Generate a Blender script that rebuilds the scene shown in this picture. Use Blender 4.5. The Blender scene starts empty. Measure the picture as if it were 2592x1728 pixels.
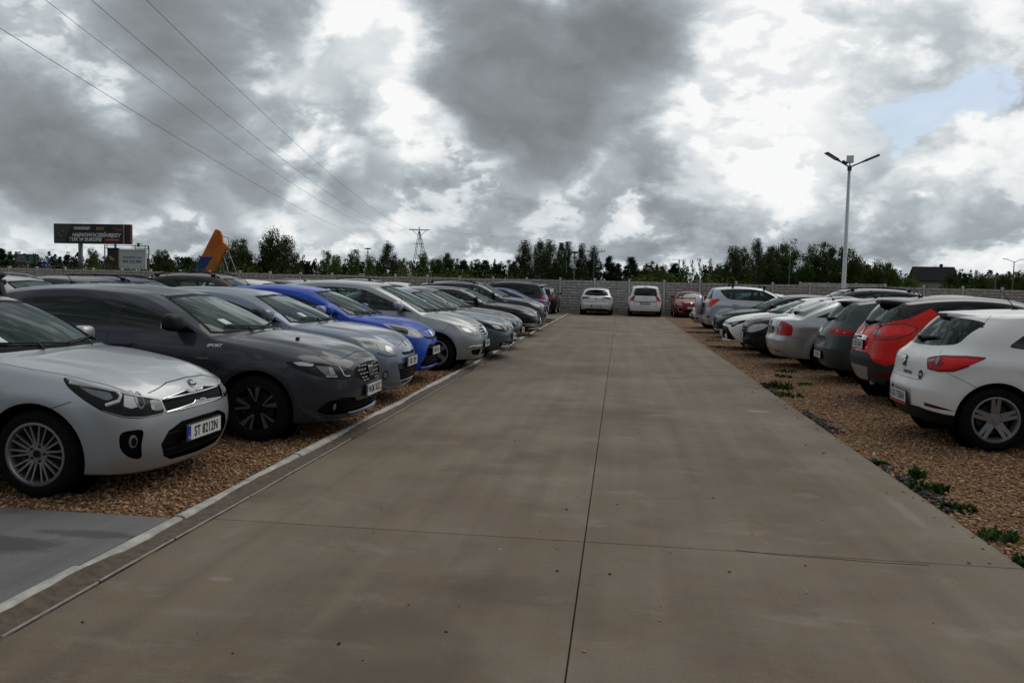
# Car park on a cloudy day: two rows of parked cars either side of a concrete lane.
import bpy, bmesh, math, random
import numpy as np
from mathutils import Vector, Matrix, Euler
from mathutils.bvhtree import BVHTree
from mathutils.geometry import delaunay_2d_cdt
from mathutils.interpolate import poly_3d_calc

R = math.radians
SC = bpy.context.scene
COL = SC.collection
rng = random.Random(7)

# ------------------------------------------------------------------ materials
MATS = {}

def new_mat(name):
    m = bpy.data.materials.new(name)
    m.use_nodes = True
    nt = m.node_tree
    for n in list(nt.nodes):
        nt.nodes.remove(n)
    out = nt.nodes.new('ShaderNodeOutputMaterial')
    return m, nt, out

def N(nt, typ, **kw):
    n = nt.nodes.new(typ)
    for k, v in kw.items():
        if k.startswith('i_'):
            n.inputs[k[2:].replace('_', ' ')].default_value = v
        else:
            setattr(n, k, v)
    return n

def L(nt, a, b):
    nt.links.new(a, b)

def rgb(c, a=1.0):
    return (c[0], c[1], c[2], a)

def plain(name, col, rough=0.6, metal=0.0, coat=0.0, spec=0.5, emit=None, estr=0.0, var=0.0, vscale=8.0):
    if name in MATS:
        return MATS[name]
    m, nt, out = new_mat(name)
    p = N(nt, 'ShaderNodeBsdfPrincipled')
    p.inputs['Base Color'].default_value = rgb(col)
    p.inputs['Roughness'].default_value = rough
    p.inputs['Metallic'].default_value = metal
    p.inputs['Coat Weight'].default_value = coat
    p.inputs['Coat Roughness'].default_value = 0.04
    p.inputs['Specular IOR Level'].default_value = spec
    if emit:
        p.inputs['Emission Color'].default_value = rgb(emit)
        p.inputs['Emission Strength'].default_value = estr
    if var > 0:
        tc = N(nt, 'ShaderNodeTexCoord')
        nz = N(nt, 'ShaderNodeTexNoise', i_Scale=vscale, i_Detail=5.0, i_Roughness=0.6)
        L(nt, tc.outputs['Object'], nz.inputs['Vector'])
        mx = N(nt, 'ShaderNodeMix', data_type='RGBA', blend_type='MULTIPLY')
        mx.inputs[0].default_value = 1.0
        mr = N(nt, 'ShaderNodeMapRange')
        mr.inputs['From Min'].default_value = 0.3
        mr.inputs['From Max'].default_value = 0.7
        mr.inputs['To Min'].default_value = 1 - var
        mr.inputs['To Max'].default_value = 1 + var
        L(nt, nz.outputs['Fac'], mr.inputs['Value'])
        mx.inputs[6].default_value = rgb(col)
        L(nt, mr.outputs['Result'], mx.inputs[7])
        L(nt, mx.outputs[2], p.inputs['Base Color'])
    L(nt, p.outputs[0], out.inputs[0])
    MATS[name] = m
    return m

def paint(name, col, metal=0.5, rough=0.36, dust=0.12, coat=.8):
    """Clear-coated car paint, dark lining on the inner side, a thin film of road dust."""
    if name in MATS:
        return MATS[name]
    m, nt, out = new_mat(name)
    tc = N(nt, 'ShaderNodeTexCoord')
    nz = N(nt, 'ShaderNodeTexNoise', i_Scale=2.3, i_Detail=8.0, i_Roughness=0.65)
    L(nt, tc.outputs['Object'], nz.inputs['Vector'])
    sp = N(nt, 'ShaderNodeSeparateXYZ')
    L(nt, tc.outputs['Object'], sp.inputs[0])
    low = N(nt, 'ShaderNodeMapRange')            # dust thrown up along the sills
    low.inputs['From Min'].default_value = 0.55
    low.inputs['From Max'].default_value = 0.15
    low.inputs['To Min'].default_value = 0.25
    low.inputs['To Max'].default_value = 1.0
    L(nt, sp.outputs['Z'], low.inputs['Value'])
    mu = N(nt, 'ShaderNodeMath', operation='MULTIPLY')
    L(nt, nz.outputs['Fac'], mu.inputs[0])
    L(nt, low.outputs[0], mu.inputs[1])
    mu2 = N(nt, 'ShaderNodeMath', operation='MULTIPLY')
    L(nt, mu.outputs[0], mu2.inputs[0])
    mu2.inputs[1].default_value = dust * 2.0
    p = N(nt, 'ShaderNodeBsdfPrincipled')
    p.inputs['Metallic'].default_value = metal
    p.inputs['Coat Weight'].default_value = coat
    p.inputs['Coat IOR'].default_value = 1.4
    p.inputs['Specular IOR Level'].default_value = .1
    mixc = N(nt, 'ShaderNodeMix', data_type='RGBA')
    mixc.inputs[6].default_value = rgb(col)
    mixc.inputs[7].default_value = (0.16, 0.13, 0.10, 1)
    L(nt, mu2.outputs[0], mixc.inputs[0])
    L(nt, mixc.outputs[2], p.inputs['Base Color'])
    cr = N(nt, 'ShaderNodeMapRange')
    cr.inputs['From Min'].default_value = 0.0
    cr.inputs['From Max'].default_value = 0.3
    cr.inputs['To Min'].default_value = 0.03
    cr.inputs['To Max'].default_value = 0.22
    L(nt, mu2.outputs[0], cr.inputs['Value'])
    L(nt, cr.outputs[0], p.inputs['Coat Roughness'])
    p.inputs['Roughness'].default_value = rough
    d = N(nt, 'ShaderNodeBsdfDiffuse')
    d.inputs['Color'].default_value = (0.035, 0.035, 0.036, 1)
    g = N(nt, 'ShaderNodeNewGeometry')
    ms = N(nt, 'ShaderNodeMixShader')
    L(nt, g.outputs['Backfacing'], ms.inputs[0])
    L(nt, p.outputs[0], ms.inputs[1])
    L(nt, d.outputs[0], ms.inputs[2])
    L(nt, ms.outputs[0], out.inputs[0])
    MATS[name] = m
    return m

def glass(name, tint, refl=1.0):
    """Thin tinted pane: see-through with a Fresnel mirror on top."""
    if name in MATS:
        return MATS[name]
    m, nt, out = new_mat(name)
    t = N(nt, 'ShaderNodeBsdfTransparent')
    t.inputs['Color'].default_value = rgb(tint)
    g = N(nt, 'ShaderNodeBsdfGlossy')
    g.inputs['Roughness'].default_value = 0.015
    g.inputs['Color'].default_value = (refl * 0.72, refl * .82, refl * 0.80, 1)
    f = N(nt, 'ShaderNodeFresnel', i_IOR=1.46)
    ms = N(nt, 'ShaderNodeMixShader')
    L(nt, f.outputs[0], ms.inputs[0])
    L(nt, t.outputs[0], ms.inputs[1])
    L(nt, g.outputs[0], ms.inputs[2])
    L(nt, ms.outputs[0], out.inputs[0])
    MATS[name] = m
    return m

def init_mats():
    plain('black_plastic', (0.009, 0.009, 0.010), 0.5, spec=.22, var=0.2, vscale=30)
    plain('grey_plastic', (0.026, 0.027, 0.030), 0.6, spec=.25, var=0.15, vscale=30)
    plain('gloss_black', (0.004, 0.004, 0.005), 0.12, spec=.35)
    plain('frit', (0.003, 0.003, 0.0035), 0.5, spec=.08)
    plain('grille_black', (0.003, 0.003, 0.0035), 0.6, spec=.12)
    plain('seam', (0.004, 0.004, 0.004), 0.8)
    plain('chrome', (0.72, 0.73, 0.75), 0.09, 1.0)
    plain('lamp_chrome', (0.36, 0.375, 0.39), 0.3, 0.9)
    plain('lamp_grey', (0.10, 0.107, 0.115), 0.25, 0.5, coat=.3)
    plain('lamp_dark', (0.007, 0.008, 0.009), 0.2, 0.0, spec=.18)
    plain('lamp_white', (0.42, 0.44, 0.45), 0.35, 0.0, spec=.3)
    plain('lamp_clear', (0.23, 0.24, 0.235), 0.3, 0.25, spec=.4)
    plain('lamp_red', (0.36, 0.004, 0.006), 0.2, 0.0, spec=.35)
    plain('lamp_red_dark', (0.13, 0.002, 0.004), 0.25, 0.0, spec=.3)
    plain('lamp_red_bright', (0.70, 0.012, 0.010), 0.2, 0.0, spec=.35)
    plain('lamp_amber', (0.55, 0.2, 0.05), 0.2, coat=1.0)
    plain('rubber', (0.0065, 0.0065, 0.0068), 0.85, spec=.12, var=0.35, vscale=14)
    plain('rim_silver', (0.36, 0.37, 0.38), 0.32, 0.75)
    plain('rim_grey', (0.29, 0.295, 0.30), 0.36, 0.75)
    plain('rim_dark', (0.006, 0.006, 0.007), 0.4, 0.0, spec=.2)
    plain('rim_face', (0.30, 0.285, 0.28), 0.3, 0.85)
    plain('brake', (0.03, 0.028, 0.026), 0.5, 0.6)
    plain('well', (0.002, 0.002, 0.002), 0.95, spec=.0)
    plain('seat_dark', (0.014, 0.015, 0.016), 0.9, spec=.1)
    plain('seat_grey', (0.06, 0.06, 0.062), 0.85)
    plain('dash', (0.010, 0.011, 0.011), 0.8, spec=.15)
    plain('plate_white', (0.62, 0.62, 0.60), 0.4)
    plain('plate_blue', (0.01, 0.03, 0.30), 0.4)
    plain('plate_red', (0.42, 0.02, 0.02), 0.4)
    plain('ink', (0.008, 0.008, 0.009), 0.5)
    plain('white_ink', (0.6, 0.6, 0.6), 0.4)
    plain('sticker', (0.50, 0.62, 0.56), 0.5)
    plain('rail_silver', (0.42, 0.43, 0.44), 0.3, 0.7)
    glass('glass_clear', (0.58, 0.72, 0.68))
    glass('glass_tint', (0.24, 0.34, 0.33))
    glass('glass_dark', (0.040, 0.046, 0.050))

# ------------------------------------------------------------------ objects
def link_mesh(name, me, mat=None, parent=None):
    o = bpy.data.objects.new(name, me)
    COL.objects.link(o)
    if mat is not None and not me.materials:
        me.materials.append(mat if not isinstance(mat, str) else MATS[mat])
    if parent is not None:
        o.parent = parent
    return o

def mesh_from(name, verts, faces, smooth=False, normals=None):
    me = bpy.data.meshes.new(name)
    me.from_pydata([tuple(v) for v in verts], [], [tuple(f) for f in faces])
    if smooth:
        me.polygons.foreach_set('use_smooth', [True] * len(me.polygons))
    me.update()
    if normals is not None:
        at = me.attributes.new('custom_normal', 'FLOAT_VECTOR', 'POINT')
        at.data.foreach_set('vector', [c for n in normals for c in n])
        me.update()
    return me

def empty(name, loc=(0, 0, 0), rz=0.0):
    o = bpy.data.objects.new(name, None)
    o.empty_display_size = 0.3
    COL.objects.link(o)
    o.location = loc
    o.rotation_euler = (0, 0, rz)
    return o

def tag(o, label=None, cat=None, group=None, kind=None):
    if label: o['label'] = label
    if cat: o['category'] = cat
    if group: o['group'] = group
    if kind: o['kind'] = kind
    return o

class MB:
    """Collects shapes for one mesh."""
    def __init__(s):
        s.v = []; s.f = []; s.mi = []; s.cur = 0
    def add(s, vs, fs):
        b = len(s.v)
        s.v.extend([Vector(v) for v in vs])
        for f in fs:
            s.f.append([b + i for i in f]); s.mi.append(s.cur)
        return s
    def box(s, c, size, rot=None, taper=1.0):
        x, y, z = size[0] / 2, size[1] / 2, size[2] / 2
        vs = [Vector((sx * x * (taper if sz > 0 else 1), sy * y * (taper if sz > 0 else 1), sz * z)) for sz in (-1, 1) for sy in (-1, 1) for sx in (-1, 1)]
        if rot is not None:
            M = Euler(rot).to_matrix() if not isinstance(rot, Matrix) else rot
            vs = [M @ v for v in vs]
        vs = [v + Vector(c) for v in vs]
        return s.add(vs, [(0, 2, 3, 1), (4, 5, 7, 6), (0, 1, 5, 4), (2, 6, 7, 3), (0, 4, 6, 2), (1, 3, 7, 5)])
    def bar(s, a, b, w, h=None, up=(0, 0, 1)):
        a = Vector(a); b = Vector(b); h = h or w
        d = (b - a); ln = d.length
        if ln < 1e-6: return s
        d.normalize(); u = Vector(up)
        if abs(d.dot(u)) > 0.98: u = Vector((1, 0, 0))
        sx = d.cross(u).normalized(); sz = sx.cross(d).normalized()
        vs = []
        for p in (a, b):
            for q, r in ((-1, -1), (1, -1), (1, 1), (-1, 1)):
                vs.append(p + sx * (q * w / 2) + sz * (r * h / 2))
        return s.add(vs, [(0, 1, 2, 3), (7, 6, 5, 4), (0, 4, 5, 1), (1, 5, 6, 2), (2, 6, 7, 3), (3, 7, 4, 0)])
    def tube(s, pts, r, n=8, r2=None, caps=True):
        pts = [Vector(p) for p in pts]
        m = len(pts)
        rings = []
        for i, p in enumerate(pts):
            d = (pts[min(i + 1, m - 1)] - pts[max(i - 1, 0)]).normalized()
            u = Vector((0, 0, 1)) if abs(d.z) < 0.95 else Vector((1, 0, 0))
            sx = d.cross(u).normalized(); sy = sx.cross(d).normalized()
            if isinstance(r, (list, tuple)): rr = r[i]
            else: rr = r if r2 is None else r + (r2 - r) * i / (m - 1)
            rings.append([p + sx * (math.cos(2 * math.pi * k / n) * rr) + sy * (math.sin(2 * math.pi * k / n) * rr) for k in range(n)])
        vs = [v for rg in rings for v in rg]
        fs = []
        for i in range(m - 1):
            for k in range(n):
                k2 = (k + 1) % n
                fs.append((i * n + k, i * n + k2, (i + 1) * n + k2, (i + 1) * n + k))
        if caps:
            fs.append(tuple(range(n))[::-1]); fs.append(tuple((m - 1) * n + k for k in range(n)))
        return s.add(vs, fs)
    def lathe(s, prof, n=32, axis='y', c=(0, 0, 0), closed=False):
        """prof: (radius, offset along axis)"""
        c = Vector(c); vs = []; fs = []
        m = len(prof)
        for k in range(n):
            a = 2 * math.pi * k / n; ca, sa = math.cos(a), math.sin(a)
            for r, t in prof:
                if axis == 'y': vs.append(c + Vector((r * ca, t, r * sa)))
                elif axis == 'x': vs.append(c + Vector((t, r * ca, r * sa)))
                else: vs.append(c + Vector((r * ca, r * sa, t)))
        for k in range(n):
            k2 = (k + 1) % n
            for i in range(m - 1 if not closed else m):
                i2 = (i + 1) % m
                fs.append((k * m + i, k * m + i2, k2 * m + i2, k2 * m + i))
        return s.add(vs, fs)
    def prism(s, poly, a, b):
        """poly: list of 3D points, extruded by vector b-a"""
        a = Vector(a); b = Vector(b); n = len(poly)
        vs = [Vector(p) + a for p in poly] + [Vector(p) + b for p in poly]
        fs = [tuple(range(n))[::-1], tuple(range(n, 2 * n))]
        for i in range(n):
            j = (i + 1) % n
            fs.append((i, j, n + j, n + i))
        return s.add(vs, fs)
    def mesh(s, name, smooth=False, mats=None):
        me = mesh_from(name, s.v, s.f, smooth)
        if mats:
            for m in mats: me.materials.append(MATS[m] if isinstance(m, str) else m)
            me.polygons.foreach_set('material_index', s.mi)
        bm = bmesh.new(); bm.from_mesh(me)
        bmesh.ops.recalc_face_normals(bm, faces=bm.faces)
        bm.to_mesh(me); bm.free()
        return me
    def build(s, name, mat=None, parent=None, smooth=False, bevel=0, sub=0, auto=None):
        mats = None
        if isinstance(mat, list): mats = mat; mat = None
        me = s.mesh(name, smooth, mats)
        if bevel:
            bm = bmesh.new(); bm.from_mesh(me)
            bmesh.ops.remove_doubles(bm, verts=bm.verts, dist=1e-5)
            ed = [e for e in bm.edges if len(e.link_faces) == 2 and e.calc_face_angle(0) > R(28)]
            bmesh.ops.bevel(bm, geom=ed, offset=bevel, segments=2, profile=.5, affect='EDGES', clamp_overlap=True)
            if smooth:
                for f in bm.faces: f.smooth = True
            bm.to_mesh(me); bm.free()
        o = link_mesh(name, me, mat, parent)
        if auto is not None:
            bm = bmesh.new(); bm.from_mesh(me)
            for e in bm.edges:
                if len(e.link_faces) == 2 and e.calc_face_angle(0) > R(auto): e.smooth = False
            for f in bm.faces: f.smooth = True
            bm.to_mesh(me); bm.free()
        return o

def superblob(b, c, size, p=3.4, n=14, m=22):
    """rounded box-like solid"""
    def pw(v, e): return math.copysign(abs(v) ** e, v)
    vs = []; e = 2 / p
    for i in range(1, n):
        th = math.pi * i / n
        for k in range(m):
            ph = 2 * math.pi * k / m
            vs.append(Vector((c[0] + size[0] / 2 * pw(math.sin(th), e) * pw(math.cos(ph), e), c[1] + size[1] / 2 * pw(math.sin(th), e) * pw(math.sin(ph), e), c[2] + size[2] / 2 * pw(math.cos(th), e))))
    fs = [(i * m + k, i * m + (k + 1) % m, (i + 1) * m + (k + 1) % m, (i + 1) * m + k) for i in range(n - 2) for k in range(m)]
    fs.append(tuple(range(m))); fs.append(tuple((n - 2) * m + k for k in range(m)))
    b.add(vs, fs)

TEXT_CACHE = {}
def text_mesh(txt, size=1.0, bold=0.0, shear=0.0, ext=0.0, sx=1.0, align='CENTER', space=1.0):
    key = (txt, size, bold, shear, ext, sx, align, space)
    if key in TEXT_CACHE: return TEXT_CACHE[key]
    cu = bpy.data.curves.new('t', 'FONT')
    cu.body = txt; cu.size = size; cu.offset = bold; cu.shear = shear; cu.extrude = ext
    cu.align_x = align; cu.align_y = 'CENTER'; cu.resolution_u = 3; cu.space_character = space
    o = bpy.data.objects.new('t', cu); COL.objects.link(o)
    dg = bpy.context.evaluated_depsgraph_get()
    me = bpy.data.meshes.new_from_object(o.evaluated_get(dg))
    bpy.data.objects.remove(o); bpy.data.curves.remove(cu)
    if sx != 1.0:
        me.transform(Matrix.Diagonal((sx, 1, 1, 1)))
    TEXT_CACHE[key] = me
    return me

def chaikin(p, n=2, keep=()):
    for _ in range(n):
        q = []
        m = len(p)
        for i in range(m):
            a, b = p[i], p[(i + 1) % m]
            q.append((a[0] * .75 + b[0] * .25, a[1] * .75 + b[1] * .25))
            q.append((a[0] * .25 + b[0] * .75, a[1] * .25 + b[1] * .75))
        p = q
    return p

def rnd(p, r=0.03, n=3):
    """round the corners of a polygon with radius-like distance r"""
    out = []
    m = len(p)
    for i in range(m):
        a = Vector(p[i - 1]); b = Vector(p[i]); c = Vector(p[(i + 1) % m])
        da = min(r, (a - b).length * .45); dc = min(r, (c - b).length * .45)
        s = b + (a - b).normalized() * da; e = b + (c - b).normalized() * dc
        for k in range(n + 1):
            t = k / n
            q = s * (1 - t) ** 2 + b * 2 * t * (1 - t) + e * t * t
            out.append((q.x, q.y))
    return out

def poly_area(p):
    return sum(p[i][0] * p[(i + 1) % len(p)][1] - p[(i + 1) % len(p)][0] * p[i][1] for i in range(len(p))) / 2

def inset(p, d):
    if poly_area(p) < 0: p = p[::-1]
    out = []
    m = len(p)
    for i in range(m):
        a = Vector(p[i - 1]); b = Vector(p[i]); c = Vector(p[(i + 1) % m])
        e1 = (b - a); e2 = (c - b)
        if e1.length < 1e-7 or e2.length < 1e-7:
            continue
        n1 = Vector((-e1.y, e1.x)).normalized(); n2 = Vector((-e2.y, e2.x)).normalized()
        n = (n1 + n2)
        if n.length < 1e-5: continue
        n.normalize(); k = max(0.4, n.dot(n1))
        q = b + n * (d / k)
        out.append((q.x, q.y))
    return out

def clip(p, a, n):
    """keep the part of polygon p where (x-a).n >= 0"""
    out = []
    m = len(p)
    for i in range(m):
        P, Q = Vector(p[i]), Vector(p[(i + 1) % m])
        dp, dq = (P - Vector(a)).dot(Vector(n)), (Q - Vector(a)).dot(Vector(n))
        if dp >= 0: out.append((P.x, P.y))
        if (dp >= 0) != (dq >= 0):
            t = dp / (dp - dq); X = P + (Q - P) * t
            out.append((X.x, X.y))
    return out

def lerp(a, b, t):
    return a + (b - a) * t

def interp(x, pts):
    if x <= pts[0][0]: return pts[0][1]
    for (x0, y0), (x1, y1) in zip(pts, pts[1:]):
        if x <= x1:
            return y0 + (y1 - y0) * (x - x0) / (x1 - x0) if x1 > x0 else y1
    return pts[-1][1]
# ------------------------------------------------------------------ cars
class Surf:
    """Polygon surface whose faces carry a tag; charts cut exact outlines into it."""
    def __init__(s, verts, norms, faces):
        s.v = verts; s.n = norms; s.f = [(tuple(f), 'body') for f in faces]
    def chart(s, proj, ok, regions):
        if not regions: return
        P = {}
        cand, rest = [], []
        bb = [(min(p[0] for p in r[1]), max(p[0] for p in r[1]), min(p[1] for p in r[1]), max(p[1] for p in r[1])) for r in regions]
        x0 = min(b[0] for b in bb) - .06; x1 = max(b[1] for b in bb) + .06
        y0 = min(b[2] for b in bb) - .06; y1 = max(b[3] for b in bb) + .06
        for f, t in s.f:
            c = sum((s.v[i] for i in f), Vector()) / len(f)
            n = (s.v[f[1]] - s.v[f[0]]).cross(s.v[f[2]] - s.v[f[0]])
            if len(f) > 3: n = n + (s.v[f[2]] - s.v[f[0]]).cross(s.v[f[3]] - s.v[f[0]])
            if n.length < 1e-12 or not ok(c, n.normalized()):
                rest.append((f, t)); continue
            q = proj(c)
            if not (x0 < q[0] < x1 and y0 < q[1] < y1):
                rest.append((f, t)); continue
            cand.append((f, t))
        if not cand: return
        idx = {}; pts = []; back = []
        for f, t in cand:
            for i in f:
                if i not in idx:
                    idx[i] = len(pts); pts.append(Vector(proj(s.v[i]))); back.append(i)
        faces = [[idx[i] for i in f] for f, t in cand]
        for fi in range(len(faces)):
            ar = poly_area([pts[i] for i in faces[fi]])
            if ar < 0: faces[fi] = faces[fi][::-1]
        nb = len(faces)
        for tg, poly in regions:
            q = poly if poly_area(poly) > 0 else poly[::-1]
            b = len(pts)
            pts.extend(Vector(p) for p in q)
            faces.append(list(range(b, b + len(q))))
        ov, oe, of, o_v, o_e, o_f = delaunay_2d_cdt(pts, [], faces, 3, 1e-6)
        vmap = {}
        nc = len(back)
        out = []
        flip = None
        for fi, f in enumerate(of):
            src = [k for k in o_f[fi] if k < nb]
            if not src: continue
            regs = [k - nb for k in o_f[fi] if k >= nb]
            tg = regions[max(regs)][0] if regs else cand[src[0]][1]
            sf = faces[src[0]]
            nf = []
            for i in f:
                if i not in vmap:
                    og = [k for k in o_v[i] if k < nc]
                    if og: vmap[i] = back[og[0]]
                    else:
                        p = ov[i]
                        w = poly_3d_calc([Vector((pts[k].x, pts[k].y, 0)) for k in sf], Vector((p.x, p.y, 0)))
                        pos = Vector(); nn = Vector()
                        for k, ww in zip(sf, w):
                            pos += s.v[back[k]] * ww; nn += s.n[back[k]] * ww
                        vmap[i] = len(s.v); s.v.append(pos); s.n.append(nn.normalized())
                nf.append(vmap[i])
            if len(set(nf)) < 3: continue
            # keep the outward direction of the source face
            a = Vector()
            for k in range(1, len(nf) - 1):
                a += (s.v[nf[k]] - s.v[nf[0]]).cross(s.v[nf[k + 1]] - s.v[nf[0]])
            if a.dot(s.n[nf[0]] + s.n[nf[1]] + s.n[nf[2]]) < 0: nf = nf[::-1]
            out.append((tuple(nf), tg))
        s.f = rest + out

DEF = dict(
    fset=.26, rset=.20, wk=[.91, .965, .99, 1.0, .985, .93], crease=1.0, fr=[0, .17, .42, .67, .87, 1],
    plan_f=.90, plan_f1=.975, plan_r=.90, plan_r1=.985, tum=.70, bul=.03, rdrop=.065, ws=.26, rw_set=.10,
    zbot=[(0, .24), (.7, .19), (3.2, .19), (5, .26)], notch=False, cf=[0, .2, .42, .66, .87, 1], lod=2,
    cr_a=.8, cr_roof=.5, cr_hood=.35, cr_rear=.35, cr_belt=.0, flare=.012, arch=.055, mirror='body', panes=True,
    glass_f='glass_clear', glass_s='glass_clear', glass_r='glass_tint', handles=True, seats='seat_dark', rim='five', rimmat='rim_silver',
    cr_nose=.3, ant=None, spoiler=None, wiper_r=True, frame='gloss_black', hoodseam=True)

class Car:
    def __init__(s, name, **kw):
        S = dict(DEF); S.update(kw); s.S = S; s.name = name
        s.build_surface()
    def X(s, d): return s.S['L'] / 2 - d
    def D(s, x): return s.S['L'] / 2 - x

    def build_surface(s):
        S = s.S; Ln, hw, H = S['L'], S['W'] / 2, S['H']
        F = [0, .5, .84, 1]; SH = [0, .10, .42, 1]; S2 = [0, .12, .5, 1]; SW = [0, .20, .60, 1]
        I, K, K2 = 3, 5, 8
        U = [0, .4, .78, 1]
        fo, wb = S['fo'], S['wb']
        cd = S['cowl'][0]
        aps = cd + S['ws']
        notch = S['notch']
        tail = S['rw'][0] - S['rw_set'] if notch else Ln - S['dR'][5] - S['rset']
        Dl = [0, min(.48, fo * .58), fo + .02, aps]
        cb = 3
        for t in S['cf'][1:]:
            Dl.append(aps + (tail - aps) * t)
        ct = len(Dl) - 1
        if notch:
            Dl += [lerp(tail, Ln - .25, .55), Ln - .2]
        Nn = len(Dl) - 1
        s.cb, s.ct = cb, ct
        rf, rp, rr = S['rf'], S['rp'], S['rr']
        A = np.array([[p[0] ** 2, p[0], 1] for p in (rf, rp, rr)]); co = np.linalg.solve(A, np.array([p[1] for p in (rf, rp, rr)]))
        zr = lambda d: float(co[0] * d * d + co[1] * d + co[2])
        PL = [S['plan_f'], S['plan_f1']] + [1.0] * (Nn - 1)
        PL[Nn] = S['plan_r']; PL[Nn - 1] = S['plan_r1']
        dT = {}
        for j in range(cb, ct + 1):
            t = S['cf'][j - cb]
            dT[j] = lerp(rf[0], rr[0], t)
        offT = lambda j, i: lerp(.10, -S.get('rroof', .06), (j - cb) / (ct - cb)) * SH[i]
        zs = S['zs']; hood = S['hood']
        def side_low(j, k):
            dd = Dl[j] if 0 < j < Nn else (S['fset'] if j == 0 else Ln - S['rset'])
            zb = interp(dd, S['zbot']); zt = interp(dd, zs)
            z = zb + S['fr'][k] * (zt - zb)
            return hw * S['wk'][k] * PL[j], z
        def low(j, i, k):
            y, z = side_low(j, k)
            if j == 0:
                d = S['dF'][k] + S['fset'] * SH[i] * (S.get('fk', [1] * 6)[k])
                if k == K: z = lerp(interp(0, hood), z, S2[i])
                else:
                    zc = S.get('zF')
                    if zc: z = lerp(zc[k], z, S2[i])
            elif j == Nn:
                d = Ln - S['dR'][k] - S['rset'] * SH[i] * (S.get('rk', [1] * 6)[k])
                zc = S.get('zR')
                if zc: z = lerp(zc[k], z, S2[i])
            else:
                d = Dl[j]
                if k == K and i < I:
                    if j <= cb:
                        d = Dl[j] - S['ws'] * (1 - SW[i]) * interp(j, [(0, 0.2), (cb, 1)])
                        z = lerp(interp(d, hood), z, S2[i])
                    elif notch and j >= ct:
                        d = Dl[j] + S['rw_set'] * (1 - SH[i]) * interp(j, [(ct, 1), (Nn, 0)])
                        z = lerp(interp(d, S['deck']), z, S2[i])
            return d, F[i] * y, z
        def roof(j, i):
            dc = dT[j]
            yr = hw * S['tum'] * interp(j, [(cb, .97), (cb + 1, 1), (ct - 1, 1), (ct, S.get('tum_r', .94))])
            return dc + offT(j, i), F[i] * yr, zr(dc) - S['rdrop'] * S2[i]
        def pos(j, i, k):
            if k <= K: return low(j, i, k)
            u = U[k - K]
            b = low(j, i, K); t = roof(j, i)
            if k == K2: return t
            d, y, z = lerp(b[0], t[0], u), lerp(b[1], t[1], u), lerp(b[2], t[2], u)
            bl = math.sin(math.pi * u)
            if i == I: y += S['bul'] * bl
            else: y += S['bul'] * bl * F[i]
            if j == cb: d -= .03 * bl; z += .02 * bl
            if j == ct: d += S.get('rbul', .03) * bl; z += .01 * bl
            return d, y, z
        s.pos = pos
        verts, idx = [], {}
        def V(j, i, k):
            key = (j, i, k)
            if key not in idx:
                d, y, z = pos(j, abs(i), k)
                idx[key] = len(verts)
                verts.append((s.X(d), y * (1 if i >= 0 else -1), z))
            return idx[key]
        faces = []
        def Q(*ks): faces.append([V(*k) for k in ks])
        for i in range(-I, I):
            for k in range(K):
                Q((0, i, k), (0, i + 1, k), (0, i + 1, k + 1), (0, i, k + 1))
                Q((Nn, i, k), (Nn, i, k + 1), (Nn, i + 1, k + 1), (Nn, i + 1, k))
            for j in range(Nn):
                Q((j, i, 0), (j + 1, i, 0), (j + 1, i + 1, 0), (j, i + 1, 0))
                if j < cb or j >= ct:
                    Q((j, i, K), (j, i + 1, K), (j + 1, i + 1, K), (j + 1, i, K))
            for k in range(K, K2):
                Q((cb, i, k), (cb, i + 1, k), (cb, i + 1, k + 1), (cb, i, k + 1))
                Q((ct, i, k), (ct, i, k + 1), (ct, i + 1, k + 1), (ct, i + 1, k))
            for j in range(cb, ct):
                Q((j, i, K2), (j, i + 1, K2), (j + 1, i + 1, K2), (j + 1, i, K2))
        for i in (-I, I):
            for j in range(Nn):
                for k in range(K):
                    Q((j, i, k), (j + 1, i, k), (j + 1, i, k + 1), (j, i, k + 1))
            for j in range(cb, ct):
                for k in range(K, K2):
                    Q((j, i, k), (j + 1, i, k), (j + 1, i, k + 1), (j, i, k + 1))
        cre = {}
        def C(a, b, w):
            if a in idx and b in idx: cre[frozenset((idx[a], idx[b]))] = w
        for i in (-I, I):
            for k in range(K, K2): C((cb, i, k), (cb, i, k + 1), S['cr_a']); C((ct, i, k), (ct, i, k + 1), S['cr_rear'])
            for j in range(cb, ct): C((j, i, K2), (j + 1, i, K2), S['cr_roof'])
            for j in range(cb): C((j, i, K), (j + 1, i, K), S['cr_hood'])
            for j in range(ct, Nn): C((j, i, K), (j + 1, i, K), .4)
            for j in range(Nn): C((j, i, 0), (j + 1, i, 0), .6); C((j, i, 3), (j + 1, i, 3), S['cr_belt'])
            for k in range(K): C((Nn, i, k), (Nn, i, k + 1), S['cr_rear'])
        for i in range(-I, I):
            C((0, i, 0), (0, i + 1, 0), .6); C((Nn, i, 0), (Nn, i + 1, 0), .6)
            C((0, i, K), (0, i + 1, K), S['cr_nose'])
            C((cb, i, K2), (cb, i + 1, K2), .3); C((ct, i, K2), (ct, i + 1, K2), .55)
            C((cb, i, K), (cb, i + 1, K), .7)
            if notch: C((ct, i, K), (ct, i + 1, K), .5); C((Nn, i, K), (Nn, i + 1, K), .5)
            for k, w in S.get('cr_f', []): C((0, i, k), (0, i + 1, k), w)
            for k, w in S.get('cr_r', []): C((Nn, i, k), (Nn, i + 1, k), w)
        me = mesh_from('cage', verts, faces)
        bm = bmesh.new(); bm.from_mesh(me)
        bmesh.ops.recalc_face_normals(bm, faces=bm.faces)
        lay = bm.edges.layers.float.new('crease_edge')
        for e in bm.edges:
            w = cre.get(frozenset((e.verts[0].index, e.verts[1].index)))
            if w: e[lay] = w
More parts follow.
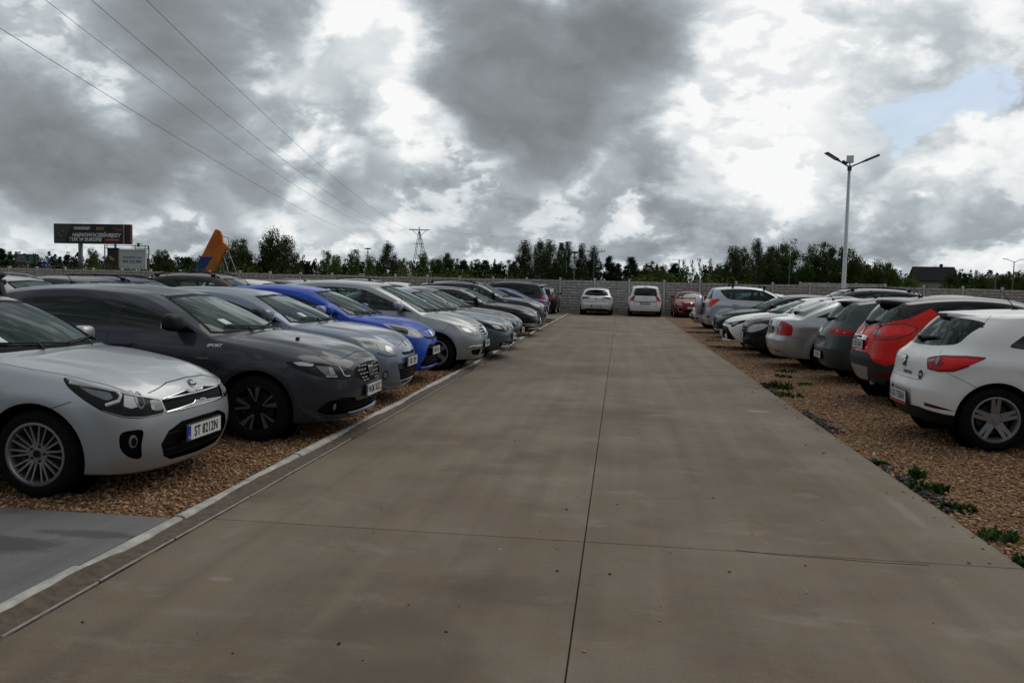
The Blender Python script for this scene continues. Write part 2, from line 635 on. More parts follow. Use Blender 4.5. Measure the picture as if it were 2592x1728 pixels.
        bm.to_mesh(me); bm.free()
        o = bpy.data.objects.new('cage', me); COL.objects.link(o)
        md = o.modifiers.new('s', 'SUBSURF'); md.levels = S['lod']; md.render_levels = S['lod']
        dg = bpy.context.evaluated_depsgraph_get()
        m2 = bpy.data.meshes.new_from_object(o.evaluated_get(dg))
        bpy.data.objects.remove(o); bpy.data.meshes.remove(me)
        vs = [v.co.copy() for v in m2.vertices]
        # wheel-arch lips swell outwards a little
        Ra = S['R'] + S['arch']
        sm = lambda t: max(0.0, min(1.0, t)) ** 2 * (3 - 2 * max(0.0, min(1.0, t)))
        for v in vs:
            d = s.D(v.x); yy = abs(v.y) / hw
            if S['crease'] and d < cd + .15 and yy < .86:      # raised centre of the bonnet between two crease lines
                zc_ = interp(d, hood)
                if v.z > zc_ - .16:
                    lim = lerp(.50, .66, d / cd)
                    v.z += .016 * S['crease'] * sm((lim + .04 - yy) / .07) * sm((d - .12) / .25) * sm((cd + .1 - d) / .2)
            if S['crease'] and yy > .8 and fo * .9 < d < Ln - .35:     # waist crease along the doors
                zl = interp(d, zs); z1 = zl - .17 + .02 * (d / Ln)
                v.y += math.copysign(.011 * S['crease'] * max(0, 1 - abs(v.z - z1) / .10) * sm((d - fo) / .4) * sm((Ln - .3 - d) / .3), v.y)
                z2 = interp(d, S['zbot']) + .22
                v.y -= math.copysign(.012 * S['crease'] * max(0, 1 - abs(v.z - z2 - .10) / .12) * sm((d - fo - Ra - .1) / .25) * sm((fo + wb - Ra - .1 - d) / .25), v.y)
            if abs(v.y) > hw * .8 and v.z < S['R'] + Ra + .2:
                for wd in (fo, fo + wb):
                    r = math.hypot(s.D(v.x) - wd, v.z - S['R'])
                    t = 1 - abs(r - Ra - .02) / .14
                    if t > 0:
                        t = t * t * (3 - 2 * t)
                        v.y += math.copysign(S['flare'] * 1.6 * t, v.y)
            for fn in S.get('sculpt', []):
                fn(s, v)
        m2.vertices.foreach_set('co', [c for v in vs for c in v])
        m2.update()
        ns = [v.normal.copy() for v in m2.vertices]
        fs = [tuple(p.vertices) for p in m2.polygons]
        bpy.data.meshes.remove(m2)
        s.bvh = BVHTree.FromPolygons(vs, fs)
        s.bv, s.bn, s.bf = list(vs), list(ns), fs
        s.surf = Surf(vs, ns, fs)

    # chart projections -------------------------------------------------
    AX = .9
    def th(s, p, rear=False):
        """(y,d,z) on the plan -> unrolled (a,z)"""
        y, d, z = p
        dd = d if not rear else s.S['L'] - d
        return (math.atan2(y, s.AX - dd) * .9, z)
    def proj(s, c):
        Ln = s.S['L']
        if c == 'F': return lambda v: (math.atan2(v.y, v.x - (Ln / 2 - s.AX)) * .9, v.z)
        if c == 'R': return lambda v: (math.atan2(v.y, -v.x - (Ln / 2 - s.AX)) * .9, v.z)
        if c in ('SL', 'SR'): return lambda v: (Ln / 2 - v.x, v.z)
        if c == 'T': return lambda v: (Ln / 2 - v.x, v.y)
        return lambda v: (v.y, v.z)
    def ok(s, c):
        Ln = s.S['L']
        if c == 'F':
            def f(p, n):
                d = Vector((p.x - (Ln / 2 - s.AX), p.y, 0))
                return d.x > -.1 and d.length > .3 and n.dot(d.normalized()) > .08
            return f
        if c == 'R':
            def f(p, n):
                d = Vector((p.x + (Ln / 2 - s.AX), p.y, 0))
                return d.x < .1 and d.length > .3 and n.dot(d.normalized()) > .08
            return f
        if c == 'SL': return lambda p, n: p.y > 0.1 and n.y > .17
        if c == 'SR': return lambda p, n: p.y < -.1 and n.y < -.17
        if c == 'T': return lambda p, n: n.z > .15
        if c == 'W': return lambda p, n: n.x > .12 and p.z > s.wz
        if c == 'B': return lambda p, n: n.x < -.1 and p.z > s.wzr
    def ray(s, c, q):
        Ln = s.S['L']
        if c in 'FR':
            a = q[0] / .9; sg = 1 if c == 'F' else -1
            ax = Vector((sg * (Ln / 2 - s.AX), 0, q[1])); d = Vector((sg * math.cos(a), math.sin(a), 0))
            return ax + d * 3, -d
        if c == 'SL': return Vector((s.X(q[0]), 3, q[1])), Vector((0, -1, 0))
        if c == 'SR': return Vector((s.X(q[0]), -3, q[1])), Vector((0, 1, 0))
        if c == 'T': return Vector((s.X(q[0]), q[1], 4)), Vector((0, 0, -1))
        if c == 'W': return Vector((4, q[0], q[1])), Vector((-1, 0, 0))
        if c == 'B': return Vector((-4, q[0], q[1])), Vector((1, 0, 0))
    def hit(s, c, q):
        o, d = s.ray(c, q)
        loc, nor, fi, dist = s.bvh.ray_cast(o, d)
        if loc is None:
            loc, nor, fi, dist = s.bvh.find_nearest(o + d * 2.2)
            if loc is None: return Vector(), Vector((0, 0, 1))
        f = s.bf[fi]
        try:
            w = poly_3d_calc([s.bv[i] for i in f], loc)
            n = sum((s.bn[i] * ww for i, ww in zip(f, w)), Vector()).normalized()
        except Exception:
            n = nor
        return loc, n
    def q(s, c, p):
        """authoring point -> chart point"""
        if c in 'FR': return s.th(p, c == 'R') if len(p) == 3 else p
        return p

    # raised patches ----------------------------------------------------
    def decal(s, c, poly, thick=.004, step=.05, off=0.0):
        poly = [Vector(p) for p in poly]
        if poly_area(poly) < 0: poly = poly[::-1]
        out = []
        for a, b in zip(poly, poly[1:] + poly[:1]):
            n = max(1, int((b - a).length / (step * .6) + .5))
            out += [a.lerp(b, k / n) for k in range(n)]
        poly = out
        m = len(poly)
        pts = list(poly)
        xs = [p.x for p in poly]; ys = [p.y for p in poly]
        x = min(xs) + step / 2
        ins = inset([(p.x, p.y) for p in poly], step * .3)
        while x < max(xs):
            y = min(ys) + step / 2
            while y < max(ys):
                ci = False
                for k in range(len(ins)):
                    a, b = ins[k], ins[k - 1]
                    if (a[1] > y) != (b[1] > y) and x < (b[0] - a[0]) * (y - a[1]) / (b[1] - a[1]) + a[0]: ci = not ci
                if ci: pts.append(Vector((x, y)))
                y += step
            x += step
        ov, oe, of, o_v, _, _ = delaunay_2d_cdt(pts, [], [list(range(m))], 1, 1e-6)
        vs, ns = [], []
        for p in ov:
            l, n = s.hit(c, p); vs.append(l); ns.append(n)
        cnt = {}
        faces = []
        for f in of:
            f = list(f)
            a = Vector()
            for k in range(1, len(f) - 1): a += (vs[f[k]] - vs[f[0]]).cross(vs[f[k + 1]] - vs[f[0]])
            if a.dot(ns[f[0]]) < 0: f = f[::-1]
            faces.append(f)
            for k in range(len(f)): cnt[(f[k], f[(k + 1) % len(f)])] = 1
        top = [v + n * (thick + off) for v, n in zip(vs, ns)]
        base = [v - n * .003 for v, n in zip(vs, ns)]
        nv = len(vs)
        V = top + base; NN = ns + ns
        sk = []
        for (a, b) in cnt:
            if (b, a) not in cnt: sk.append((b, a, nv + a, nv + b))
        # skirt gets own verts for crisp edge
        V2 = list(V); N2 = list(NN); out = [tuple(f) for f in faces]
        for (b, a, na, nb_) in sk:
            k = len(V2)
            sn = (V[a] - V[b]).cross(V[nb_] - V[b])
            sn = sn.normalized() if sn.length > 1e-9 else ns[a]
            V2 += [V[b], V[a], V[na], V[nb_]]; N2 += [sn] * 4
            out.append((k, k + 1, k + 2, k + 3))
        return mesh_from('patch', V2, out, True, N2)
    def strip(s, c, line, w=.006, thick=.002, step=.04, closed=False):
        P = [Vector(s.q(c, p)) for p in line]
        if closed: P.append(P[0])
        Q = [P[0]]
        for a, b in zip(P, P[1:]):
            n = max(1, int((b - a).length / step))
            for k in range(1, n + 1): Q.append(a.lerp(b, k / n))
        V, NN, Fc = [], [], []
        m = len(Q)
        for i, p in enumerate(Q):
            t = (Q[min(i + 1, m - 1)] - Q[max(i - 1, 0)])
            if closed and i in (0, m - 1): t = Q[1] - Q[m - 2]
            if t.length < 1e-9: t = Vector((1, 0))
            t.normalize(); nn = Vector((-t.y, t.x))
            ww = w if not isinstance(w, (list, tuple)) else w[0] + (w[1] - w[0]) * i / (m - 1)
            for sg in (-1, 1):
                l, n = s.hit(c, p + nn * (sg * ww / 2))
                V += [l + n * thick, l - n * .004]; NN += [n, n]
        for i in range(m - 1):
            a = i * 4
            for f in ((a, a + 4, a + 6, a + 2), (a + 1, a + 5, a + 4, a), (a + 2, a + 6, a + 7, a + 3)):
                Fc.append(f)
        me = mesh_from('strip', V, Fc, True)
        bm = bmesh.new(); bm.from_mesh(me)
        for f in bm.faces:
            i = f.verts[0].index
            if f.normal.dot(NN[i]) < -.2: f.normal_flip()
        bm.to_mesh(me); bm.free()
        return me

    # regions ------------------------------------------------------------
    def assemble(s, loc, rz, label, category, group, bodymat, object_name):
        S = s.S
        root = empty(object_name, loc, rz); tag(root, label, category, group)
        s.root = root; s.parts = {}
        S['paint'] = bodymat
        Ra = S['R'] + S['arch']
        circ = lambda d, z, r, n=40: [(d + r * math.cos(2 * math.pi * k / n), z + r * math.sin(2 * math.pi * k / n)) for k in range(n)]
        mats = {'body': bodymat, 'windscreen': S['glass_f'], 'screen_frame': 'black_plastic', 'rear_window': S['glass_r'], 'rear_frame': S.get('rear_frame', 'gloss_black'),
                'window_frame': S['frame'], 'seam': 'seam'}
        names = {}
        depth = {}
        charts = {c: [] for c in ('F', 'R', 'T', 'SL', 'SR', 'W', 'B')}
        # --- user regions that lie under the glass ones
        def add(reg):
            c, nm, mat, poly = reg[:4]; op = reg[4] if len(reg) > 4 else {}
            sides = [('', 1)]
            cs = [c]
            if c == 'S': cs = ['SL', 'SR']
            q = [s.q(c, p) for p in poly]
            if op.get('r'): q = rnd(q, op['r'])
            if op.get('ck'): q = chaikin(q, op['ck'])
            if op.get('half'):            # drawn for y>0 and closed by its own mirror image
                q = q + [(-a, b) for a, b in q[::-1]]
                q = [p for i, p in enumerate(q) if i == 0 or (Vector(p) - Vector(q[i - 1])).length > 1e-5]
            for c2 in cs:
                if c in 'FRWB' and op.get('sym'):
                    for sg in (1, -1):
                        tg = (nm, sg); charts[c2].append((tg, [(a * sg, b) for a, b in q])); mats[tg] = mat; depth[tg] = op.get('depth', 0)
                elif c == 'T' and op.get('sym'):
                    for sg in (1, -1):
                        tg = (nm, sg); charts[c2].append((tg, [(a, b * sg) for a, b in q])); mats[tg] = mat; depth[tg] = op.get('depth', 0)
                else:
                    tg = (nm, {'SL': 1, 'SR': -1}.get(c2, 0)) ; charts[c2].append((tg, q)); mats[tg] = mat; depth[tg] = op.get('depth', 0)
        for r in S.get('regs', []): add(r)
        def seamline(c2, line, w=.005):
            P = [Vector(p) for p in line]
            Lf, Rt = [], []
            for i, p in enumerate(P):
                t = (P[min(i + 1, len(P) - 1)] - P[max(i - 1, 0)]).normalized(); n = Vector((-t.y, t.x)) * (w / 2)
                Lf.append(tuple(p + n)); Rt.append(tuple(p - n))
            charts[c2].append(('seam', Lf + Rt[::-1]))
        sw = S.get('seamw', .006)
        for c, line in S.get('seams', []):
            q = [s.q(c, p) for p in line]
            if c == 'S':
                seamline('SL', q, sw); seamline('SR', q, sw)
            elif c in 'FRWB':
                seamline(c, q, sw)
                seamline(c, [(-a, b) for a, b in q], sw)
            else:
                seamline(c, q, sw)
                seamline(c, [(a, -b) for a, b in q], sw)
        # --- side windows
        dlo = S.get('dlo') or s.auto_dlo()
        dlo = rnd(dlo, S.get('dlo_r', .05))
        inn = inset(dlo, S.get('dlo_in', .022))
        pil = S['pillars']
        for c2, sg in (('SL', 1), ('SR', -1)):
            if S['frame']:
                charts[c2].append((('window_frame', sg), dlo)); mats[('window_frame', sg)] = S['frame']
            cuts = [(-9, -9, 0, 0)] + list(pil) + [(99, 99, 0, 0)]
            for a, b in zip(cuts, cuts[1:]):
                pl = inn
                # pillar: (d at z0, d at z1, half width) measured at z .95 and 1.35
                def line(pp, side):
                    d0, d1, w = pp[0], pp[1], pp[2]
                    o = Vector((d0 + side * w, .95)); t = Vector((d1 - d0, .40)).normalized()
                    return o, Vector((t.y, -t.x))
                if a[0] > -5:
                    o, n = line(a, 1); pl = clip(pl, o, n if n.x > 0 else -n)
                if b[0] < 50 and pl:
                    o, n = line(b, -1); pl = clip(pl, o, -n if n.x > 0 else n)
                if len(pl) < 3 or abs(poly_area(pl)) < .004: continue
                pl = [p for i, p in enumerate(pl) if (Vector(p) - Vector(pl[i - 1])).length > 1e-4]
                k = cuts.index(a)
                tg = ('side_window', sg, k); charts[c2].append((tg, pl))
                mats[tg] = S['glass_s'] if a[0] < S.get('tint_from', 99) - .01 else S.get('glass_b', 'glass_dark')
            for wd in (S['fo'], S['fo'] + S['wb']):
                charts[c2].append(('arch', circ(wd, S['R'], Ra)))
        # --- windscreen and rear window
        cb, ct = s.cb, s.ct
        b0, b3 = s.pos(cb, 0, 5), s.pos(cb, 3, 5); t0, t3 = s.pos(cb, 0, 8), s.pos(cb, 3, 8)
        s.wz = min(b0[2], b3[2]) - .06
        yb, yt = b3[1] - .075, t3[1] - .075
        zb0, zb1 = b0[2] + .015, b3[2] + .035
        wpoly = [(0, zb0)] + [(yb * t, lerp(zb0, zb1, t ** 3)) for t in (.3, .6, .85)] + [(yb, zb1 + .02), (lerp(yb, yt, .5) + .012, lerp(zb1, t3[2], .5)), (yt, t3[2] - .035), (yt * .9, t3[2] - .012 + .02), (yt * .5, t0[2] - .045), (0, t0[2] - .035)]
        full = wpoly + [(-a, b) for a, b in wpoly[::-1] if a > 1e-6]
        charts['W'].append((('screen_frame', 0), full)); mats[('screen_frame', 0)] = 'frit'
        charts['W'].append((('windscreen', 0), inset(full, .024))); mats[('windscreen', 0)] = S['glass_f']
        s.wpoly = full
        rp = S.get('rwin')
        if rp is None:
            b0, b3 = s.pos(ct, 0, 5), s.pos(ct, 3, 5); t0, t3 = s.pos(ct, 0, 8), s.pos(ct, 3, 8)
            yb, yt = b3[1] - .10, t3[1] - .075
            rp = [(0, b0[2] + .03), (yb * .6, b0[2] + .035), (yb, b3[2] + .05), (yt, t3[2] - .03), (yt * .5, t0[2] - .04), (0, t0[2] - .035)]
        s.wzr = min(p[1] for p in rp) - .2
        full = rp + [(-a, b) for a, b in rp[::-1] if a > 1e-6]
        full = rnd(full, .05)
        charts['B'].append((('rear_frame', 0), full)); mats[('rear_frame', 0)] = S.get('rear_frame', 'gloss_black')
        charts['B'].append((('rear_window', 0), inset(full, S.get('rwin_in', .03)))); mats[('rear_window', 0)] = S['glass_r']
        s.rpoly = full
        if S.get('no_rear_cut'): charts['B'] = []
        for c in ('T', 'F', 'R', 'SL', 'SR', 'W', 'B'):
            s.surf.chart(s.proj(c), s.ok(c), charts[c])
        # --- collect
        sv, sn = s.surf.v, s.surf.n
        groups = {}
        for f, t in s.surf.f: groups.setdefault(t, []).append(f)
        arch = groups.pop('arch', [])
        def sub(fs, dp=0):
            ids = {}; vv = []; nn = []; ff = []
            for f in fs:
                for i in f:
                    if i not in ids:
                        ids[i] = len(vv); vv.append(sv[i] - sn[i] * dp); nn.append(sn[i])
                ff.append([ids[i] for i in f])
            if dp:
                ed = {}
                for f in fs:
                    for k in range(len(f)): ed[(f[k], f[(k + 1) % len(f)])] = 1
                for (a, b) in ed:
                    if (b, a) not in ed:
                        k = len(vv)
                        vv += [sv[a], sv[b], sv[b] - sn[b] * dp, sv[a] - sn[a] * dp]
                        m = (sv[b] - sv[a]).cross(sn[a]); m = m.normalized() if m.length > 1e-9 else sn[a]
                        nn += [m] * 4; ff.append([k, k + 1, k + 2, k + 3])
            return mesh_from('part', vv, ff, True, nn)
        # panel gaps stay in the body mesh as a second material
        body = groups.pop('body'); seams = groups.pop('seam', [])
        ids = {}; vv = []; nn = []; ff = []
        for f in body + seams:
            for i in f:
                if i not in ids: ids[i] = len(vv); vv.append(sv[i]); nn.append(sn[i])
            ff.append([ids[i] for i in f])
        me = mesh_from('body', vv, ff, True, nn)
        me.materials.append(MATS[bodymat]); me.materials.append(MATS['seam'])
        if S.get('roofmat'):
            me.materials.append(MATS[S['roofmat']])
        mi = [0] * len(body) + [1] * len(seams)
        if S.get('roofmat'):
            for k, f in enumerate(body):
                c = sum((sv[i] for i in f), Vector()) / len(f)
                if S['rooftest'](s.D(c.x), c.y, c.z): mi[k] = 2
        me.polygons.foreach_set('material_index', mi)
        s.parts['body'] = link_mesh('body', me, None, root)
        # wheel wells: the arch edge turned inwards
        ed = {}
        for f in arch:
            for k in range(len(f)): ed[(f[k], f[(k + 1) % len(f)])] = 1
        wells = {}
        for (a, b) in ed:
            if (b, a) in ed: continue
            A, B = sv[a], sv[b]
            sg = 1 if A.y > 0 else -1
            wd = S['fo'] if s.D(A.x) < S['fo'] + S['wb'] / 2 else S['fo'] + S['wb']
            wv, wf = wells.setdefault((wd, sg), ([], []))
            k = len(wv); dy = Vector((0, sg * .26, 0))
            wv += [A, B, B - dy, A - dy]; wf.append((k, k + 1, k + 2, k + 3))
        for (wd, sg), (wv, wf) in wells.items():
            k = len(wv)
            wv += [Vector((s.X(wd) + Ra * 1.05 * math.cos(a * math.pi / 16), sg * (S['W'] / 2 - .25), S['R'] + Ra * 1.05 * math.sin(a * math.pi / 16))) for a in range(32)]
            wf.append(tuple(range(k, k + 32)))
            me = mesh_from('wheel_well', wv, wf); bm = bmesh.new(); bm.from_mesh(me); bmesh.ops.remove_doubles(bm, verts=bm.verts, dist=1e-4); bm.to_mesh(me); bm.free()
            link_mesh('wheel_well', me, 'well', root)
        order = sorted((g for g in groups if isinstance(g, tuple)), key=lambda g: str(g))
        for g in order:
            me = sub(groups[g], depth.get(g, 0))
            me.materials.append(MATS[mats[g]])
            o = link_mesh(g[0], me, None, root)
            me.name = g[0]
            s.parts.setdefault((g[0], g[1]), o)
        for g in order:      # panes sit in their frames
            o = s.parts.get((g[0], g[1]))
        s.wheels(); s.interior(); s.extras()
        return root

    def auto_dlo(s):
        S = s.S; cb, ct = s.cb, s.ct
        bot, top = [], []
        for k in range(0, 21):
            j = cb + (ct - cb) * k / 20; j0 = min(int(j), ct - 1); t = j - j0
            b = [lerp(a, c, t) for a, c in zip(s.pos(j0, 3, 5), s.pos(j0 + 1, 3, 5))]
            r = [lerp(a, c, t) for a, c in zip(s.pos(j0, 3, 8), s.pos(j0 + 1, 3, 8))]
            bot.append((b[0], b[2])); top.append((r[0], r[2]))
        a = S.get('dlo_gap', (.05, .075, .10, .16))     # above belt, below rail, after A pillar, before tail
        df = bot[0][0]; dr = S.get('dlo_end', (bot[-1][0] - .25, top[-1][0] - .12))
        B = [(d, z + a[0]) for d, z in bot if df + .05 + a[2] < d < dr[0]]
        T = [(d, z - a[1]) for d, z in top if top[0][0] + .04 < d < dr[1]]
        p = [(df + a[2], bot[0][1] + a[0])] + B + [(dr[0], interp(dr[0], bot) + a[0]), (dr[1], interp(dr[1], top) - a[1])] + T[::-1]
        x0, z0 = df, bot[0][1]; x1, z1 = top[0]
        p.append((lerp(x0, x1, .55) + .085, lerp(z0, z1, .55) - .005))
        return p

    # wheels -------------------------------------------------------------
    def wheels(s):
        S = s.S
        ty, rm = wheel_meshes(S['R'], S['rim'], S['rimmat'], S.get('rimr', .66))
        for wd in (S['fo'], S['fo'] + S['wb']):
            for sg in (1, -1):
                o = link_mesh('wheel', ty, None, s.root)
                o.location = (s.X(wd), sg * (S['W'] / 2 - .022 - .1 + S.get('track', 0)), S['R'])
                o.rotation_euler = (0, rng.uniform(0, 6), 0) if sg > 0 else (0, rng.uniform(0, 6), math.pi)
                if sg < 0: o.rotation_euler = Euler((0, 0, math.pi)).to_matrix().to_euler()
                o2 = link_mesh('rim', rm, None, o)

    # cabin --------------------------------------------------------------
    def interior(s):
        S = s.S
        if S.get('no_cabin'): return
        cd = S['cowl'][0]; hw = S['W'] / 2; zb = S['cowl'][1]
        r = s.root
        ds = cd + 1.05
        seat_me = seat_mesh()
        for sg in (1, -1):
            o = link_mesh('front_seat', seat_me, S['seats'], r)
            o.location = (s.X(ds), sg * .37, .28 + S.get('seat_up', 0) + .06)
        b = MB()
        b.box((0, 0, .12), (.5, hw * 1.5, .2)); b.box((-.28, 0, .42), (.14, hw * 1.45, .55), (0, -.25, 0))
        for y in (-.42, 0, .42): b.box((-.38, y, .74), (.08, .24, .16), (0, -.2, 0))
        o = b.build('rear_seat', S['seats'], r, bevel=.03)
        o.location = (s.X(ds + .82), 0, .30 + S.get('seat_up', 0) + .06)
        b = MB(); b.box((0, 0, 0), (.42, hw * 1.66, .24)); b.box((.12, hw * .42, .12), (.2, .4, .08))
        o = b.build('dashboard', 'dash', r, bevel=.05)
        o.location = (s.X(cd + .52), 0, zb - .16)
        b = MB()
        n = 20
        b.tube([(0, .17 * math.cos(2 * math.pi * k / n), .17 * math.sin(2 * math.pi * k / n)) for k in range(n + 1)], .014, 6, caps=False)
        b.bar((0, -.16, 0), (0, .16, 0), .03, .04); b.bar((0, 0, 0), (0, 0, -.16), .03, .03)
        o = b.build('steering_wheel', 'dash', r)
        o.location = (s.X(cd + .76), .37, zb - .02); o.rotation_euler = (0, R(-25), 0)
        b = MB(); b.box((0, 0, 0), (S['L'] * .62, hw * 1.6, .04))
        o = b.build('cabin_floor', 'dash', r); o.location = (-.1, 0, .33)
        # rear view mirror hanging at the top of the windscreen
        q = (0, S['rf'][1] - .13)
        l, n = s.hit('W', q)
        b = MB(); b.box((0, 0, 0), (.03, .23, .07))
        o = b.build('rear_view_mirror', 'dash', r); o.location = l + Vector((-.10, 0, -.03))

    # mirrors, wipers, plates, lamps ... -----------------------------------
    def part(s, nm, me, mat, parent=None):
        o = bpy.data.objects.new(nm, me); COL.objects.link(o)
        if not me.materials: me.materials.append(MATS[mat])
        o.parent = parent or s.root
        return o
    def extras(s):
        S = s.S
        for e in S.get('decals', []):
            c, nm, mat, poly = e[:4]; op = e[4] if len(e) > 4 else {}
            q = [s.q(c, p) for p in poly]
            if op.get('r'): q = rnd(q, op['r'])
            if op.get('ck'): q = chaikin(q, op['ck'])
            if op.get('half'):
                q = q + [(-a, b) for a, b in q[::-1]]
                q = [p for i, p in enumerate(q) if i == 0 or (Vector(p) - Vector(q[i - 1])).length > 1e-5]
            runs = [(c, 1, 0)]
            if c == 'S': runs = [('SL', 1, 1), ('SR', 1, -1)]
            elif op.get('sym'): runs = [(c, 1, 1), (c, -1, -1)]
            for c2, mg, sd in runs:
                q2 = [(a * mg, b) if c2 in 'FRWB' else ((a, b * mg) if c2 == 'T' else (a, b)) for a, b in q]
                if mg < 0: q2 = q2[::-1]
                me = s.decal(c2, q2, op.get('t', .004), op.get('step', .035 if S['lod'] > 2 else .05))
                par = s.parts.get((op.get('on'), sd)) if op.get('on') else None
                o = s.part(nm, me, mat, par); s.parts.setdefault((nm, sd), o)
        for e in S.get('strips', []):
            c, nm, mat, line, w, t = e[:6]; op = e[6] if len(e) > 6 else {}
            runs = [(c, 1, 0)]
            if c == 'S': runs = [('SL', 1, 1), ('SR', 1, -1)]
            elif op.get('sym'): runs = [(c, 1, 1), (c, -1, -1)]
            q = [s.q(c, p) for p in line]
            if op.get('half'): q = q + [(-a, b) for a, b in q[::-1] if a > 1e-6]
            for c2, mg, sd in runs:
                q2 = [(a * mg, b) if c2 in 'FRWB' else ((a, b * mg) if c2 == 'T' else (a, b)) for a, b in q]
                me = s.strip(c2, q2, w, t, closed=op.get('closed', False))
                par = s.parts.get((op.get('on'), sd)) if op.get('on') else None
                o = s.part(nm, me, mat, par); s.parts.setdefault((nm, sd), o)
        # door mirrors
        if S['mirror']:
            mp = S.get('mirror_at', (S['cowl'][0] + S['ws'] + .27, interp(S['cowl'][0] + S['ws'] + .25, S['zs']) + .09))
            ms = S.get('mirror_size', 1.0)
            for c2, sg in (('SL', 1), ('SR', -1)):
                l, n = s.hit(c2, mp)
                b = MB()
                superblob(b, (0, 0, 0), (.15 * ms, .225 * ms, .155 * ms), 3.0)
                for v in b.v:                       # domed front, flat glass side, slimmer towards the tip
                    if v.x < -.03 * ms: v.x = -.03 * ms + (v.x + .03 * ms) * .45
                    t = v.y * sg / (.11 * ms); v.x *= 1 - .12 * t; v.z *= 1 - .10 * t
                    v.z += .006 * t
                    v.y += sg * .145 * ms; v.z += .025
                cap = b.build('mirror', {'body': S['paint'], 'black': 'black_plastic'}.get(S['mirror'], S['mirror']), s.root, smooth=True)
                cap.location = l + Vector((.0, 0, .02))
                b = MB(); b.prism([(-.04, sg * -.03, -.05), (.06, sg * -.03, -.05), (.045, sg * .09, -.03), (-.03, sg * .09, -.03)], (0, 0, 0), (0, 0, .045))
                f = b.build('mirror_foot', 'black_plastic', cap, bevel=.01)
                b = MB(); b.box((-.052 * ms, sg * .145 * ms, .025), (.006, .165 * ms, .10 * ms))
                b.build('mirror_glass', 'chrome', cap)
        if S['handles']:
            for (d, z) in S['handle_at']:
                for c2, sg in (('SL', 1), ('SR', -1)):
                    l, n = s.hit(c2, (d, z))
                    b = MB(); b.box((0, sg * .022, 0), (.19, .016, .026)); b.box((.08, sg * .008, 0), (.025, .03, .024)); b.box((-.08, sg * .008, 0), (.025, .03, .024))
                    o = b.build('door_handle', S.get('handle_mat', S['paint']), s.root, bevel=.006); o.location = l
        if S.get('wipers', True):
            for (ya, yb2, lift) in ((.62, .02, .014), (.02, -.55, .014)):
                zb = s.wpoly[0][1]
                pts = []
                for t in np.linspace(0, 1, 7):
                    y = lerp(ya, yb2, t); z = zb + .014 + lift * math.sin(t * 2.6) + .035 * (y / .7) ** 2
                    l, n = s.hit('W', (y, z)); pts.append(l + n * .014)
                b = MB(); b.tube(pts, .008, 5)
                l0, n0 = s.hit('W', (lerp(ya, yb2, .55), zb - .01)); b.bar(pts[3], l0 + n0 * .010, .012)
                b.build('wiper', 'black_plastic', s.root)
        if S.get('sticker'):
            y, z = S['sticker']
            me = s.decal('W', rnd([(y - .045, z), (y + .045, z + .003), (y + .045, z + .050), (y - .045, z + .047)], .006), .002, .05)
            s.part('registration_sticker', me, 'sticker')
            me = s.decal('W', [(y - .015, z + .014), (y + .035, z + .016), (y + .035, z + .036), (y - .015, z + .034)], .004, .05)
            s.part('sticker_print', me, 'plate_white')
        if S['wiper_r'] and S.get('rear_seen'):
            zb = min(p[1] for p in s.rpoly) + S.get('wiper_dz', .05)
            pts = []
            for t in np.linspace(0, 1, 5):
                l, n = s.hit('B', (lerp(.04, -.34, t), zb + .03 * t)); pts.append(l + n * .02)
            b = MB(); b.tube(pts, [.016, .02, .018, .012, .006], 6); b.box(pts[0], (.05, .06, .05))
            b.build('rear_wiper', 'black_plastic', s.root)
        for e in S.get('plates', []):
            s.plate(*e)
        if S['ant']: 
            d, kind = S['ant']
            l, n = s.hit('T', (d, 0))
            b = MB()
            if kind == 'fin':
                b.prism([Vector((.07, 0, 0)), Vector((-.08, 0, 0)), Vector((-.085, 0, .065)), Vector((-.05, 0, .06))], (0, -.012, 0), (0, .012, 0))
            else:
                ln = .36 if kind == 'rod' else .17
                b.box((0, 0, .01), (.06, .035, .025)); b.tube([(0, 0, .015), (-ln * .62, 0, ln * .78)], .006 if kind == 'rod' else .009, 5, .003 if kind == 'rod' else .008)
            o = b.build('antenna', 'black_plastic', s.root, bevel=.003); o.location = l
        if S['spoiler']:
            sp = S['spoiler']            # (d root, length, half width, mat, droop, thickness)
            d0, ln, w, mat, droop, thk = sp[:6]; cv = sp[6] if len(sp) > 6 else .06
            vs = []
            n = 9
            for k in range(n):
                y = -w + 2 * w * k / (n - 1); e = 1 - abs(y / w) ** 3
                l, nn = s.hit('T', (d0 - cv * (y / w) ** 2, y))
                tip = Vector((l.x - ln * (.45 + .55 * e), y * 1.0, l.z - droop * (1.15 - .3 * e)))
                vs.append((l + Vector((0, 0, .006)), tip + Vector((0, 0, thk * .5)), tip - Vector((0, 0, thk * .5)), l + Vector((-.05, 0, -thk * 1.2))))
            V = [p for r_ in vs for p in r_]; Fc = []
            for k in range(n - 1):
                for m in range(4):
                    m2 = (m + 1) % 4
                    Fc.append((k * 4 + m, k * 4 + m2, k * 4 + 4 + m2, k * 4 + 4 + m))
            Fc.append((0, 1, 2, 3)); Fc.append(tuple((n - 1) * 4 + m for m in (3, 2, 1, 0)))
            b = MB(); b.add(V, Fc)
            o = b.build('spoiler', mat or S['paint'], s.root, smooth=True, bevel=.012)
            bmn = bmesh.new(); bmn.from_mesh(o.data)
            for ed in bmn.edges:
                ed.smooth = not (len(ed.link_faces) == 2 and ed.calc_face_angle(0) > R(40))
            bmn.to_mesh(o.data); bmn.free()
            if S.get('brake_lamp', True):
                b = MB(); c = vs[n // 2]; p = (c[1] + c[2]) / 2
                b.box((p.x - .004, 0, p.z - .004), (.02, .26, .022)); b.build('brake_lamp', 'lamp_red_dark', o)
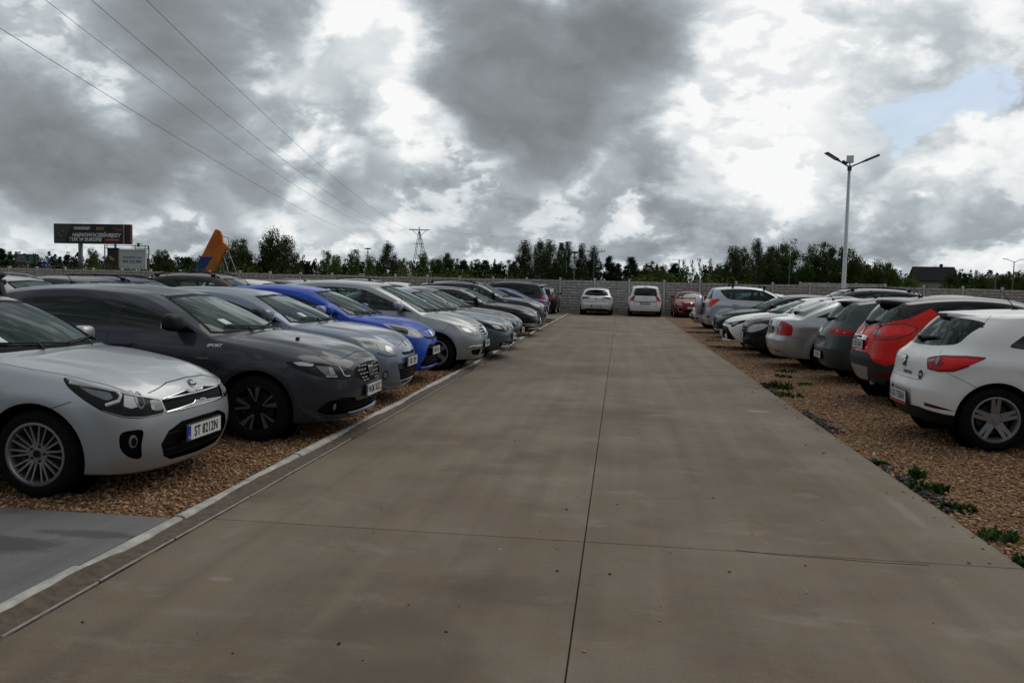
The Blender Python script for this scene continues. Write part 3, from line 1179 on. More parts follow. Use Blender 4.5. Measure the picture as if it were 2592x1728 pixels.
        if S.get('rails'):
            mat, d0, d1, up = S['rails']
            for sg in (1, -1):
                pts = []
                for t in np.linspace(0, 1, 12):
                    d = lerp(d0, d1, t); l, n = s.hit('T', (d, sg * S['W'] / 2 * S['tum'] * .84))
                    h = up * min(1, 6 * t, 6 * (1 - t)); pts.append(l + Vector((0, 0, .012 + h)))
                b = MB(); b.tube(pts, .016, 6)
                for t in (1, 10): b.box(pts[t] - Vector((0, 0, up * .5)), (.10, .03, up + .03))
                b.build('roof_rail', mat, s.root, smooth=False)
        for fn in S.get('post', []): fn(s)

    def plate(s, c, z, txt, w=.52, h=.114, y=0.0, tilt=0.0, off=.006, frame='ink', txtmat='ink', band=True, strip=None, base='plate_white'):
        l, n = s.hit(c, (y, z) if c in 'WB' else (math.atan2(y, s.AX) * .9, z))
        sg = 1 if c in 'FW' else -1
        # outermost of three points so the board never sinks into the bumper
        xs = []
        for dz in (-h / 2, 0, h / 2):
            for dy in (-w / 2, 0, w / 2):
                o_, d_ = Vector((sg * 5, y + dy, z + dz)), Vector((-sg, 0, 0))
                hh = s.bvh.ray_cast(o_, d_)[0]
                if hh is not None: xs.append((hh.x * sg, dz))
        x = sg * max(a for a, b in xs)
        e = empty_mesh = None
        b = MB(); b.box((0, 0, -.004), (w + .02, h + (.045 if strip else .022), .012)) if strip is None else b.box((0, -.013, -.004), (w + .02, h + .05, .012))
        o = b.build('licence_plate', frame, s.root, bevel=.003)
        M = Matrix(((0, 0, sg, 0), (sg, 0, 0, 0), (0, 1, 0, 0), (0, 0, 0, 1)))
        o.matrix_local = Matrix.Translation((x + sg * off, y, z)) @ M @ Matrix.Rotation(-tilt, 4, 'X')
        b = MB(); b.box((0, 0, .0045), (w, h, .004)); b.build('plate_board', base, o)
        if band:
            b = MB(); b.box((-w / 2 + .022, 0, .0062), (.044, h - .002, .004)); b.build('plate_band', 'plate_blue', o)
            me = text_mesh('PL', .034, 0, 0, 0); t = link_mesh('plate_letters', me, None, o)
            if not me.materials: me.materials.append(MATS['white_ink'])
            t.location = (-w / 2 + .022, -h * .3, .0088)
        if strip:
            b = MB(); b.box((0, -h / 2 - .02, .0045), (w, .026, .003)); b.build('plate_strip', strip, o)
        if txt:
            me = text_mesh(txt, .108, .0022, 0, 0, .70, 'CENTER', 1.08)
            t = link_mesh('plate_letters', me, None, o)
            if not me.materials: me.materials.append(MATS[txtmat])
            t.location = (.022, -.002, .0085)
            wd = max(v.co.x for v in me.vertices) - min(v.co.x for v in me.vertices)
            k = min(1.0, (w - .08) / wd); kk = (w - .085) / wd
            t.scale = (kk if kk < 1.12 else 1.12, 1, 1)
        s.parts[('plate', c)] = o
        return o

    def badge(s, c, q, txt, size, mat, sx=1.0, bold=.002, shear=0, name='lettering', parent=None, off=.006, space=1.0, ext=.002, flat=None):
        """raised letters lying on the surface"""
        l, n = s.hit(c, q)
        if flat: n = Vector(flat).normalized()
        up = Vector((0, 0, 1)); up = (up - n * up.dot(n)).normalized()
        xr = up.cross(n).normalized()
        me = text_mesh(txt, size, bold, shear, ext, sx, 'CENTER', space)
        me = me.copy(); me.materials.clear()
        o = s.part(name, me, mat, parent)
        M = Matrix((xr, up, n)).transposed().to_4x4(); M.translation = l + n * off
        o.matrix_local = M
        return o


SEAT = []
def seat_mesh():
    if SEAT: return SEAT[0]
    b = MB()
    b.box((0, 0, .10), (.50, .48, .17)); b.box((-.27, 0, .44), (.15, .47, .62), (0, -.28, 0)); b.box((-.40, 0, .82), (.09, .25, .18), (0, -.2, 0))
    b.bar((-.37, -.06, .68), (-.39, -.06, .8), .015); b.bar((-.37, .06, .68), (-.39, .06, .8), .015)
    o = b.build('seat', None, None, smooth=True, bevel=.05)
    me = o.data; bpy.data.objects.remove(o); SEAT.append(me)
    me.materials.clear()
    return me

WHEELS = {}
def wheel_meshes(Rt, style, rimmat, ratio):
    key = (round(Rt, 3), style, rimmat, ratio)
    if key in WHEELS: return WHEELS[key]
    rr = Rt * ratio; w = .1
    b = MB()
    prof = [(rr - .012, -w * .9), (rr + .012, -w), (Rt - .045, -w * 1.05), (Rt - .015, -w * .93), (Rt - .004, -w * .72), (Rt, -w * .3), (Rt, w * .3), (Rt - .004, w * .72), (Rt - .015, w * .93), (Rt - .045, w * 1.06), (rr + .022, w * 1.03), (rr + .008, w * .97), (rr - .012, w * .86)]
    b.lathe(prof, 56)
    # tread grooves as raised ribs
    for t in (-.55, 0, .55):
        b.lathe([(Rt - .004, (t - .02) * w), (Rt + .0015, (t) * w), (Rt - .004, (t + .02) * w)], 56)
    ty = b.mesh('tyre', True, ['rubber'])
    b = MB()
    b.cur = 0
    # lip and barrel
    b.lathe([(rr + .010, w * .80), (rr + .014, w * .98), (rr - .006, w * 1.0), (rr - .016, w * .86), (rr - .03, w * .2), (rr - .03, -w * .8)], 56)
    hub = .075
    y0 = w * .72
    def spoke(a1, r1, a2, r2, w1, w2, ya, yb, th=.03):
        p1 = Vector((r1 * math.cos(a1), 0, r1 * math.sin(a1))); p2 = Vector((r2 * math.cos(a2), 0, r2 * math.sin(a2)))
        t = (p2 - p1).normalized(); n = Vector((-t.z, 0, t.x))
        vs = []
        for y, k in ((0, 1.0), (-th, .8)):
            vs += [p1 + n * w1 / 2 * k + Vector((0, ya + y, 0)), p1 - n * w1 / 2 * k + Vector((0, ya + y, 0)), p2 - n * w2 / 2 * k + Vector((0, yb + y, 0)), p2 + n * w2 / 2 * k + Vector((0, yb + y, 0))]
        b.add(vs, [(0, 1, 2, 3), (7, 6, 5, 4), (0, 4, 5, 1), (1, 5, 6, 2), (2, 6, 7, 3), (3, 7, 4, 0)])
    ro = rr - .012
    if style == 'y10':
        for k in range(5):
            a = 2 * math.pi * k / 5 + .3
            for sg in (-1, 1):
                spoke(a + sg * .10, hub * .8, a + sg * .18, ro, .020, .012, y0, w * .9)
                spoke(a + sg * .40, hub * .8, a + sg * .43, ro, .014, .011, y0 - .01, w * .88)
    elif style == 'turbine':
        for k in range(5):
            a = 2 * math.pi * k / 5 + .15
            b.cur = 0
            spoke(a, hub * .7, a + .04, ro, .055, .14, y0 - .012, w * .86, .035)
            b.cur = 1
            spoke(a - .05, hub * .9, a - .20, ro, .014, .026, y0, w * .9, .012)
            spoke(a + .08, hub * .9, a + .27, ro, .012, .05, y0, w * .9, .012)
            b.cur = 0
    elif style == 'double5':
        for k in range(5):
            a = 2 * math.pi * k / 5 + .3
            for sg in (-1, 1):
                spoke(a + sg * .30, hub * .85, a + sg * .135, ro, .048, .036, y0, w * .9, .03)
                spoke(a + sg * .42, hub, a + sg * .20, ro, .010, .012, y0 + .004, w * .92, .02)
    elif style == 'multi':
        for k in range(10):
            a = 2 * math.pi * k / 10
            spoke(a, hub * .8, a + .05, ro, .03, .028, y0, w * .88)
    elif style == 'steel':
        b.lathe([(hub * .5, y0 * .9), (rr * .55, y0), (rr * .75, y0 * .6), (rr - .02, y0 * .9)], 40)
    else:
        for k in range(5):
            a = 2 * math.pi * k / 5
            spoke(a, hub * .7, a, ro, .075, .06, y0, w * .88)
            spoke(a - .06, rr * .5, a - .20, ro, .03, .03, y0, w * .88); spoke(a + .06, rr * .5, a + .20, ro, .03, .03, y0, w * .88)
    b.cur = 0
    b.lathe([(0, y0 + .006), (hub * .4, y0 + .006), (hub * .42, y0 - .002), (hub, y0 - .004), (hub * 1.05, y0 - .03)], 24)
    b.cur = 2
    b.lathe([(0, y0 + .009), (hub * .36, y0 + .009), (hub * .38, y0 + .004)], 20)
    for k in range(5):
        a = 2 * math.pi * (k + .5) / 5
        b.lathe([(0, y0 + .004), (.009, y0 + .004), (.011, y0 - .01)], 8, c=(hub * .72 * math.cos(a), 0, hub * .72 * math.sin(a)))
    b.cur = 3
    b.lathe([(.05, .02), (rr * .70, .02), (rr * .70, .0), (.05, 0)], 40, closed=True)
    b.box((rr * .62, .025, .02), (.06, .05, .16))
    b.cur = 4
    b.lathe([(0, -.01), (rr - .028, -.01)], 40)
    face = 'rim_face' if style == 'turbine' else rimmat
    rm = b.mesh('rim', False, [rimmat, face, 'rim_dark' if style != 'double5' else 'rim_grey', 'brake', 'well'])
    bm = bmesh.new(); bm.from_mesh(rm)
    for f in bm.faces: f.smooth = True
    for e in bm.edges:
        if len(e.link_faces) == 2 and e.calc_face_angle(0) > R(35): e.smooth = False
    bm.to_mesh(rm); bm.free()
    WHEELS[key] = (ty, rm)
    return ty, rm
# ------------------------------------------------------------------ the individual cars
SP = {}

def mirror_half(p):
    return p + [(-a, *r) for a, *r in p[::-1]]

def circle3(y, d, z, ry, rz, n=14):
    return [(y + ry * math.cos(2 * math.pi * k / n), d, z + rz * math.sin(2 * math.pi * k / n)) for k in range(n)]
def kia_post(s):
    s.badge('F', (0, .752), 'KIA', .036, 'white_ink', 1.25, .002, 0, parent=s.parts.get(('emblem', 0)), off=.010)
    s.badge('F', (.03 - .2, .327), 'AUTO', .018, 'white_ink', 1.2, .0, 0, off=.0)
    # roof bar: black clamp foot at each gutter, alloy bar between, a black bracket cap on top
    for d in (2.25,):
        e = None
        pts = []
        for sg in (1, -1):
            l, n = s.hit('T', (d, sg * .56))
            b = MB(); b.prism([l + Vector((.10, 0, -.02)), l + Vector((-.07, 0, -.02)), l + Vector((-.03, 0, .13)), l + Vector((.05, 0, .13))], (0, -.03 * sg, 0), (0, .035 * sg, 0))
            b.box(l + Vector((.01, 0, .13)), (.07, .16, .05))
            b.build('roof_bar_foot', 'black_plastic', s.root, bevel=.012); pts.append(l + Vector((.01, 0, .135)))
        b = MB(); b.tube([pts[0] + Vector((0, .10, 0)), pts[1] + Vector((0, -.10, 0))], .022, 8); bar = b.build('roof_bar', 'rail_silver', s.root, smooth=True)
        b = MB(); c = pts[0] + Vector((0, -.06, .07))
        b.lathe([(0, .075), (.05, .07), (.075, .045), (.085, .015), (.11, .005), (.11, -.02), (.06, -.06), (0, -.06)], 20, 'z', c)
        b.build('bracket_cap', 'grey_plastic', bar, smooth=True)

# silver hatchback, nearest on the left (nose towards the lane)
SP['silver_hatch'] = dict(
    L=4.065, W=1.725, H=1.45, fo=.83, wb=2.58, R=.315, lod=3, fset=.24,
    dF=[.09, .03, .0, .015, .045, .12], zF=[.155, .28, .42, .565, .69, .775],
    hood=[(.1, .785), (.3, .86), (.6, .925), (1.1, .995)], cowl=(1.10, .995),
    zs=[(0, .70), (.24, .735), (.45, .815), (.85, .885), (1.35, .955), (2.6, 1.0), (4.0, 1.04)],
    rf=(1.98, 1.405), rp=(2.5, 1.455), rr=(3.7, 1.37), dR=[.10, .03, 0, .0, .04, .2], rw=(3.86, 1.05),
    zbot=[(0, .17), (.3, .17), (.7, .185), (3.2, .19), (5, .26)], wk=[.93, .965, .985, 1.0, .985, .90], plan_f=.93,
    pillars=[(2.32, 2.30, .045), (3.28, 3.40, .03)], rim='y10', rimmat='rim_face', rimr=.69,
    regs=[
        ('F', 'front_grille', 'grille_black', [(0, .0, .628), (.07, .0, .63), (.105, .0, .612), (.44, .06, .592), (.46, .08, .675), (.14, .02, .712), (.10, .02, .694), (0, .02, .692)], dict(half=1, depth=.012)),
        ('F', 'lower_grille', 'grille_black', [(0, .0, .505), (.30, .0, .50), (.44, .05, .45), (.50, .08, .36), (.45, .08, .26), (.36, .06, .215), (0, .05, .205)], dict(half=1, depth=.03)),
        ('F', 'headlight', 'lamp_dark', [(.44, .10, .588), (.47, .10, .69), (.60, .2, .735), (.72, .38, .795), (.80, .66, .862), (.81, .60, .80), (.80, .48, .715), (.77, .36, .635), (.70, .25, .585), (.60, .16, .572)], dict(sym=1, r=.03)),
        ('F', 'fog_lamp_recess', 'grille_black', [(.62, .14, .50), (.75, .25, .49), (.745, .25, .36), (.70, .2, .29), (.62, .15, .27), (.64, .16, .38)], dict(sym=1, r=.05, depth=.03)),
    ],
    seams=[('F', [(0, .06, .795), (.3, .09, .785), (.52, .16, .735)]),
           ('T', [(.22, .61), (.5, .70), (.9, .735), (1.2, .735), (1.32, .715)]),
           ('F', [(.81, .56, .70), (.84, .72, .64)]),
           ('S', [(1.45, .25), (1.42, .6), (1.36, .93)]), ('S', [(2.34, .26), (2.33, .6), (2.31, 1.0)])],
    decals=[
        ('F', 'lens_chrome', 'lamp_white', [(.675, .24, .755), (.64, .2, .765), (.625, .19, .74), (.64, .2, .70), (.625, .19, .655), (.66, .22, .645), (.685, .26, .665)], dict(sym=1, on='headlight', r=.01, t=.002)),
        ('F', 'projector_lens', 'lamp_grey', circle3(.607, .18, .695, .042, .060), dict(sym=1, on='headlight', t=.003)),
        ('F', 'projector_core', 'lamp_dark', circle3(.600, .175, .695, .026, .040), dict(sym=1, on='headlight', t=.005)),
        ('F', 'indicator', 'lamp_clear', [(.545, .145, .69), (.535, .14, .615), (.46, .1, .608), (.452, .1, .655), (.475, .1, .683)], dict(sym=1, on='headlight', r=.02)),
        ('F', 'indicator_bulb', 'lamp_white', [(.545, .145, .655), (.542, .14, .62), (.522, .13, .62), (.525, .13, .655)], dict(sym=1, on='headlight', r=.01, t=.007)),
        ('F', 'reflector', 'lamp_grey', [(.775, .53, .80), (.72, .33, .755), (.715, .31, .72), (.73, .35, .705), (.76, .44, .745)], dict(sym=1, on='headlight', r=.012, t=.003)),
        ('F', 'fog_ring', 'lamp_clear', circle3(.685, .19, .415, .038, .046), dict(sym=1, t=.006)),
        ('F', 'fog_lamp', 'lamp_dark', circle3(.680, .19, .412, .025, .032), dict(sym=1, t=.010)),
        ('F', 'emblem', 'chrome', circle3(0, .05, .752, .062, .030, 20), dict(t=.006)),
        ('F', 'emblem_field', 'ink', circle3(0, .05, .752, .054, .024, 20), dict(t=.008)),
        ('F', 'plate_holder', 'black_plastic', [(0, 0, .345), (.27, .03, .345), (.27, .03, .315), (0, 0, .315)], dict(half=1, t=-.004)),
    ],
    strips=[
        ('F', 'daytime_light', 'lamp_white', [(.79, .6, .828), (.745, .41, .795), (.70, .29, .765), (.688, .265, .735), (.70, .28, .70), (.735, .36, .675)], .020, .006, dict(sym=1, on='headlight')),
        ('F', 'grille_trim', 'chrome', [(0, .02, .697), (.10, .02, .699), (.135, .02, .716), (.46, .08, .682)], .012, .006, dict(half=1)),
        ('F', 'grille_trim', 'chrome', [(0, .0, .626), (.07, .0, .628), (.105, .0, .608), (.455, .06, .588)], .011, .006, dict(half=1)),
        ('F', 'lamp_trim', 'lamp_chrome', [(.47, .1, .684), (.6, .2, .724), (.72, .38, .783), (.79, .62, .848)], .012, .006, dict(sym=1, on='headlight')),
        ('F', 'lamp_rim', 'lamp_grey', [(.47, .1, .583), (.60, .16, .578), (.70, .25, .592), (.77, .36, .642)], .007, .004, dict(sym=1, on='headlight')),
        ('F', 'grille_bar', 'black_plastic', [(0, 0, .44), (.44, .05, .43)], .012, -.012, dict(half=1)),
        ('F', 'grille_bar', 'black_plastic', [(0, 0, .30), (.46, .05, .30)], .010, -.016, dict(half=1)),
        ('F', 'grille_bar', 'black_plastic', [(0, 0, .265), (.44, .05, .265)], .010, -.016, dict(half=1)),
    ],
    plates=[('F', .40, 'ST 8212N', .52, .114, 0, 0, .012)], handle_at=[(2.2, .83), (3.15, .86)], sticker=(-.5, 1.06),
    mirror_at=(1.66, 1.0), ant=None, post=[kia_post],
)
def car_base(Ln, W, H, fo, wb, Rw, nose=.76, cowl=(1.1, 1.0), kind='hatch', wsl=.88, belt=.06, rd=.09, **kw):
    """proportions every kind of car shares; keywords override"""
    cd, cz = cowl
    ns = nose - .07
    d = dict(L=Ln, W=W, H=H, fo=fo, wb=wb, R=Rw, cowl=cowl,
             dF=[.10, .03, .0, .015, .05, .13], zF=[.19, .31, .44, nose - .20, nose - .08, nose],
             hood=[(.1, nose + .01), (.32, lerp(nose, cz, .38)), (.65, lerp(nose, cz, .72)), (cd, cz)],
             zs=[(0, ns), (.25, ns + .03), (.48, lerp(ns, cz - .04, .50)), (fo + .02, lerp(ns, cz - .04, .78)), (cd + .28, cz - .035), (Ln * .6, cz + .01), (Ln, cz + belt)],
             rf=(cd + wsl, H - .055), rp=(cd + wsl + .6, H), zbot=[(0, .22), (.7, .185), (Ln - 1.0, .19), (Ln, .24)],
             handle_at=[(cd + 1.15, cz - .12), (cd + 2.05, cz - .09)])
    if kind == 'hatch':
        d.update(rr=(Ln - .42, H - rd), dR=[.11, .03, .0, .03, .07, .17], rw=(Ln - .17, cz + belt), pillars=[(cd + 1.32, cd + 1.28, .045), (cd + 2.18, cd + 2.26, .03)])
    elif kind == 'wagon':
        d.update(rr=(Ln - .34, H - rd), dR=[.11, .03, .0, .02, .05, .11], rw=(Ln - .11, cz + belt), pillars=[(cd + 1.35, cd + 1.28, .045), (cd + 2.3, cd + 2.32, .035)], cf=[0, .18, .38, .60, .82, 1])
    elif kind == 'notch':
        d.update(notch=True, rw=(Ln - .62, cz + belt + .02), rr=(Ln - 1.35, H - rd), dR=[.11, .03, .0, .01, .02, .05], pillars=[(cd + 1.32, cd + 1.28, .045), (cd + 2.2, cd + 2.3, .03)],
                 deck=[(Ln - .7, cz + belt + .02), (Ln - .3, cz + belt + .01), (Ln, cz + belt - .02)], rw_set=.16)
        d['zs'] = d['zs'][:-1] + [(Ln - .7, cz + belt), (Ln - .2, cz + belt - .03), (Ln, cz + belt - .05)]
    elif kind == 'suv':
        d.update(rr=(Ln - .36, H - rd), dR=[.13, .05, .0, .02, .05, .13], rw=(Ln - .13, cz + belt), pillars=[(cd + 1.35, cd + 1.28, .045), (cd + 2.3, cd + 2.32, .035)],
                 zbot=[(0, .27), (.7, .24), (Ln - 1, .24), (Ln, .30)], arch=.06, cf=[0, .18, .38, .60, .82, 1])
    d.update(kw)
    return d

def door_seams(S):
    cd, cz = S['cowl']; p = S['pillars']
    s = [('S', [(cd + .34, S['zbot'][1][1] + .06), (cd + .30, .6), (cd + .27, cz - .03)]),
         ('S', [(p[0][0] + .02, S['zbot'][1][1] + .06), (p[0][0] + .01, .6), (p[0][0], cz)])]
    if len(p) > 1:
        rx = S['fo'] + S['wb']; ra = S['R'] + .075
        s.append(('S', [(p[1][0] + .04, cz), (min(p[1][0] + .03, rx - ra * .72), .74), (rx - ra - .02, .46), (rx - ra - .04, S['zbot'][1][1] + .06)]))
    return s
def hood_seam(S, w0=.60, d0=.24):
    cd = S['cowl'][0]; hw = S['W'] / 2
    return [('T', [(d0, hw * w0 * 1.05), (.55, hw * .80), (cd * .8, hw * .845), (cd + .1, hw * .845), (cd + .2, hw * .82)])]
def slats(z0, z1, n, y, mat='chrome', w=.022, dy=.0, th=.012, d0=.03):
    out = []
    for k in range(n):
        z = lerp(z0, z1, (k + .5) / n); yy = y + dy * (k / max(1, n - 1))
        out.append(('F', 'grille_slat', mat, [(0, .0, z), (yy * .5, .01, z), (yy, d0 + .02, z)], w, th, dict(half=1)))
    return out
# --- dark grey hatchback with SPORT lettering -------------------------------------------------
S = car_base(4.37, 1.792, 1.50, .93, 2.638, .325, .775, (1.16, 1.035), wsl=.98, belt=.075, lod=3, fset=.30,
    dF=[.11, .05, .0, .02, .03, .10], zF=[.20, .30, .44, .56, .70, .80], hood=[(.08, .80), (.3, .885), (.62, .965), (1.16, 1.035)],
    zs=[(0, .68), (.28, .72), (.48, .80), (.95, .91), (1.45, .985), (2.6, 1.045), (4.37, 1.11)], zbot=[(0, .19), (.7, .185), (3.3, .19), (4.4, .24)],
    tum=.71, rim='turbine', rimmat='rim_dark', rimr=.70, mirror='black', glass_s='glass_tint', glass_b='glass_dark', tint_from=2.3, ant=(3.45, 'rod'),
    dlo_end=(3.72, 3.52), mirror_at=(1.74, 1.10), mirror_size=1.12)
S['rp'] = (2.75, 1.505); S['rr'] = (3.98, 1.42)
S.update(
    regs=[('F', 'front_grille', 'grille_black', [(0, 0, .545), (.16, .02, .55), (.34, .05, .59), (.44, .08, .62), (.42, .08, .70), (.25, .03, .735), (0, .0, .745)], dict(half=1, depth=.014)),
          ('F', 'headlight', 'lamp_dark', [(.43, .08, .62), (.42, .08, .703), (.58, .16, .745), (.70, .30, .785), (.78, .50, .80), (.82, .66, .79), (.81, .60, .745), (.78, .46, .685), (.72, .32, .635), (.6, .18, .61)], dict(sym=1, r=.035)),
          ('F', 'lower_grille', 'grille_black', [(0, 0, .375), (.40, .06, .375), (.44, .08, .42), (.60, .15, .435), (.72, .28, .40), (.76, .36, .31), (.70, .27, .265), (.45, .1, .255), (0, .03, .25)], dict(half=1, depth=.03, r=.03))],
    seams=[('F', [(0, .06, .84), (.3, .08, .825), (.50, .15, .80), (.56, .2, .82)]), ('F', [(.81, .6, .745), (.84, .70, .66)]), ('F', [(.62, .2, .76), (.70, .34, .84)])] + hood_seam(S, .62, .30) + door_seams(S),
    decals=[('F', 'lamp_reflector', 'lamp_white', [(.80, .58, .785), (.785, .52, .79), (.745, .38, .765), (.755, .4, .745), (.79, .53, .755)], dict(sym=1, on='headlight', r=.01)),
            ('F', 'lens_chrome', 'lamp_grey', [(.745, .38, .755), (.67, .26, .735), (.635, .2, .65), (.70, .3, .655)], dict(sym=1, on='headlight', r=.015)),
            ('F', 'main_lens', 'lamp_clear', [(.68, .27, .735), (.65, .24, .73), (.645, .22, .66), (.685, .26, .655)], dict(sym=1, on='headlight', r=.02, t=.008)),
            ('F', 'fog_lamp', 'lamp_clear', circle3(.655, .22, .345, .018, .035), dict(sym=1, t=.004)),
            ('F', 'grille_badge', 'lamp_grey', [(-.085, 0, .705), (.085, 0, .705), (.085, 0, .595), (-.085, 0, .595)], dict(r=.01, t=.006))],
    strips=[('F', 'daytime_light', 'lamp_white', [(.605, .17, .735), (.59, .16, .70), (.575, .15, .65), (.55, .13, .637), (.50, .11, .638)], .013, .006, dict(sym=1, on='headlight')),
            ('F', 'daytime_light', 'lamp_white', [(.70, .3, .648), (.64, .2, .640)], .010, .006, dict(sym=1, on='headlight')),
            ('F', 'lamp_rim', 'lamp_grey', [(.44, .08, .69), (.58, .16, .733), (.70, .30, .774), (.78, .5, .789)], .007, .004, dict(sym=1, on='headlight')),
            ('F', 'bumper_lip', 'body', [(0, .03, .225), (.3, .05, .225), (.45, .1, .23), (.50, .12, .26)], .016, .03, dict(half=1)),
            ('F', 'grille_bar', 'black_plastic', [(0, 0, .34), (.45, .1, .34), (.6, .16, .34)], .010, -.014, dict(half=1)),
            ('F', 'grille_bar', 'black_plastic', [(0, 0, .30), (.45, .1, .30), (.6, .16, .30)], .010, -.014, dict(half=1))]
           + [('F', 'grille_stud', 'lamp_clear', [(y * .95 - .028, .02, z), (y * .95 + .028, .02, z)], .013, .0, dict(sym=1)) for r, z in enumerate((.715, .675, .635, .595, .565)) for y in ((.14, .225, .31, .38) if r % 2 == 0 else (.185, .27, .35)) if y < .30 + (z - .55) * .6 and not (z > .7 and y > .32)],
    plates=[('F', .462, 'WGM 7652C', .52, .114, 0, 0, .012)], sticker=(-.44, 1.115))
def fiat_post(s):
    for c, sg in (('SR', -1), ('SL', 1)):
        s.badge(c, (1.36, .925), 'SPORT', .042, 'white_ink', 1.2, .002, .25)
        l, n = s.hit(c, (1.46, .80)); b = MB(); b.box((0, sg * .004, 0), (.13, .012, .024)); o = b.build('side_repeater', 'lamp_grey', s.root, bevel=.005); o.location = l
    s.badge('F', (0, .65), 'FIAT', .085, 'ink', .62, .003, 0, parent=None, off=.004)
    l, n = s.hit('T', (.72, -.33)); b = MB(); b.box((0, 0, .012), (.035, .05, .02)); o = b.build('washer_jet', 'black_plastic', s.root, bevel=.006); o.location = l
S['post'] = [fiat_post]
SP['grey_sport'] = S

# --- blue-grey hatchback ------------------------------------------------------------------------
S = car_base(4.295, 1.808, 1.47, .87, 2.641, .315, .80, (1.12, 1.02), wsl=.95, belt=.08, lod=3, fset=.32,
    dF=[.10, .03, .0, .02, .06, .14], zF=[.19, .30, .44, .60, .72, .81], hood=[(.1, .81), (.35, .90), (.68, .97), (1.12, 1.02)], rim='multi', mirror='body', ant=(3.4, 'rod'))
S.update(regs=[('F', 'slot_grille', 'grille_black', [(0, 0, .625), (.26, .03, .625), (.32, .05, .655), (.3, .05, .67), (0, 0, .655)], dict(half=1, depth=.02)),
          ('F', 'headlight', 'lamp_clear', [(.46, .1, .645), (.44, .1, .70), (.50, .15, .77), (.60, .25, .82), (.70, .40, .85), (.79, .74, .885), (.80, .70, .86), (.76, .46, .78), (.70, .3, .69), (.60, .18, .645)], dict(sym=1, r=.03)),
          ('F', 'lower_grille', 'grille_black', [(0, 0, .525), (.48, .08, .525), (.46, .08, .47), (.36, .05, .30), (.28, .04, .26), (0, .02, .25)], dict(half=1, depth=.025, r=.02)),
          ('F', 'fog_recess', 'black_plastic', circle3(.66, .2, .40, .06, .06), dict(sym=1, depth=.01))],
    seams=[('F', [(0, .08, .80), (.12, .08, .775), (.30, .1, .755), (.42, .12, .785), (.52, .18, .835)])] + door_seams(S),
    decals=[('F', 'bumper_bar', 'grey_plastic', [(0, 0, .525), (.47, .08, .525), (.44, .08, .455), (0, 0, .455)], dict(half=1, t=-.012)),
            ('F', 'lamp_inner', 'lamp_chrome', [(.53, .12, .75), (.50, .12, .67), (.56, .15, .66), (.62, .2, .70), (.60, .2, .77)], dict(sym=1, on='headlight', r=.02)),
            ('F', 'lamp_bulb', 'lamp_white', [(.68, .3, .80), (.64, .25, .78), (.635, .22, .70), (.68, .27, .70)], dict(sym=1, on='headlight', r=.02)),
            ('F', 'fog_lamp', 'lamp_clear', circle3(.66, .2, .40, .04, .04), dict(sym=1, t=.004)),
            ('F', 'emblem', 'chrome', [(0, .08, .87), (.04, .08, .80), (0, .07, .73), (-.04, .08, .80)], dict(t=.008))],
    strips=[('F', 'chin_trim', 'lamp_clear', [(0, .02, .235), (.30, .05, .245), (.40, .06, .29)], .010, .006, dict(half=1)),
            ('F', 'lamp_rim', 'lamp_dark', [(.45, .1, .638), (.60, .18, .638), (.70, .3, .683)], .012, .004, dict(sym=1))] + [('F', 'grille_bar', 'black_plastic', [(0, 0, z), (.38, .06, z)], .012, -.014, dict(half=1)) for z in (.42, .38, .34, .30)],
    plates=[('F', .535, 'DKL 3291', .52, .114, 0, 0, .012)], sticker=(-.40, 1.10), dlo_end=(3.4, 3.35))
SP['blue_grey'] = S

# --- bright blue small hatchback -----------------------------------------------------------------
S = car_base(3.945, 1.695, 1.51, .80, 2.51, .305, .82, (.95, 1.04), wsl=1.0, belt=.10, fset=.28, lod=3,
    dF=[.08, .02, .0, .03, .06, .13], hood=[(.1, .83), (.35, .93), (.65, 1.0), (.95, 1.04)], rim='multi', ant=(3.2, 'rod'))
S.update(regs=[('F', 'front_grille', 'grille_black', [(0, 0, .665), (.30, .03, .69), (.42, .07, .73), (.40, .07, .745), (.28, .03, .72), (0, 0, .715)], dict(half=1, depth=.012)),
          ('F', 'lower_grille', 'grille_black', [(0, 0, .60), (.30, .03, .61), (.38, .05, .55), (.48, .09, .40), (.56, .12, .29), (.40, .06, .265), (0, 0, .26)], dict(half=1, depth=.03)),
          ('F', 'headlight', 'lamp_clear', [(.40, .08, .735), (.52, .13, .835), (.62, .26, .88), (.72, .48, .925), (.77, .68, .945), (.76, .58, .88), (.72, .38, .79), (.64, .24, .735), (.50, .12, .72)], dict(sym=1, r=.03))],
    seams=[('F', [(0, .08, .84), (.3, .1, .83), (.46, .16, .83)])] + door_seams(S),
    decals=[('F', 'lamp_inner', 'lamp_dark', [(.75, .6, .925), (.69, .42, .90), (.63, .28, .84), (.68, .3, .77), (.74, .45, .83)], dict(sym=1, on='headlight', r=.02)),
            ('F', 'lamp_bowl', 'lamp_white', [(.62, .25, .84), (.57, .18, .825), (.57, .16, .745), (.65, .24, .75)], dict(sym=1, on='headlight', r=.02)),
            ('F', 'emblem', 'chrome', circle3(0, .04, .775, .06, .045), dict(t=.010))],
    strips=[('F', 'lamp_trim', 'lamp_chrome', [(.36, .06, .735), (.50, .12, .80), (.62, .26, .865), (.75, .62, .93)], .012, .006, dict(sym=1)),
            ('F', 'chin', 'body', [(0, .0, .235), (.4, .06, .24), (.55, .12, .25)], .025, .02, dict(half=1))] + [('F', 'grille_bar', 'black_plastic', [(0, 0, z), (.42, .06, z)], .012, -.016, dict(half=1)) for z in (.55, .42, .36, .31)],
    plates=[('F', .50, 'WB 5193', .52, .114, 0, 0, .014)], pillars=[(1.42, 1.62, .018), (2.28, 2.22, .045), (3.1, 3.16, .03)], mirror_at=(1.50, 1.08))
SP['bright_blue'] = S

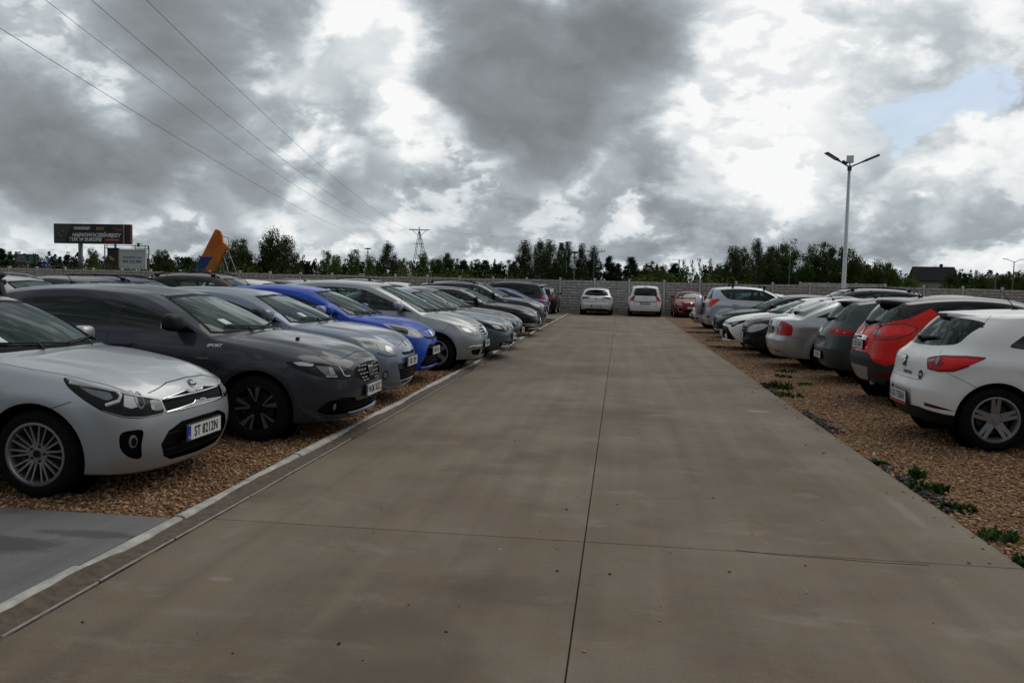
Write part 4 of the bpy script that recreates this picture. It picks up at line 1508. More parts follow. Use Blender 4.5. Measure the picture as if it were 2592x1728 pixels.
# --- silver tall hatchback with three-bar grille ---------------------------------------------------
S = car_base(4.27, 1.777, 1.60, .80, 2.778, .325, .80, (.86, 1.03), kind='wagon', wsl=1.15, belt=.09, rd=.10, fset=.26, lod=3,
    hood=[(.1, .81), (.3, .90), (.6, .98), (.86, 1.03)], rim='five', ant=(3.6, 'stub'), wk=[.93, .965, .99, 1.0, .97, .90], frame='gloss_black')
S.update(regs=[('F', 'front_grille', 'grille_black', [(0, .02, .61), (.22, .03, .615), (.30, .05, .64), (.36, .08, .77), (.30, .08, .79), (0, .05, .80)], dict(half=1, depth=.01, r=.02)),
          ('F', 'headlight', 'lamp_clear', [(.44, .1, .625), (.46, .12, .66), (.56, .2, .74), (.68, .38, .81), (.76, .62, .86), (.77, .58, .82), (.74, .40, .72), (.66, .24, .65), (.55, .15, .615)], dict(sym=1, r=.035)),
          ('F', 'lower_grille', 'grille_black', [(0, 0, .41), (.30, .03, .41), (.30, .03, .27), (0, 0, .27)], dict(half=1, depth=.025, r=.02)),
          ('F', 'side_intake', 'grille_black', [(.40, .06, .395), (.66, .2, .385), (.66, .2, .33), (.60, .16, .285), (.42, .07, .28)], dict(sym=1, depth=.025, r=.02))],
    seams=[('F', [(.76, .6, .82), (.79, .72, .70)]), ('F', [(.38, .1, .80), (.5, .18, .80), (.62, .3, .86)])] + hood_seam(S, .6, .3) + door_seams(S),
    decals=[('F', 'lamp_inner', 'lamp_chrome', [(.70, .4, .80), (.62, .28, .76), (.60, .22, .69), (.70, .3, .70)], dict(sym=1, on='headlight', r=.02)),
            ('F', 'lamp_lens', 'lamp_white', [(.58, .22, .72), (.52, .16, .69), (.52, .15, .64), (.6, .18, .64)], dict(sym=1, on='headlight', r=.02)),
            ('F', 'emblem', 'chrome', circle3(0, .03, .71, .075, .075), dict(t=.02))],
    strips=[('F', 'bumper_strip', 'body', [(.34, .04, .39), (.36, .05, .445), (.66, .2, .445), (.71, .26, .42)], .03, .015, dict(sym=1)),
            ('F', 'grille_frame', 'rail_silver', [(0, .04, .805), (.31, .08, .795), (.365, .08, .77), (.30, .05, .635), (.22, .03, .608), (0, .02, .603)], .022, .008, dict(half=1))] + slats(.63, .79, 3, .28, 'rail_silver', .030, .05, .004),
    plates=[('F', .47, 'W 8M071', .52, .114, 0, 0, .014)], pillars=[(1.28, 1.62, .03), (2.22, 2.20, .05), (3.18, 3.2, .035)], dlo_gap=(.045, .07, .12, .16), mirror='body', mirror_size=1.15, mirror_at=(1.50, 1.10))
SP['silver_mpv'] = S

# --- long saloons with chrome slat grilles ------------------------------------------------------------
def slat_saloon(**kw):
    S = car_base(4.77, 1.82, 1.475, .93, 2.712, .32, .76, (1.25, .98), kind='notch', wsl=1.0, belt=.05, fset=.26, rim='five', **kw)
    S.update(regs=[('F', 'front_grille', 'grille_black', [(0, .0, .575), (.40, .06, .585), (.44, .08, .66), (.40, .08, .70), (0, .02, .71)], dict(half=1, depth=.01)),
              ('F', 'headlight', 'lamp_dark', [(.45, .09, .585), (.45, .09, .695), (.60, .2, .725), (.74, .42, .755), (.80, .64, .765), (.80, .56, .70), (.74, .34, .62), (.62, .18, .582)], dict(sym=1, r=.02)),
              ('F', 'lower_grille', 'grille_black', [(0, 0, .385), (.60, .15, .385), (.70, .26, .36), (.68, .25, .29), (.4, .06, .27), (0, .0, .27)], dict(half=1, depth=.02, r=.02))],
        seams=[('F', [(0, .05, .735), (.4, .1, .725)])] + hood_seam(S, .5, .2) + door_seams(S),
        decals=[('F', 'lamp_lens', 'lamp_clear', [(.74, .42, .735), (.66, .28, .715), (.64, .22, .64), (.73, .34, .65)], dict(sym=1, on='headlight', r=.02)),
                ('F', 'lamp_lens', 'lamp_clear', [(.58, .18, .70), (.50, .12, .69), (.50, .1, .61), (.58, .16, .61)], dict(sym=1, on='headlight', r=.02)),
                ('F', 'fog_lamp', 'lamp_clear', [(.56, .14, .365), (.66, .22, .355), (.65, .22, .31), (.56, .14, .31)], dict(sym=1, r=.01)),
                ('F', 'emblem', 'chrome', circle3(0, .01, .645, .07, .07), dict(t=.016))],
        strips=slats(.58, .70, 4, .38, 'chrome', .013, .03, .004) + [('F', 'chin_trim', 'chrome', [(0, 0, .255), (.4, .06, .255), (.66, .24, .28)], .014, .008, dict(half=1)), ('F', 'fog_trim', 'chrome', [(.46, .08, .37), (.47, .08, .30), (.5, .1, .29)], .012, .006, dict(sym=1))],
        plates=[('F', .47, 'PO 4K81', .52, .114, 0, 0, .012)])
    return S
SP['slat_saloon'] = slat_saloon()

# --- long dark brown estate ----------------------------------------------------------------------------
S = car_base(4.936, 1.89, 1.48, .87, 2.94, .345, .76, (1.36, .99), kind='wagon', wsl=1.0, belt=.06, rd=.10, fset=.22, rim='multi', rimmat='rim_dark', mirror='black')
S.update(regs=[('F', 'front_grille', 'grille_black', [(0, 0, .50), (.36, .04, .51), (.42, .05, .57), (.40, .05, .70), (.34, .05, .725), (0, .02, .73)], dict(half=1, depth=.015)),
          ('F', 'headlight', 'lamp_dark', [(.47, .08, .62), (.47, .08, .69), (.62, .2, .72), (.76, .42, .75), (.83, .68, .765), (.80, .5, .70), (.72, .3, .63), (.6, .16, .61)], dict(sym=1, r=.015))],
    decals=[('F', 'daytime_light', 'lamp_white', [(.81, .6, .755), (.74, .38, .73), (.52, .1, .675), (.52, .1, .655), (.70, .3, .66), (.74, .36, .69)], dict(sym=1, on='headlight', r=.006)),
            ('F', 'lamp_lens', 'lamp_clear', [(.70, .3, .655), (.52, .1, .65), (.52, .1, .625), (.68, .26, .632)], dict(sym=1, on='headlight'))],
    strips=[('F', 'grille_frame', 'chrome', [(0, .0, .735), (.35, .05, .728), (.41, .05, .70), (.43, .05, .57), (.37, .04, .50), (0, 0, .49)], .02, .008, dict(half=1)),
            ('F', 'bumper_trim', 'chrome', [(.50, .1, .38), (.72, .3, .40), (.80, .48, .40)], .014, .008, dict(sym=1)), ('F', 'bumper_trim', 'chrome', [(.50, .1, .34), (.78, .42, .35)], .012, .008, dict(sym=1)), ('F', 'chin_trim', 'chrome', [(0, 0, .25), (.5, .1, .25), (.74, .34, .26)], .016, .008, dict(half=1)),
            ('S', 'window_trim', 'chrome', [(1.74, 1.02), (2.6, 1.05), (3.6, 1.08)], .014, .006), ('S', 'window_trim', 'chrome', [(1.72, 1.02), (2.06, 1.24), (2.36, 1.36), (2.7, 1.395), (3.3, 1.40), (4.0, 1.385)], .014, .006)],
    seams=door_seams(S), plates=[('F', .44, 'WE 7S12', .52, .114, 0, 0, .02)])
SP['brown_estate'] = S

# --- tall dark grey crossover -----------------------------------------------------------------------------
S = car_base(4.69, 1.90, 1.66, .87, 2.865, .37, .93, (1.22, 1.13), kind='suv', wsl=1.05, belt=.08, rd=.10, fset=.24, rim='five', rimmat='rim_grey', ant=(4.0, 'fin'), rails=('black_plastic', 2.3, 4.1, .03))
S.update(regs=[('F', 'front_grille', 'grille_black', [(0, 0, .62), (.38, .05, .63), (.42, .06, .82), (0, .02, .85)], dict(half=1, depth=.015)),
          ('F', 'headlight', 'lamp_grey', [(.46, .08, .80), (.46, .08, .88), (.62, .2, .92), (.80, .55, .965), (.80, .5, .90), (.70, .28, .82)], dict(sym=1, r=.015))],
    decals=[('F', 'lamp_lens', 'lamp_white', [(.76, .45, .94), (.62, .2, .90), (.6, .18, .83), (.72, .34, .86)], dict(sym=1, on='headlight', r=.02))],
    strips=[('F', 'grille_frame', 'chrome', [(0, .0, .855), (.43, .06, .825), (.39, .05, .62), (0, 0, .61)], .016, .006, dict(half=1)), ('S', 'window_trim', 'chrome', [(1.62, 1.18), (2.0, 1.42), (2.3, 1.535), (2.8, 1.575), (3.5, 1.57), (4.1, 1.53)], .014, .006)],
    seams=door_seams(S), plates=[('F', .55, 'GA 918', .52, .114, 0, 0, .02)])
def xc_post(s):
    for c in ('SL', 'SR'): s.badge(c, (1.30, 1.02), 'SELECT', .05, 'rail_silver', 1.0, .002)
S['post'] = [xc_post]
SP['grey_crossover'] = S

# --- dark blue saloon, tail towards the lane -----------------------------------------------------------------
S = car_base(4.69, 1.80, 1.45, .90, 2.72, .32, .76, (1.25, .98), kind='notch', wsl=1.0, belt=.05, rear_seen=True, wiper_r=False)
S.update(regs=[('R', 'tail_light', 'lamp_red', [(.50, 4.66, .70), (.50, 4.64, .86), (.72, 4.56, .90), (.82, 4.38, .90), (.82, 4.42, .80), (.76, 4.56, .72)], dict(sym=1, r=.02))],
    strips=[('R', 'boot_trim', 'chrome', [(0, 4.66, .80), (.46, 4.64, .80)], .03, .01, dict(half=1)), ('R', 'bumper_trim', 'chrome', [(0, 4.69, .40), (.5, 4.66, .40), (.78, 4.46, .40)], .016, .01, dict(half=1))],
    plates=[('R', .70, 'LU 33M', .52, .114, 0, 0, .012)], seams=door_seams(S))
SP['blue_saloon'] = S

# --- dark people carrier, tail towards the lane ----------------------------------------------------------------
S = car_base(4.77, 1.88, 1.70, .92, 2.85, .34, .90, (1.0, 1.10), kind='suv', wsl=1.25, belt=.04, rd=.08, rear_seen=True, glass_s='glass_dark', zbot=[(0, .2), (.7, .19), (3.8, .19), (4.8, .25)], rails=('rail_silver', 2.2, 4.3, .03), ant=(4.3, 'stub'), spoiler=(4.36, .34, .60, None, .05, .03))
S.update(regs=[('R', 'tail_light', 'lamp_red', [(.66, 4.68, .82), (.62, 4.6, 1.05), (.72, 4.5, 1.12), (.80, 4.4, 1.08), (.80, 4.5, .86)], dict(sym=1, r=.02))], plates=[('R', .80, 'SK 20H', .52, .114, 0, 0, .012)], seams=door_seams(S))
SP['dark_carrier'] = S

# --- small black hatchback backed to the fence ------------------------------------------------------------------
S = car_base(4.20, 1.76, 1.48, .87, 2.575, .315, .78, (1.15, 1.0), wsl=.9, belt=.06, rear_seen=True, lod=2, glass_r='glass_clear')
S.update(regs=[('R', 'tail_light', 'lamp_red', [(.50, 4.14, .80), (.52, 4.1, .96), (.70, 4.02, .97), (.80, 3.86, .95), (.80, 3.9, .84), (.72, 4.04, .80)], dict(sym=1, r=.03))], plates=[('R', .78, '', .52, .114, 0, 0, .012, 'ink', 'ink', False, None, 'grey_plastic')], seams=door_seams(S),
    strips=[('B', 'window_trim', 'rail_silver', [(.60, 1.07), (.545, 1.34)], .05, .004, dict(sym=1))], rwin=[(0, 1.06), (.40, 1.065), (.56, 1.085), (.50, 1.34), (.3, 1.37), (0, 1.375)])
SP['black_hatch'] = S

# --- white three-door hatchback, nearest on the right (tail towards the lane) ---------------------------------------
LI = 4.034
def ri(y, r, z): return (y, LI - r, z)
S = car_base(LI, 1.693, 1.43, .865, 2.469, .325, .75, (1.10, .98), wsl=.9, belt=.03, lod=3, rset=.26, rear_seen=True, seamw=.005,
    zs=[(0, .68), (.25, .71), (.5, .82), (.9, .89), (1.4, .945), (2.6, .985), (LI, 1.03)], wk=[.93, .975, .99, 1.0, 1.0, .915], plan_r=.92, plan_r1=.99,
    zbot=[(0, .20), (.7, .19), (3.2, .20), (4.0, .235)],
    rf=(2.0, 1.375), rp=(2.45, 1.432), rr=(3.55, 1.385), dR=[.10, .02, .0, .045, .06, .20], zR=[.235, .37, .58, .69, .90, 1.03], cr_r=[(2, .75), (3, .5), (4, .3)], rk=[1, 1, 1, .95, 1.0, 1.15],
    rim='double5', rimmat='rim_grey', rimr=.69, glass_s='glass_dark', glass_r='glass_dark', rroof=.26, spoiler=(LI - .72, .30, .54, None, .05, .045, .16), ant=(2.86, 'rod'), frame='gloss_black', sculpt=[],
    rwin=[(0, 1.03), (.36, 1.035), (.57, 1.06), (.60, 1.09), (.58, 1.28), (.52, 1.315), (.40, 1.335), (0, 1.35)], rwin_in=.012, wiper_dz=.06, handle_at=[(2.35, .88)])
S['pillars'] = [(2.62, 2.50, .05)]
S['dlo'] = [(1.55, 1.03), (2.6, 1.035), (3.10, 1.045), (3.215, 1.06), (3.20, 1.09), (3.06, 1.19), (2.86, 1.30), (2.6, 1.35), (2.2, 1.335), (1.95, 1.25)]
S.update(regs=[('R', 'lower_valance', 'black_plastic', [ri(0, .0, .385), ri(.45, .06, .385), ri(.66, .2, .355), ri(.80, .48, .335), ri(.82, .75, .32), ri(.82, .75, .10), ri(0, 0, .10)], dict(half=1)),
          ('R', 'plate_recess', 'body', [ri(0, 0, .555), ri(.29, .02, .555), ri(.33, .03, .53), ri(.30, .02, .39), ri(0, 0, .39)], dict(half=1, depth=.018)),
          ('R', 'tail_light', 'lamp_red', [ri(.50, .09, .905), ri(.52, .09, .885), ri(.54, .09, .81), ri(.55, .1, .795), ri(.66, .18, .785), ri(.75, .30, .80), ri(.80, .42, .865), ri(.815, .55, .93), ri(.81, .58, .95), ri(.76, .40, .955), ri(.66, .2, .945), ri(.56, .12, .92)], dict(sym=1, r=.015)),
          ('R', 'reflector', 'lamp_red_dark', [ri(.53, .1, .445), ri(.62, .16, .435), ri(.72, .28, .41), ri(.75, .34, .39), ri(.66, .2, .395), ri(.54, .1, .405)], dict(sym=1))],
    seams=[('R', [ri(0, .04, .668), ri(.38, .07, .668), ri(.47, .08, .675), ri(.52, .09, .76)]), ('R', [ri(.70, .26, .785), ri(.80, .44, .68), ri(.835, .58, .595)]), ('R', [ri(.62, .15, .955), ri(.60, .15, 1.0)]),
           ('S', [(LI - .71 + .088 * math.cos(a * math.pi / 12), .925 + .088 * math.sin(a * math.pi / 12)) for a in range(25)]),
           ('T', [(3.36, 0), (3.34, .3), (3.30, .48), (3.42, .58)]),
           ('S', [(1.46, .25), (1.42, .6), (1.38, .92)]), ('S', [(2.68, .98), (2.66, .7), (2.52, .42), (2.48, .26)])],
    decals=[('R', 'reverse_lamp', 'lamp_clear', [ri(.515, .09, .897), ri(.60, .14, .915), ri(.60, .14, .885), ri(.525, .09, .868)], dict(sym=1, on='tail_light', r=.006)),
            ('R', 'indicator_lamp', 'lamp_clear', circle3(.635, LI - .16, .893, .03, .038), dict(sym=1, on='tail_light', t=.010)),
            ('R', 'brake_lens', 'lamp_red_bright', [ri(.67, .2, .925), ri(.76, .40, .94), ri(.80, .52, .93), ri(.78, .42, .87), ri(.72, .28, .82), ri(.64, .18, .81), ri(.69, .22, .86)], dict(sym=1, on='tail_light', r=.01, t=.003))],
    strips=[('R', 'lamp_rim', 'lamp_red_dark', [ri(.50, .09, .905), ri(.56, .12, .925), ri(.66, .2, .948), ri(.76, .4, .957), ri(.81, .57, .95)], .010, .004, dict(sym=1, on='tail_light')),
            ('R', 'lamp_rim', 'lamp_red_dark', [ri(.505, .09, .90), ri(.545, .09, .80), ri(.66, .18, .785), ri(.75, .30, .80), ri(.80, .42, .862)], .010, .004, dict(sym=1, on='tail_light'))],
    plates=[('R', .462, 'GD 755RH', .52, .114, 0, -.06, .012, 'ink', 'ink', True, 'plate_red')])
def ibiza_post(s):
    b = MB(); b.prism([Vector((-.045, -.05, 0)), Vector((-.02, -.062, 0)), Vector((.045, -.062, 0)), Vector((.045, .05, 0)), Vector((.02, .062, 0)), Vector((-.045, .062, 0))], (0, 0, 0), (0, 0, .012))
    l, n = s.hit('R', (0, .845)); up = Vector((0, 0, 1)); up = (up - n * up.dot(n)).normalized(); xr = up.cross(n).normalized()
    M = Matrix((xr, up, n)).transposed().to_4x4(); M.translation = l
    o = b.build('emblem', 'ink', s.root, bevel=.003); o.matrix_local = M
    b = MB()
    b.prism([Vector((-.038, -.05, 0)), Vector((-.005, -.05, 0)), Vector((.038, -.008, 0)), Vector((.038, .018, 0)), Vector((.005, .018, 0)), Vector((-.038, -.03, 0))], (0, 0, .012), (0, 0, .018))
    b.prism([Vector((-.038, .0, 0)), Vector((-.005, .02, 0)), Vector((.036, .034, 0)), Vector((.036, .055, 0)), Vector((-.01, .055, 0)), Vector((-.038, .03, 0))], (0, 0, .012), (0, 0, .018))
    b.build('emblem_mark', 'chrome', o)
    s.badge('R', (-.13, .728), 'I B I Z A', .042, 'lamp_grey', 1.15, .002, 0, space=1.2, ext=.003)
    me = s.decal('R', [(-.46 * .9 / .9 + 0, 0)] and [((-.43) + .042 * math.cos(a * math.pi / 8), .725 + .05 * math.sin(a * math.pi / 8)) for a in range(16)], .003)
    st = s.part('round_sticker', me, 'ink')
    s.badge('R', (-.43, .725), 'ECO', .034, 'plate_white', .8, .001, 0, 'sticker_print', st, .005)
    b = MB(); b.tube([(0, 0, 0), (.25, 0, 0)], .028, 10); o = b.build('exhaust', 'brake', s.root); o.location = (-LI / 2 + .16, -.40, .27)
    b = MB(); b.box((-LI / 2 + .62, 0, .27), (.9, 1.05, .14)); b.build('underbody', 'well', s.root, bevel=.04)
S['post'] = [ibiza_post]
SP['white_coupe_hatch'] = S

# --- red crossover with black roof --------------------------------------------------------------------------------------
LC = 4.122
def rc(y, r, z): return (y, LC - r, z)
S = car_base(LC, 1.778, 1.566, .86, 2.606, .34, .86, (1.06, 1.08), kind='suv', wsl=.95, belt=.05, lod=3, rset=.28, rear_seen=True, rd=.07,
    zs=[(0, .78), (.25, .81), (.5, .90), (.88, .98), (1.35, 1.05), (2.6, 1.10), (LC, 1.13)], dR=[.12, .03, .0, .04, .06, .17], zR=[.30, .44, .66, .80, .99, 1.13], cr_r=[(2, .6)], plan_r=.92, rr=(3.66, 1.485),
    wk=[.94, .98, 1.0, 1.0, .99, .92], rim='double5', rimmat='rim_silver', glass_s='glass_dark', glass_r='glass_dark', spoiler=(LC - .50, .20, .50, 'black_plastic', .035, .055, .10), ant=(3.25, 'stub'), roofmat='black_plastic',
    rwin=[(0, 1.10), (.34, 1.105), (.56, 1.17), (.64, 1.23), (.60, 1.40), (.45, 1.445), (0, 1.46)], rwin_in=.02, handle_at=[(2.2, .96), (3.1, 1.0)], rear_frame='gloss_black')
S['rooftest'] = lambda d, y, z: z > 1.44
S['dlo'] = [(1.5, 1.12), (2.6, 1.13), (2.98, 1.165), (3.12, 1.25), (3.3, 1.36), (3.26, 1.43), (2.9, 1.47), (2.3, 1.475), (1.95, 1.40)]
S['roofmat'] = 'roof_black'
S.update(regs=[('S', 'roof_panel', 'roof_black', [(1.42, 1.085), (2.75, 1.105), (2.95, 1.12), (LC - .78, 1.385), (LC - .52, 1.25), (LC - .30, 1.19), (LC - .02, 1.16), (LC + .2, 1.2), (LC + .1, 1.9), (1.9, 1.9), (1.9, 1.43)]),
          ('R', 'rear_bumper', 'grey_plastic', [rc(0, .0, .735), rc(.42, .05, .735), rc(.50, .08, .70), rc(.58, .12, .62), rc(.72, .24, .58), rc(.82, .44, .66), rc(.88, .62, .80), rc(.90, .72, .80), rc(.90, .72, .15), rc(0, 0, .15)], dict(half=1)),
          ('R', 'skid_plate', 'rail_silver', [rc(0, 0, .53), rc(.44, .05, .53), rc(.40, .05, .47), rc(.33, .04, .335), rc(0, .02, .32)], dict(half=1)),
          ('R', 'tail_light', 'lamp_red_bright', [rc(.43, .06, 1.02), rc(.50, .08, 1.08), rc(.62, .14, 1.125), rc(.74, .26, 1.145), rc(.83, .42, 1.14), rc(.86, .56, 1.11), rc(.84, .46, 1.03), rc(.77, .30, .965), rc(.66, .18, .94), rc(.52, .10, .945), rc(.44, .06, .975)], dict(sym=1, r=.02)),
          ('R', 'reflector', 'lamp_red_dark', [rc(.54, .08, .46), rc(.70, .2, .48), rc(.78, .36, .48), rc(.74, .28, .425), rc(.56, .1, .415)], dict(sym=1, r=.01))],
    seams=[('S', [(LC - 1.10, 1.12), (LC - 1.02, .9), (LC - 1.10, .72)]), ('S', [(2.34, 1.10), (2.33, .3)]), ('S', [(1.45, 1.06), (1.48, .3)]), ('R', [rc(.52, .09, 1.09), rc(.50, .09, .94), rc(.56, .12, .78)])],
    decals=[('R', 'indicator_lamp', 'lamp_clear', [rc(.435, .06, 1.03), rc(.51, .08, 1.07), rc(.59, .12, 1.06), rc(.61, .13, 1.01), rc(.52, .09, .99), rc(.45, .06, 1.0)], dict(sym=1, on='tail_light', r=.012)),
            ('R', 'lens_lower', 'lamp_red', [rc(.46, .07, .98), rc(.53, .1, .958), rc(.66, .18, .952), rc(.77, .3, .975), rc(.83, .44, 1.03), rc(.74, .28, 1.0), rc(.62, .15, .985), rc(.52, .09, .985)], dict(sym=1, on='tail_light', t=.003)),
            ('R', 'lens_divider', 'lamp_red_dark', [rc(.505, .09, 1.08), rc(.517, .09, 1.08), rc(.507, .09, .95), rc(.495, .09, .95)], dict(sym=1, on='tail_light', t=.008)),
            ('R', 'plate_bar', 'chrome', [rc(-.30, .05, .965), rc(.30, .05, .965), rc(.33, .06, .94), rc(.31, .05, .905), rc(-.31, .05, .905), rc(-.33, .06, .94)], dict(t=.022, r=.01)),
            ('R', 'emblem', 'chrome', [rc(0, .07, 1.10), rc(.045, .07, 1.03), rc(0, .07, .96), rc(-.045, .07, 1.03)], dict(t=.012))],
    strips=[('R', 'lamp_rim', 'gloss_black', [rc(.50, .08, 1.092), rc(.62, .14, 1.137), rc(.74, .26, 1.158), rc(.83, .42, 1.152), rc(.866, .57, 1.11), rc(.845, .47, 1.02), rc(.77, .30, .952), rc(.66, .18, .928), rc(.52, .10, .934)], .013, .003, dict(sym=1)),
            ('R', 'bumper_edge', 'black_plastic', [rc(0, .02, .60), rc(.5, .07, .60)], .006, .002, dict(half=1))],
    plates=[('R', .835, 'DEX JA30', .52, .114, 0, 0, .010)])
def captur_post(s):
    b = MB(); b.tube([(0, 0, 0), (.25, 0, 0)], .03, 10); o = b.build('exhaust', 'chrome', s.root); o.location = (-LC / 2 + .12, -.42, .31)
    b = MB(); b.box((-LC / 2 + .62, 0, .33), (.9, 1.1, .16)); b.build('underbody', 'well', s.root, bevel=.04)
    s.badge('R', (0, .935), 'CAPTUR', .05, 'ink', 1.1, .001, 0, off=.026, space=1.1)
    s.badge('R', (-.36, .80), 'dCi', .04, 'chrome', 1.0, .001, 0)
S['post'] = [captur_post]
SP['red_crossover'] = S

# --- grey-green hatchback ------------------------------------------------------------------------------------------------
LA = 4.28
def ra(y, r, z): return (y, LA - r, z)
S = car_base(LA, 1.768, 1.52, .88, 2.578, .32, .80, (1.0, 1.03), wsl=1.1, belt=.02, lod=3, rset=.30, rear_seen=True, dR=[.14, .03, 0, .03, .05, .18], zR=[.24, .36, .57, .70, .90, 1.06],
    cr_r=[(2, .6)], plan_r=.90, rr=(3.80, 1.42), rim='multi', spoiler=(LA - .54, .17, .42, 'black_plastic', .03, .04, .08), ant=(3.3, 'stub'), glass_s='glass_dark', glass_r='glass_dark',
    rwin=[(0, 1.04), (.40, 1.045), (.58, 1.07), (.52, 1.34), (.3, 1.37), (0, 1.38)], rwin_in=.012, dlo_end=(3.62, 3.30))
S.update(regs=[('R', 'tail_light', 'lamp_red', [ra(.42, .06, .84), ra(.42, .06, .93), ra(.52, .1, .965), ra(.70, .22, .955), ra(.80, .40, .935), ra(.80, .40, .835), ra(.70, .22, .83), ra(.52, .1, .825)], dict(sym=1, r=.015)),
          ('R', 'plate_recess', 'black_plastic', [ra(0, 0, .53), ra(.32, .03, .53), ra(.32, .03, .385), ra(0, 0, .385)], dict(half=1, depth=.01))],
    decals=[('R', 'lens_round', 'lamp_white', circle3(.64, LA - .16, .91, .018, .016), dict(sym=1, on='tail_light')), ('R', 'lens_round', 'lamp_white', circle3(.74, LA - .28, .885, .022, .014), dict(sym=1, on='tail_light')),
            ('R', 'lens_dark', 'lamp_red_dark', [ra(.44, .06, .92), ra(.58, .12, .945), ra(.58, .12, .84), ra(.44, .06, .85)], dict(sym=1, on='tail_light', t=.003)),
            ('R', 'tailgate_step', 'grey_plastic', [ra(0, .03, .80), ra(.30, .04, .80), ra(.32, .04, .74), ra(0, .03, .735)], dict(half=1, t=.004)),
            ('R', 'emblem', 'chrome', [ra(-.04, .05, .95), ra(.04, .05, .95), ra(.04, .05, .86), ra(-.04, .05, .86)], dict(t=.01))],
    seams=[('R', [ra(0, .03, .635), ra(.42, .06, .635), ra(.52, .09, .70), ra(.55, .1, .83)]), ('R', [ra(.78, .4, .83), ra(.82, .5, .62)]), ('S', [(LA - .78 + .085 * math.cos(a * math.pi / 10), .89 + .085 * math.sin(a * math.pi / 10)) for a in range(21)])] + door_seams(S),
    plates=[('R', .455, 'OP 6J74', .48, .110, 0, 0, .004)])
SP['grey_green'] = S

# --- silver liftback ------------------------------------------------------------------------------------------------------
LO = 4.572
def ro(y, r, z): return (y, LO - r, z)
S = car_base(LO, 1.769, 1.462, .92, 2.578, .32, .77, (1.12, .98), kind='notch', wsl=.92, belt=.045, lod=3, rset=.20, rear_seen=True, wiper_r=True, rd=.08,
    dR=[.12, .03, 0, .05, .06, .10], zR=[.23, .36, .58, .66, .86, .985], cr_r=[(2, .5), (4, .3)], plan_r=.91, rw=(LO - .44, 1.05), rr=(LO - 1.22, 1.40), rw_set=.10,
    deck=[(LO - .5, 1.05), (LO - .25, 1.035), (LO, 1.0)], rim='multi', ant=(3.25, 'stub'), glass_r='glass_dark', cr_rear=.45)
S['zs'] = S['zs'][:-3] + [(LO - .55, 1.01), (LO - .2, .985), (LO, .96)]
S.update(regs=[('R', 'tail_light', 'lamp_red', [ro(.53, .07, .675), ro(.55, .08, .80), ro(.60, .1, .94), ro(.66, .12, .965), ro(.76, .2, .945), ro(.83, .34, .88), ro(.84, .36, .80), ro(.84, .34, .67), ro(.7, .14, .67)], dict(sym=1, r=.02)),
          ('R', 'plate_recess', 'grey_plastic', [ro(0, .05, .83), ro(.30, .05, .83), ro(.33, .05, .80), ro(.31, .05, .69), ro(0, .05, .69)], dict(half=1, depth=.02)),
          ('R', 'reflector', 'lamp_red_dark', [ro(.42, .05, .36), ro(.66, .15, .355), ro(.66, .15, .33), ro(.44, .05, .33)], dict(sym=1))],
    decals=[('R', 'indicator_lamp', 'lamp_clear', [ro(.585, .08, .86), ro(.70, .14, .86), ro(.70, .14, .77), ro(.575, .08, .77)], dict(sym=1, on='tail_light', r=.015)),
            ('R', 'emblem', 'grey_plastic', circle3(0, LO - .06, .915, .038, .042), dict(t=.01))],
    seams=[('R', [ro(0, .03, .61), ro(.52, .06, .61), ro(.54, .07, .68)]), ('R', [ro(.80, .3, .66), ro(.86, .6, .60)])] + door_seams(S),
    plates=[('R', .76, '', .52, .114, 0, 0, -.008, 'grey_plastic', 'ink', False, None, 'lamp_grey')])
S['post'] = [lambda s: s.badge('R', (-.40, .93), 'OCTAVIA', .038, 'chrome', 1.0, .001, 0)]
SP['silver_liftback'] = S

# --- small black saloon, nose to the lane, big oval lamps --------------------------------------------------------------------
S = car_base(4.15, 1.68, 1.47, .80, 2.47, .30, .84, (1.05, 1.02), kind='notch', wsl=.9, belt=.04, fset=.28, rim='multi')
S.update(regs=[('F', 'front_grille', 'grille_black', [(0, .04, .60), (.30, .06, .61), (.36, .08, .70), (0, .06, .74)], dict(half=1, depth=.01)),
          ('F', 'headlight', 'lamp_white', [(.42, .1, .60), (.44, .12, .68), (.56, .2, .76), (.70, .38, .80), (.77, .52, .78), (.76, .42, .68), (.66, .24, .60), (.52, .14, .575)], dict(sym=1, r=.05)),
          ('F', 'lower_grille', 'grille_black', [(0, 0, .40), (.6, .15, .40), (.6, .15, .29), (0, 0, .28)], dict(half=1, depth=.02))],
    decals=[('F', 'lamp_bulb', 'lamp_amber', [(.70, .34, .75), (.66, .28, .75), (.66, .26, .68), (.71, .32, .69)], dict(sym=1, on='headlight', r=.015))],
    strips=slats(.61, .73, 2, .26, 'body', .025, .0, .008), plates=[('F', .50, 'WL 8861', .52, .114, 0, 0, .014)], seams=door_seams(S))
SP['black_small'] = S

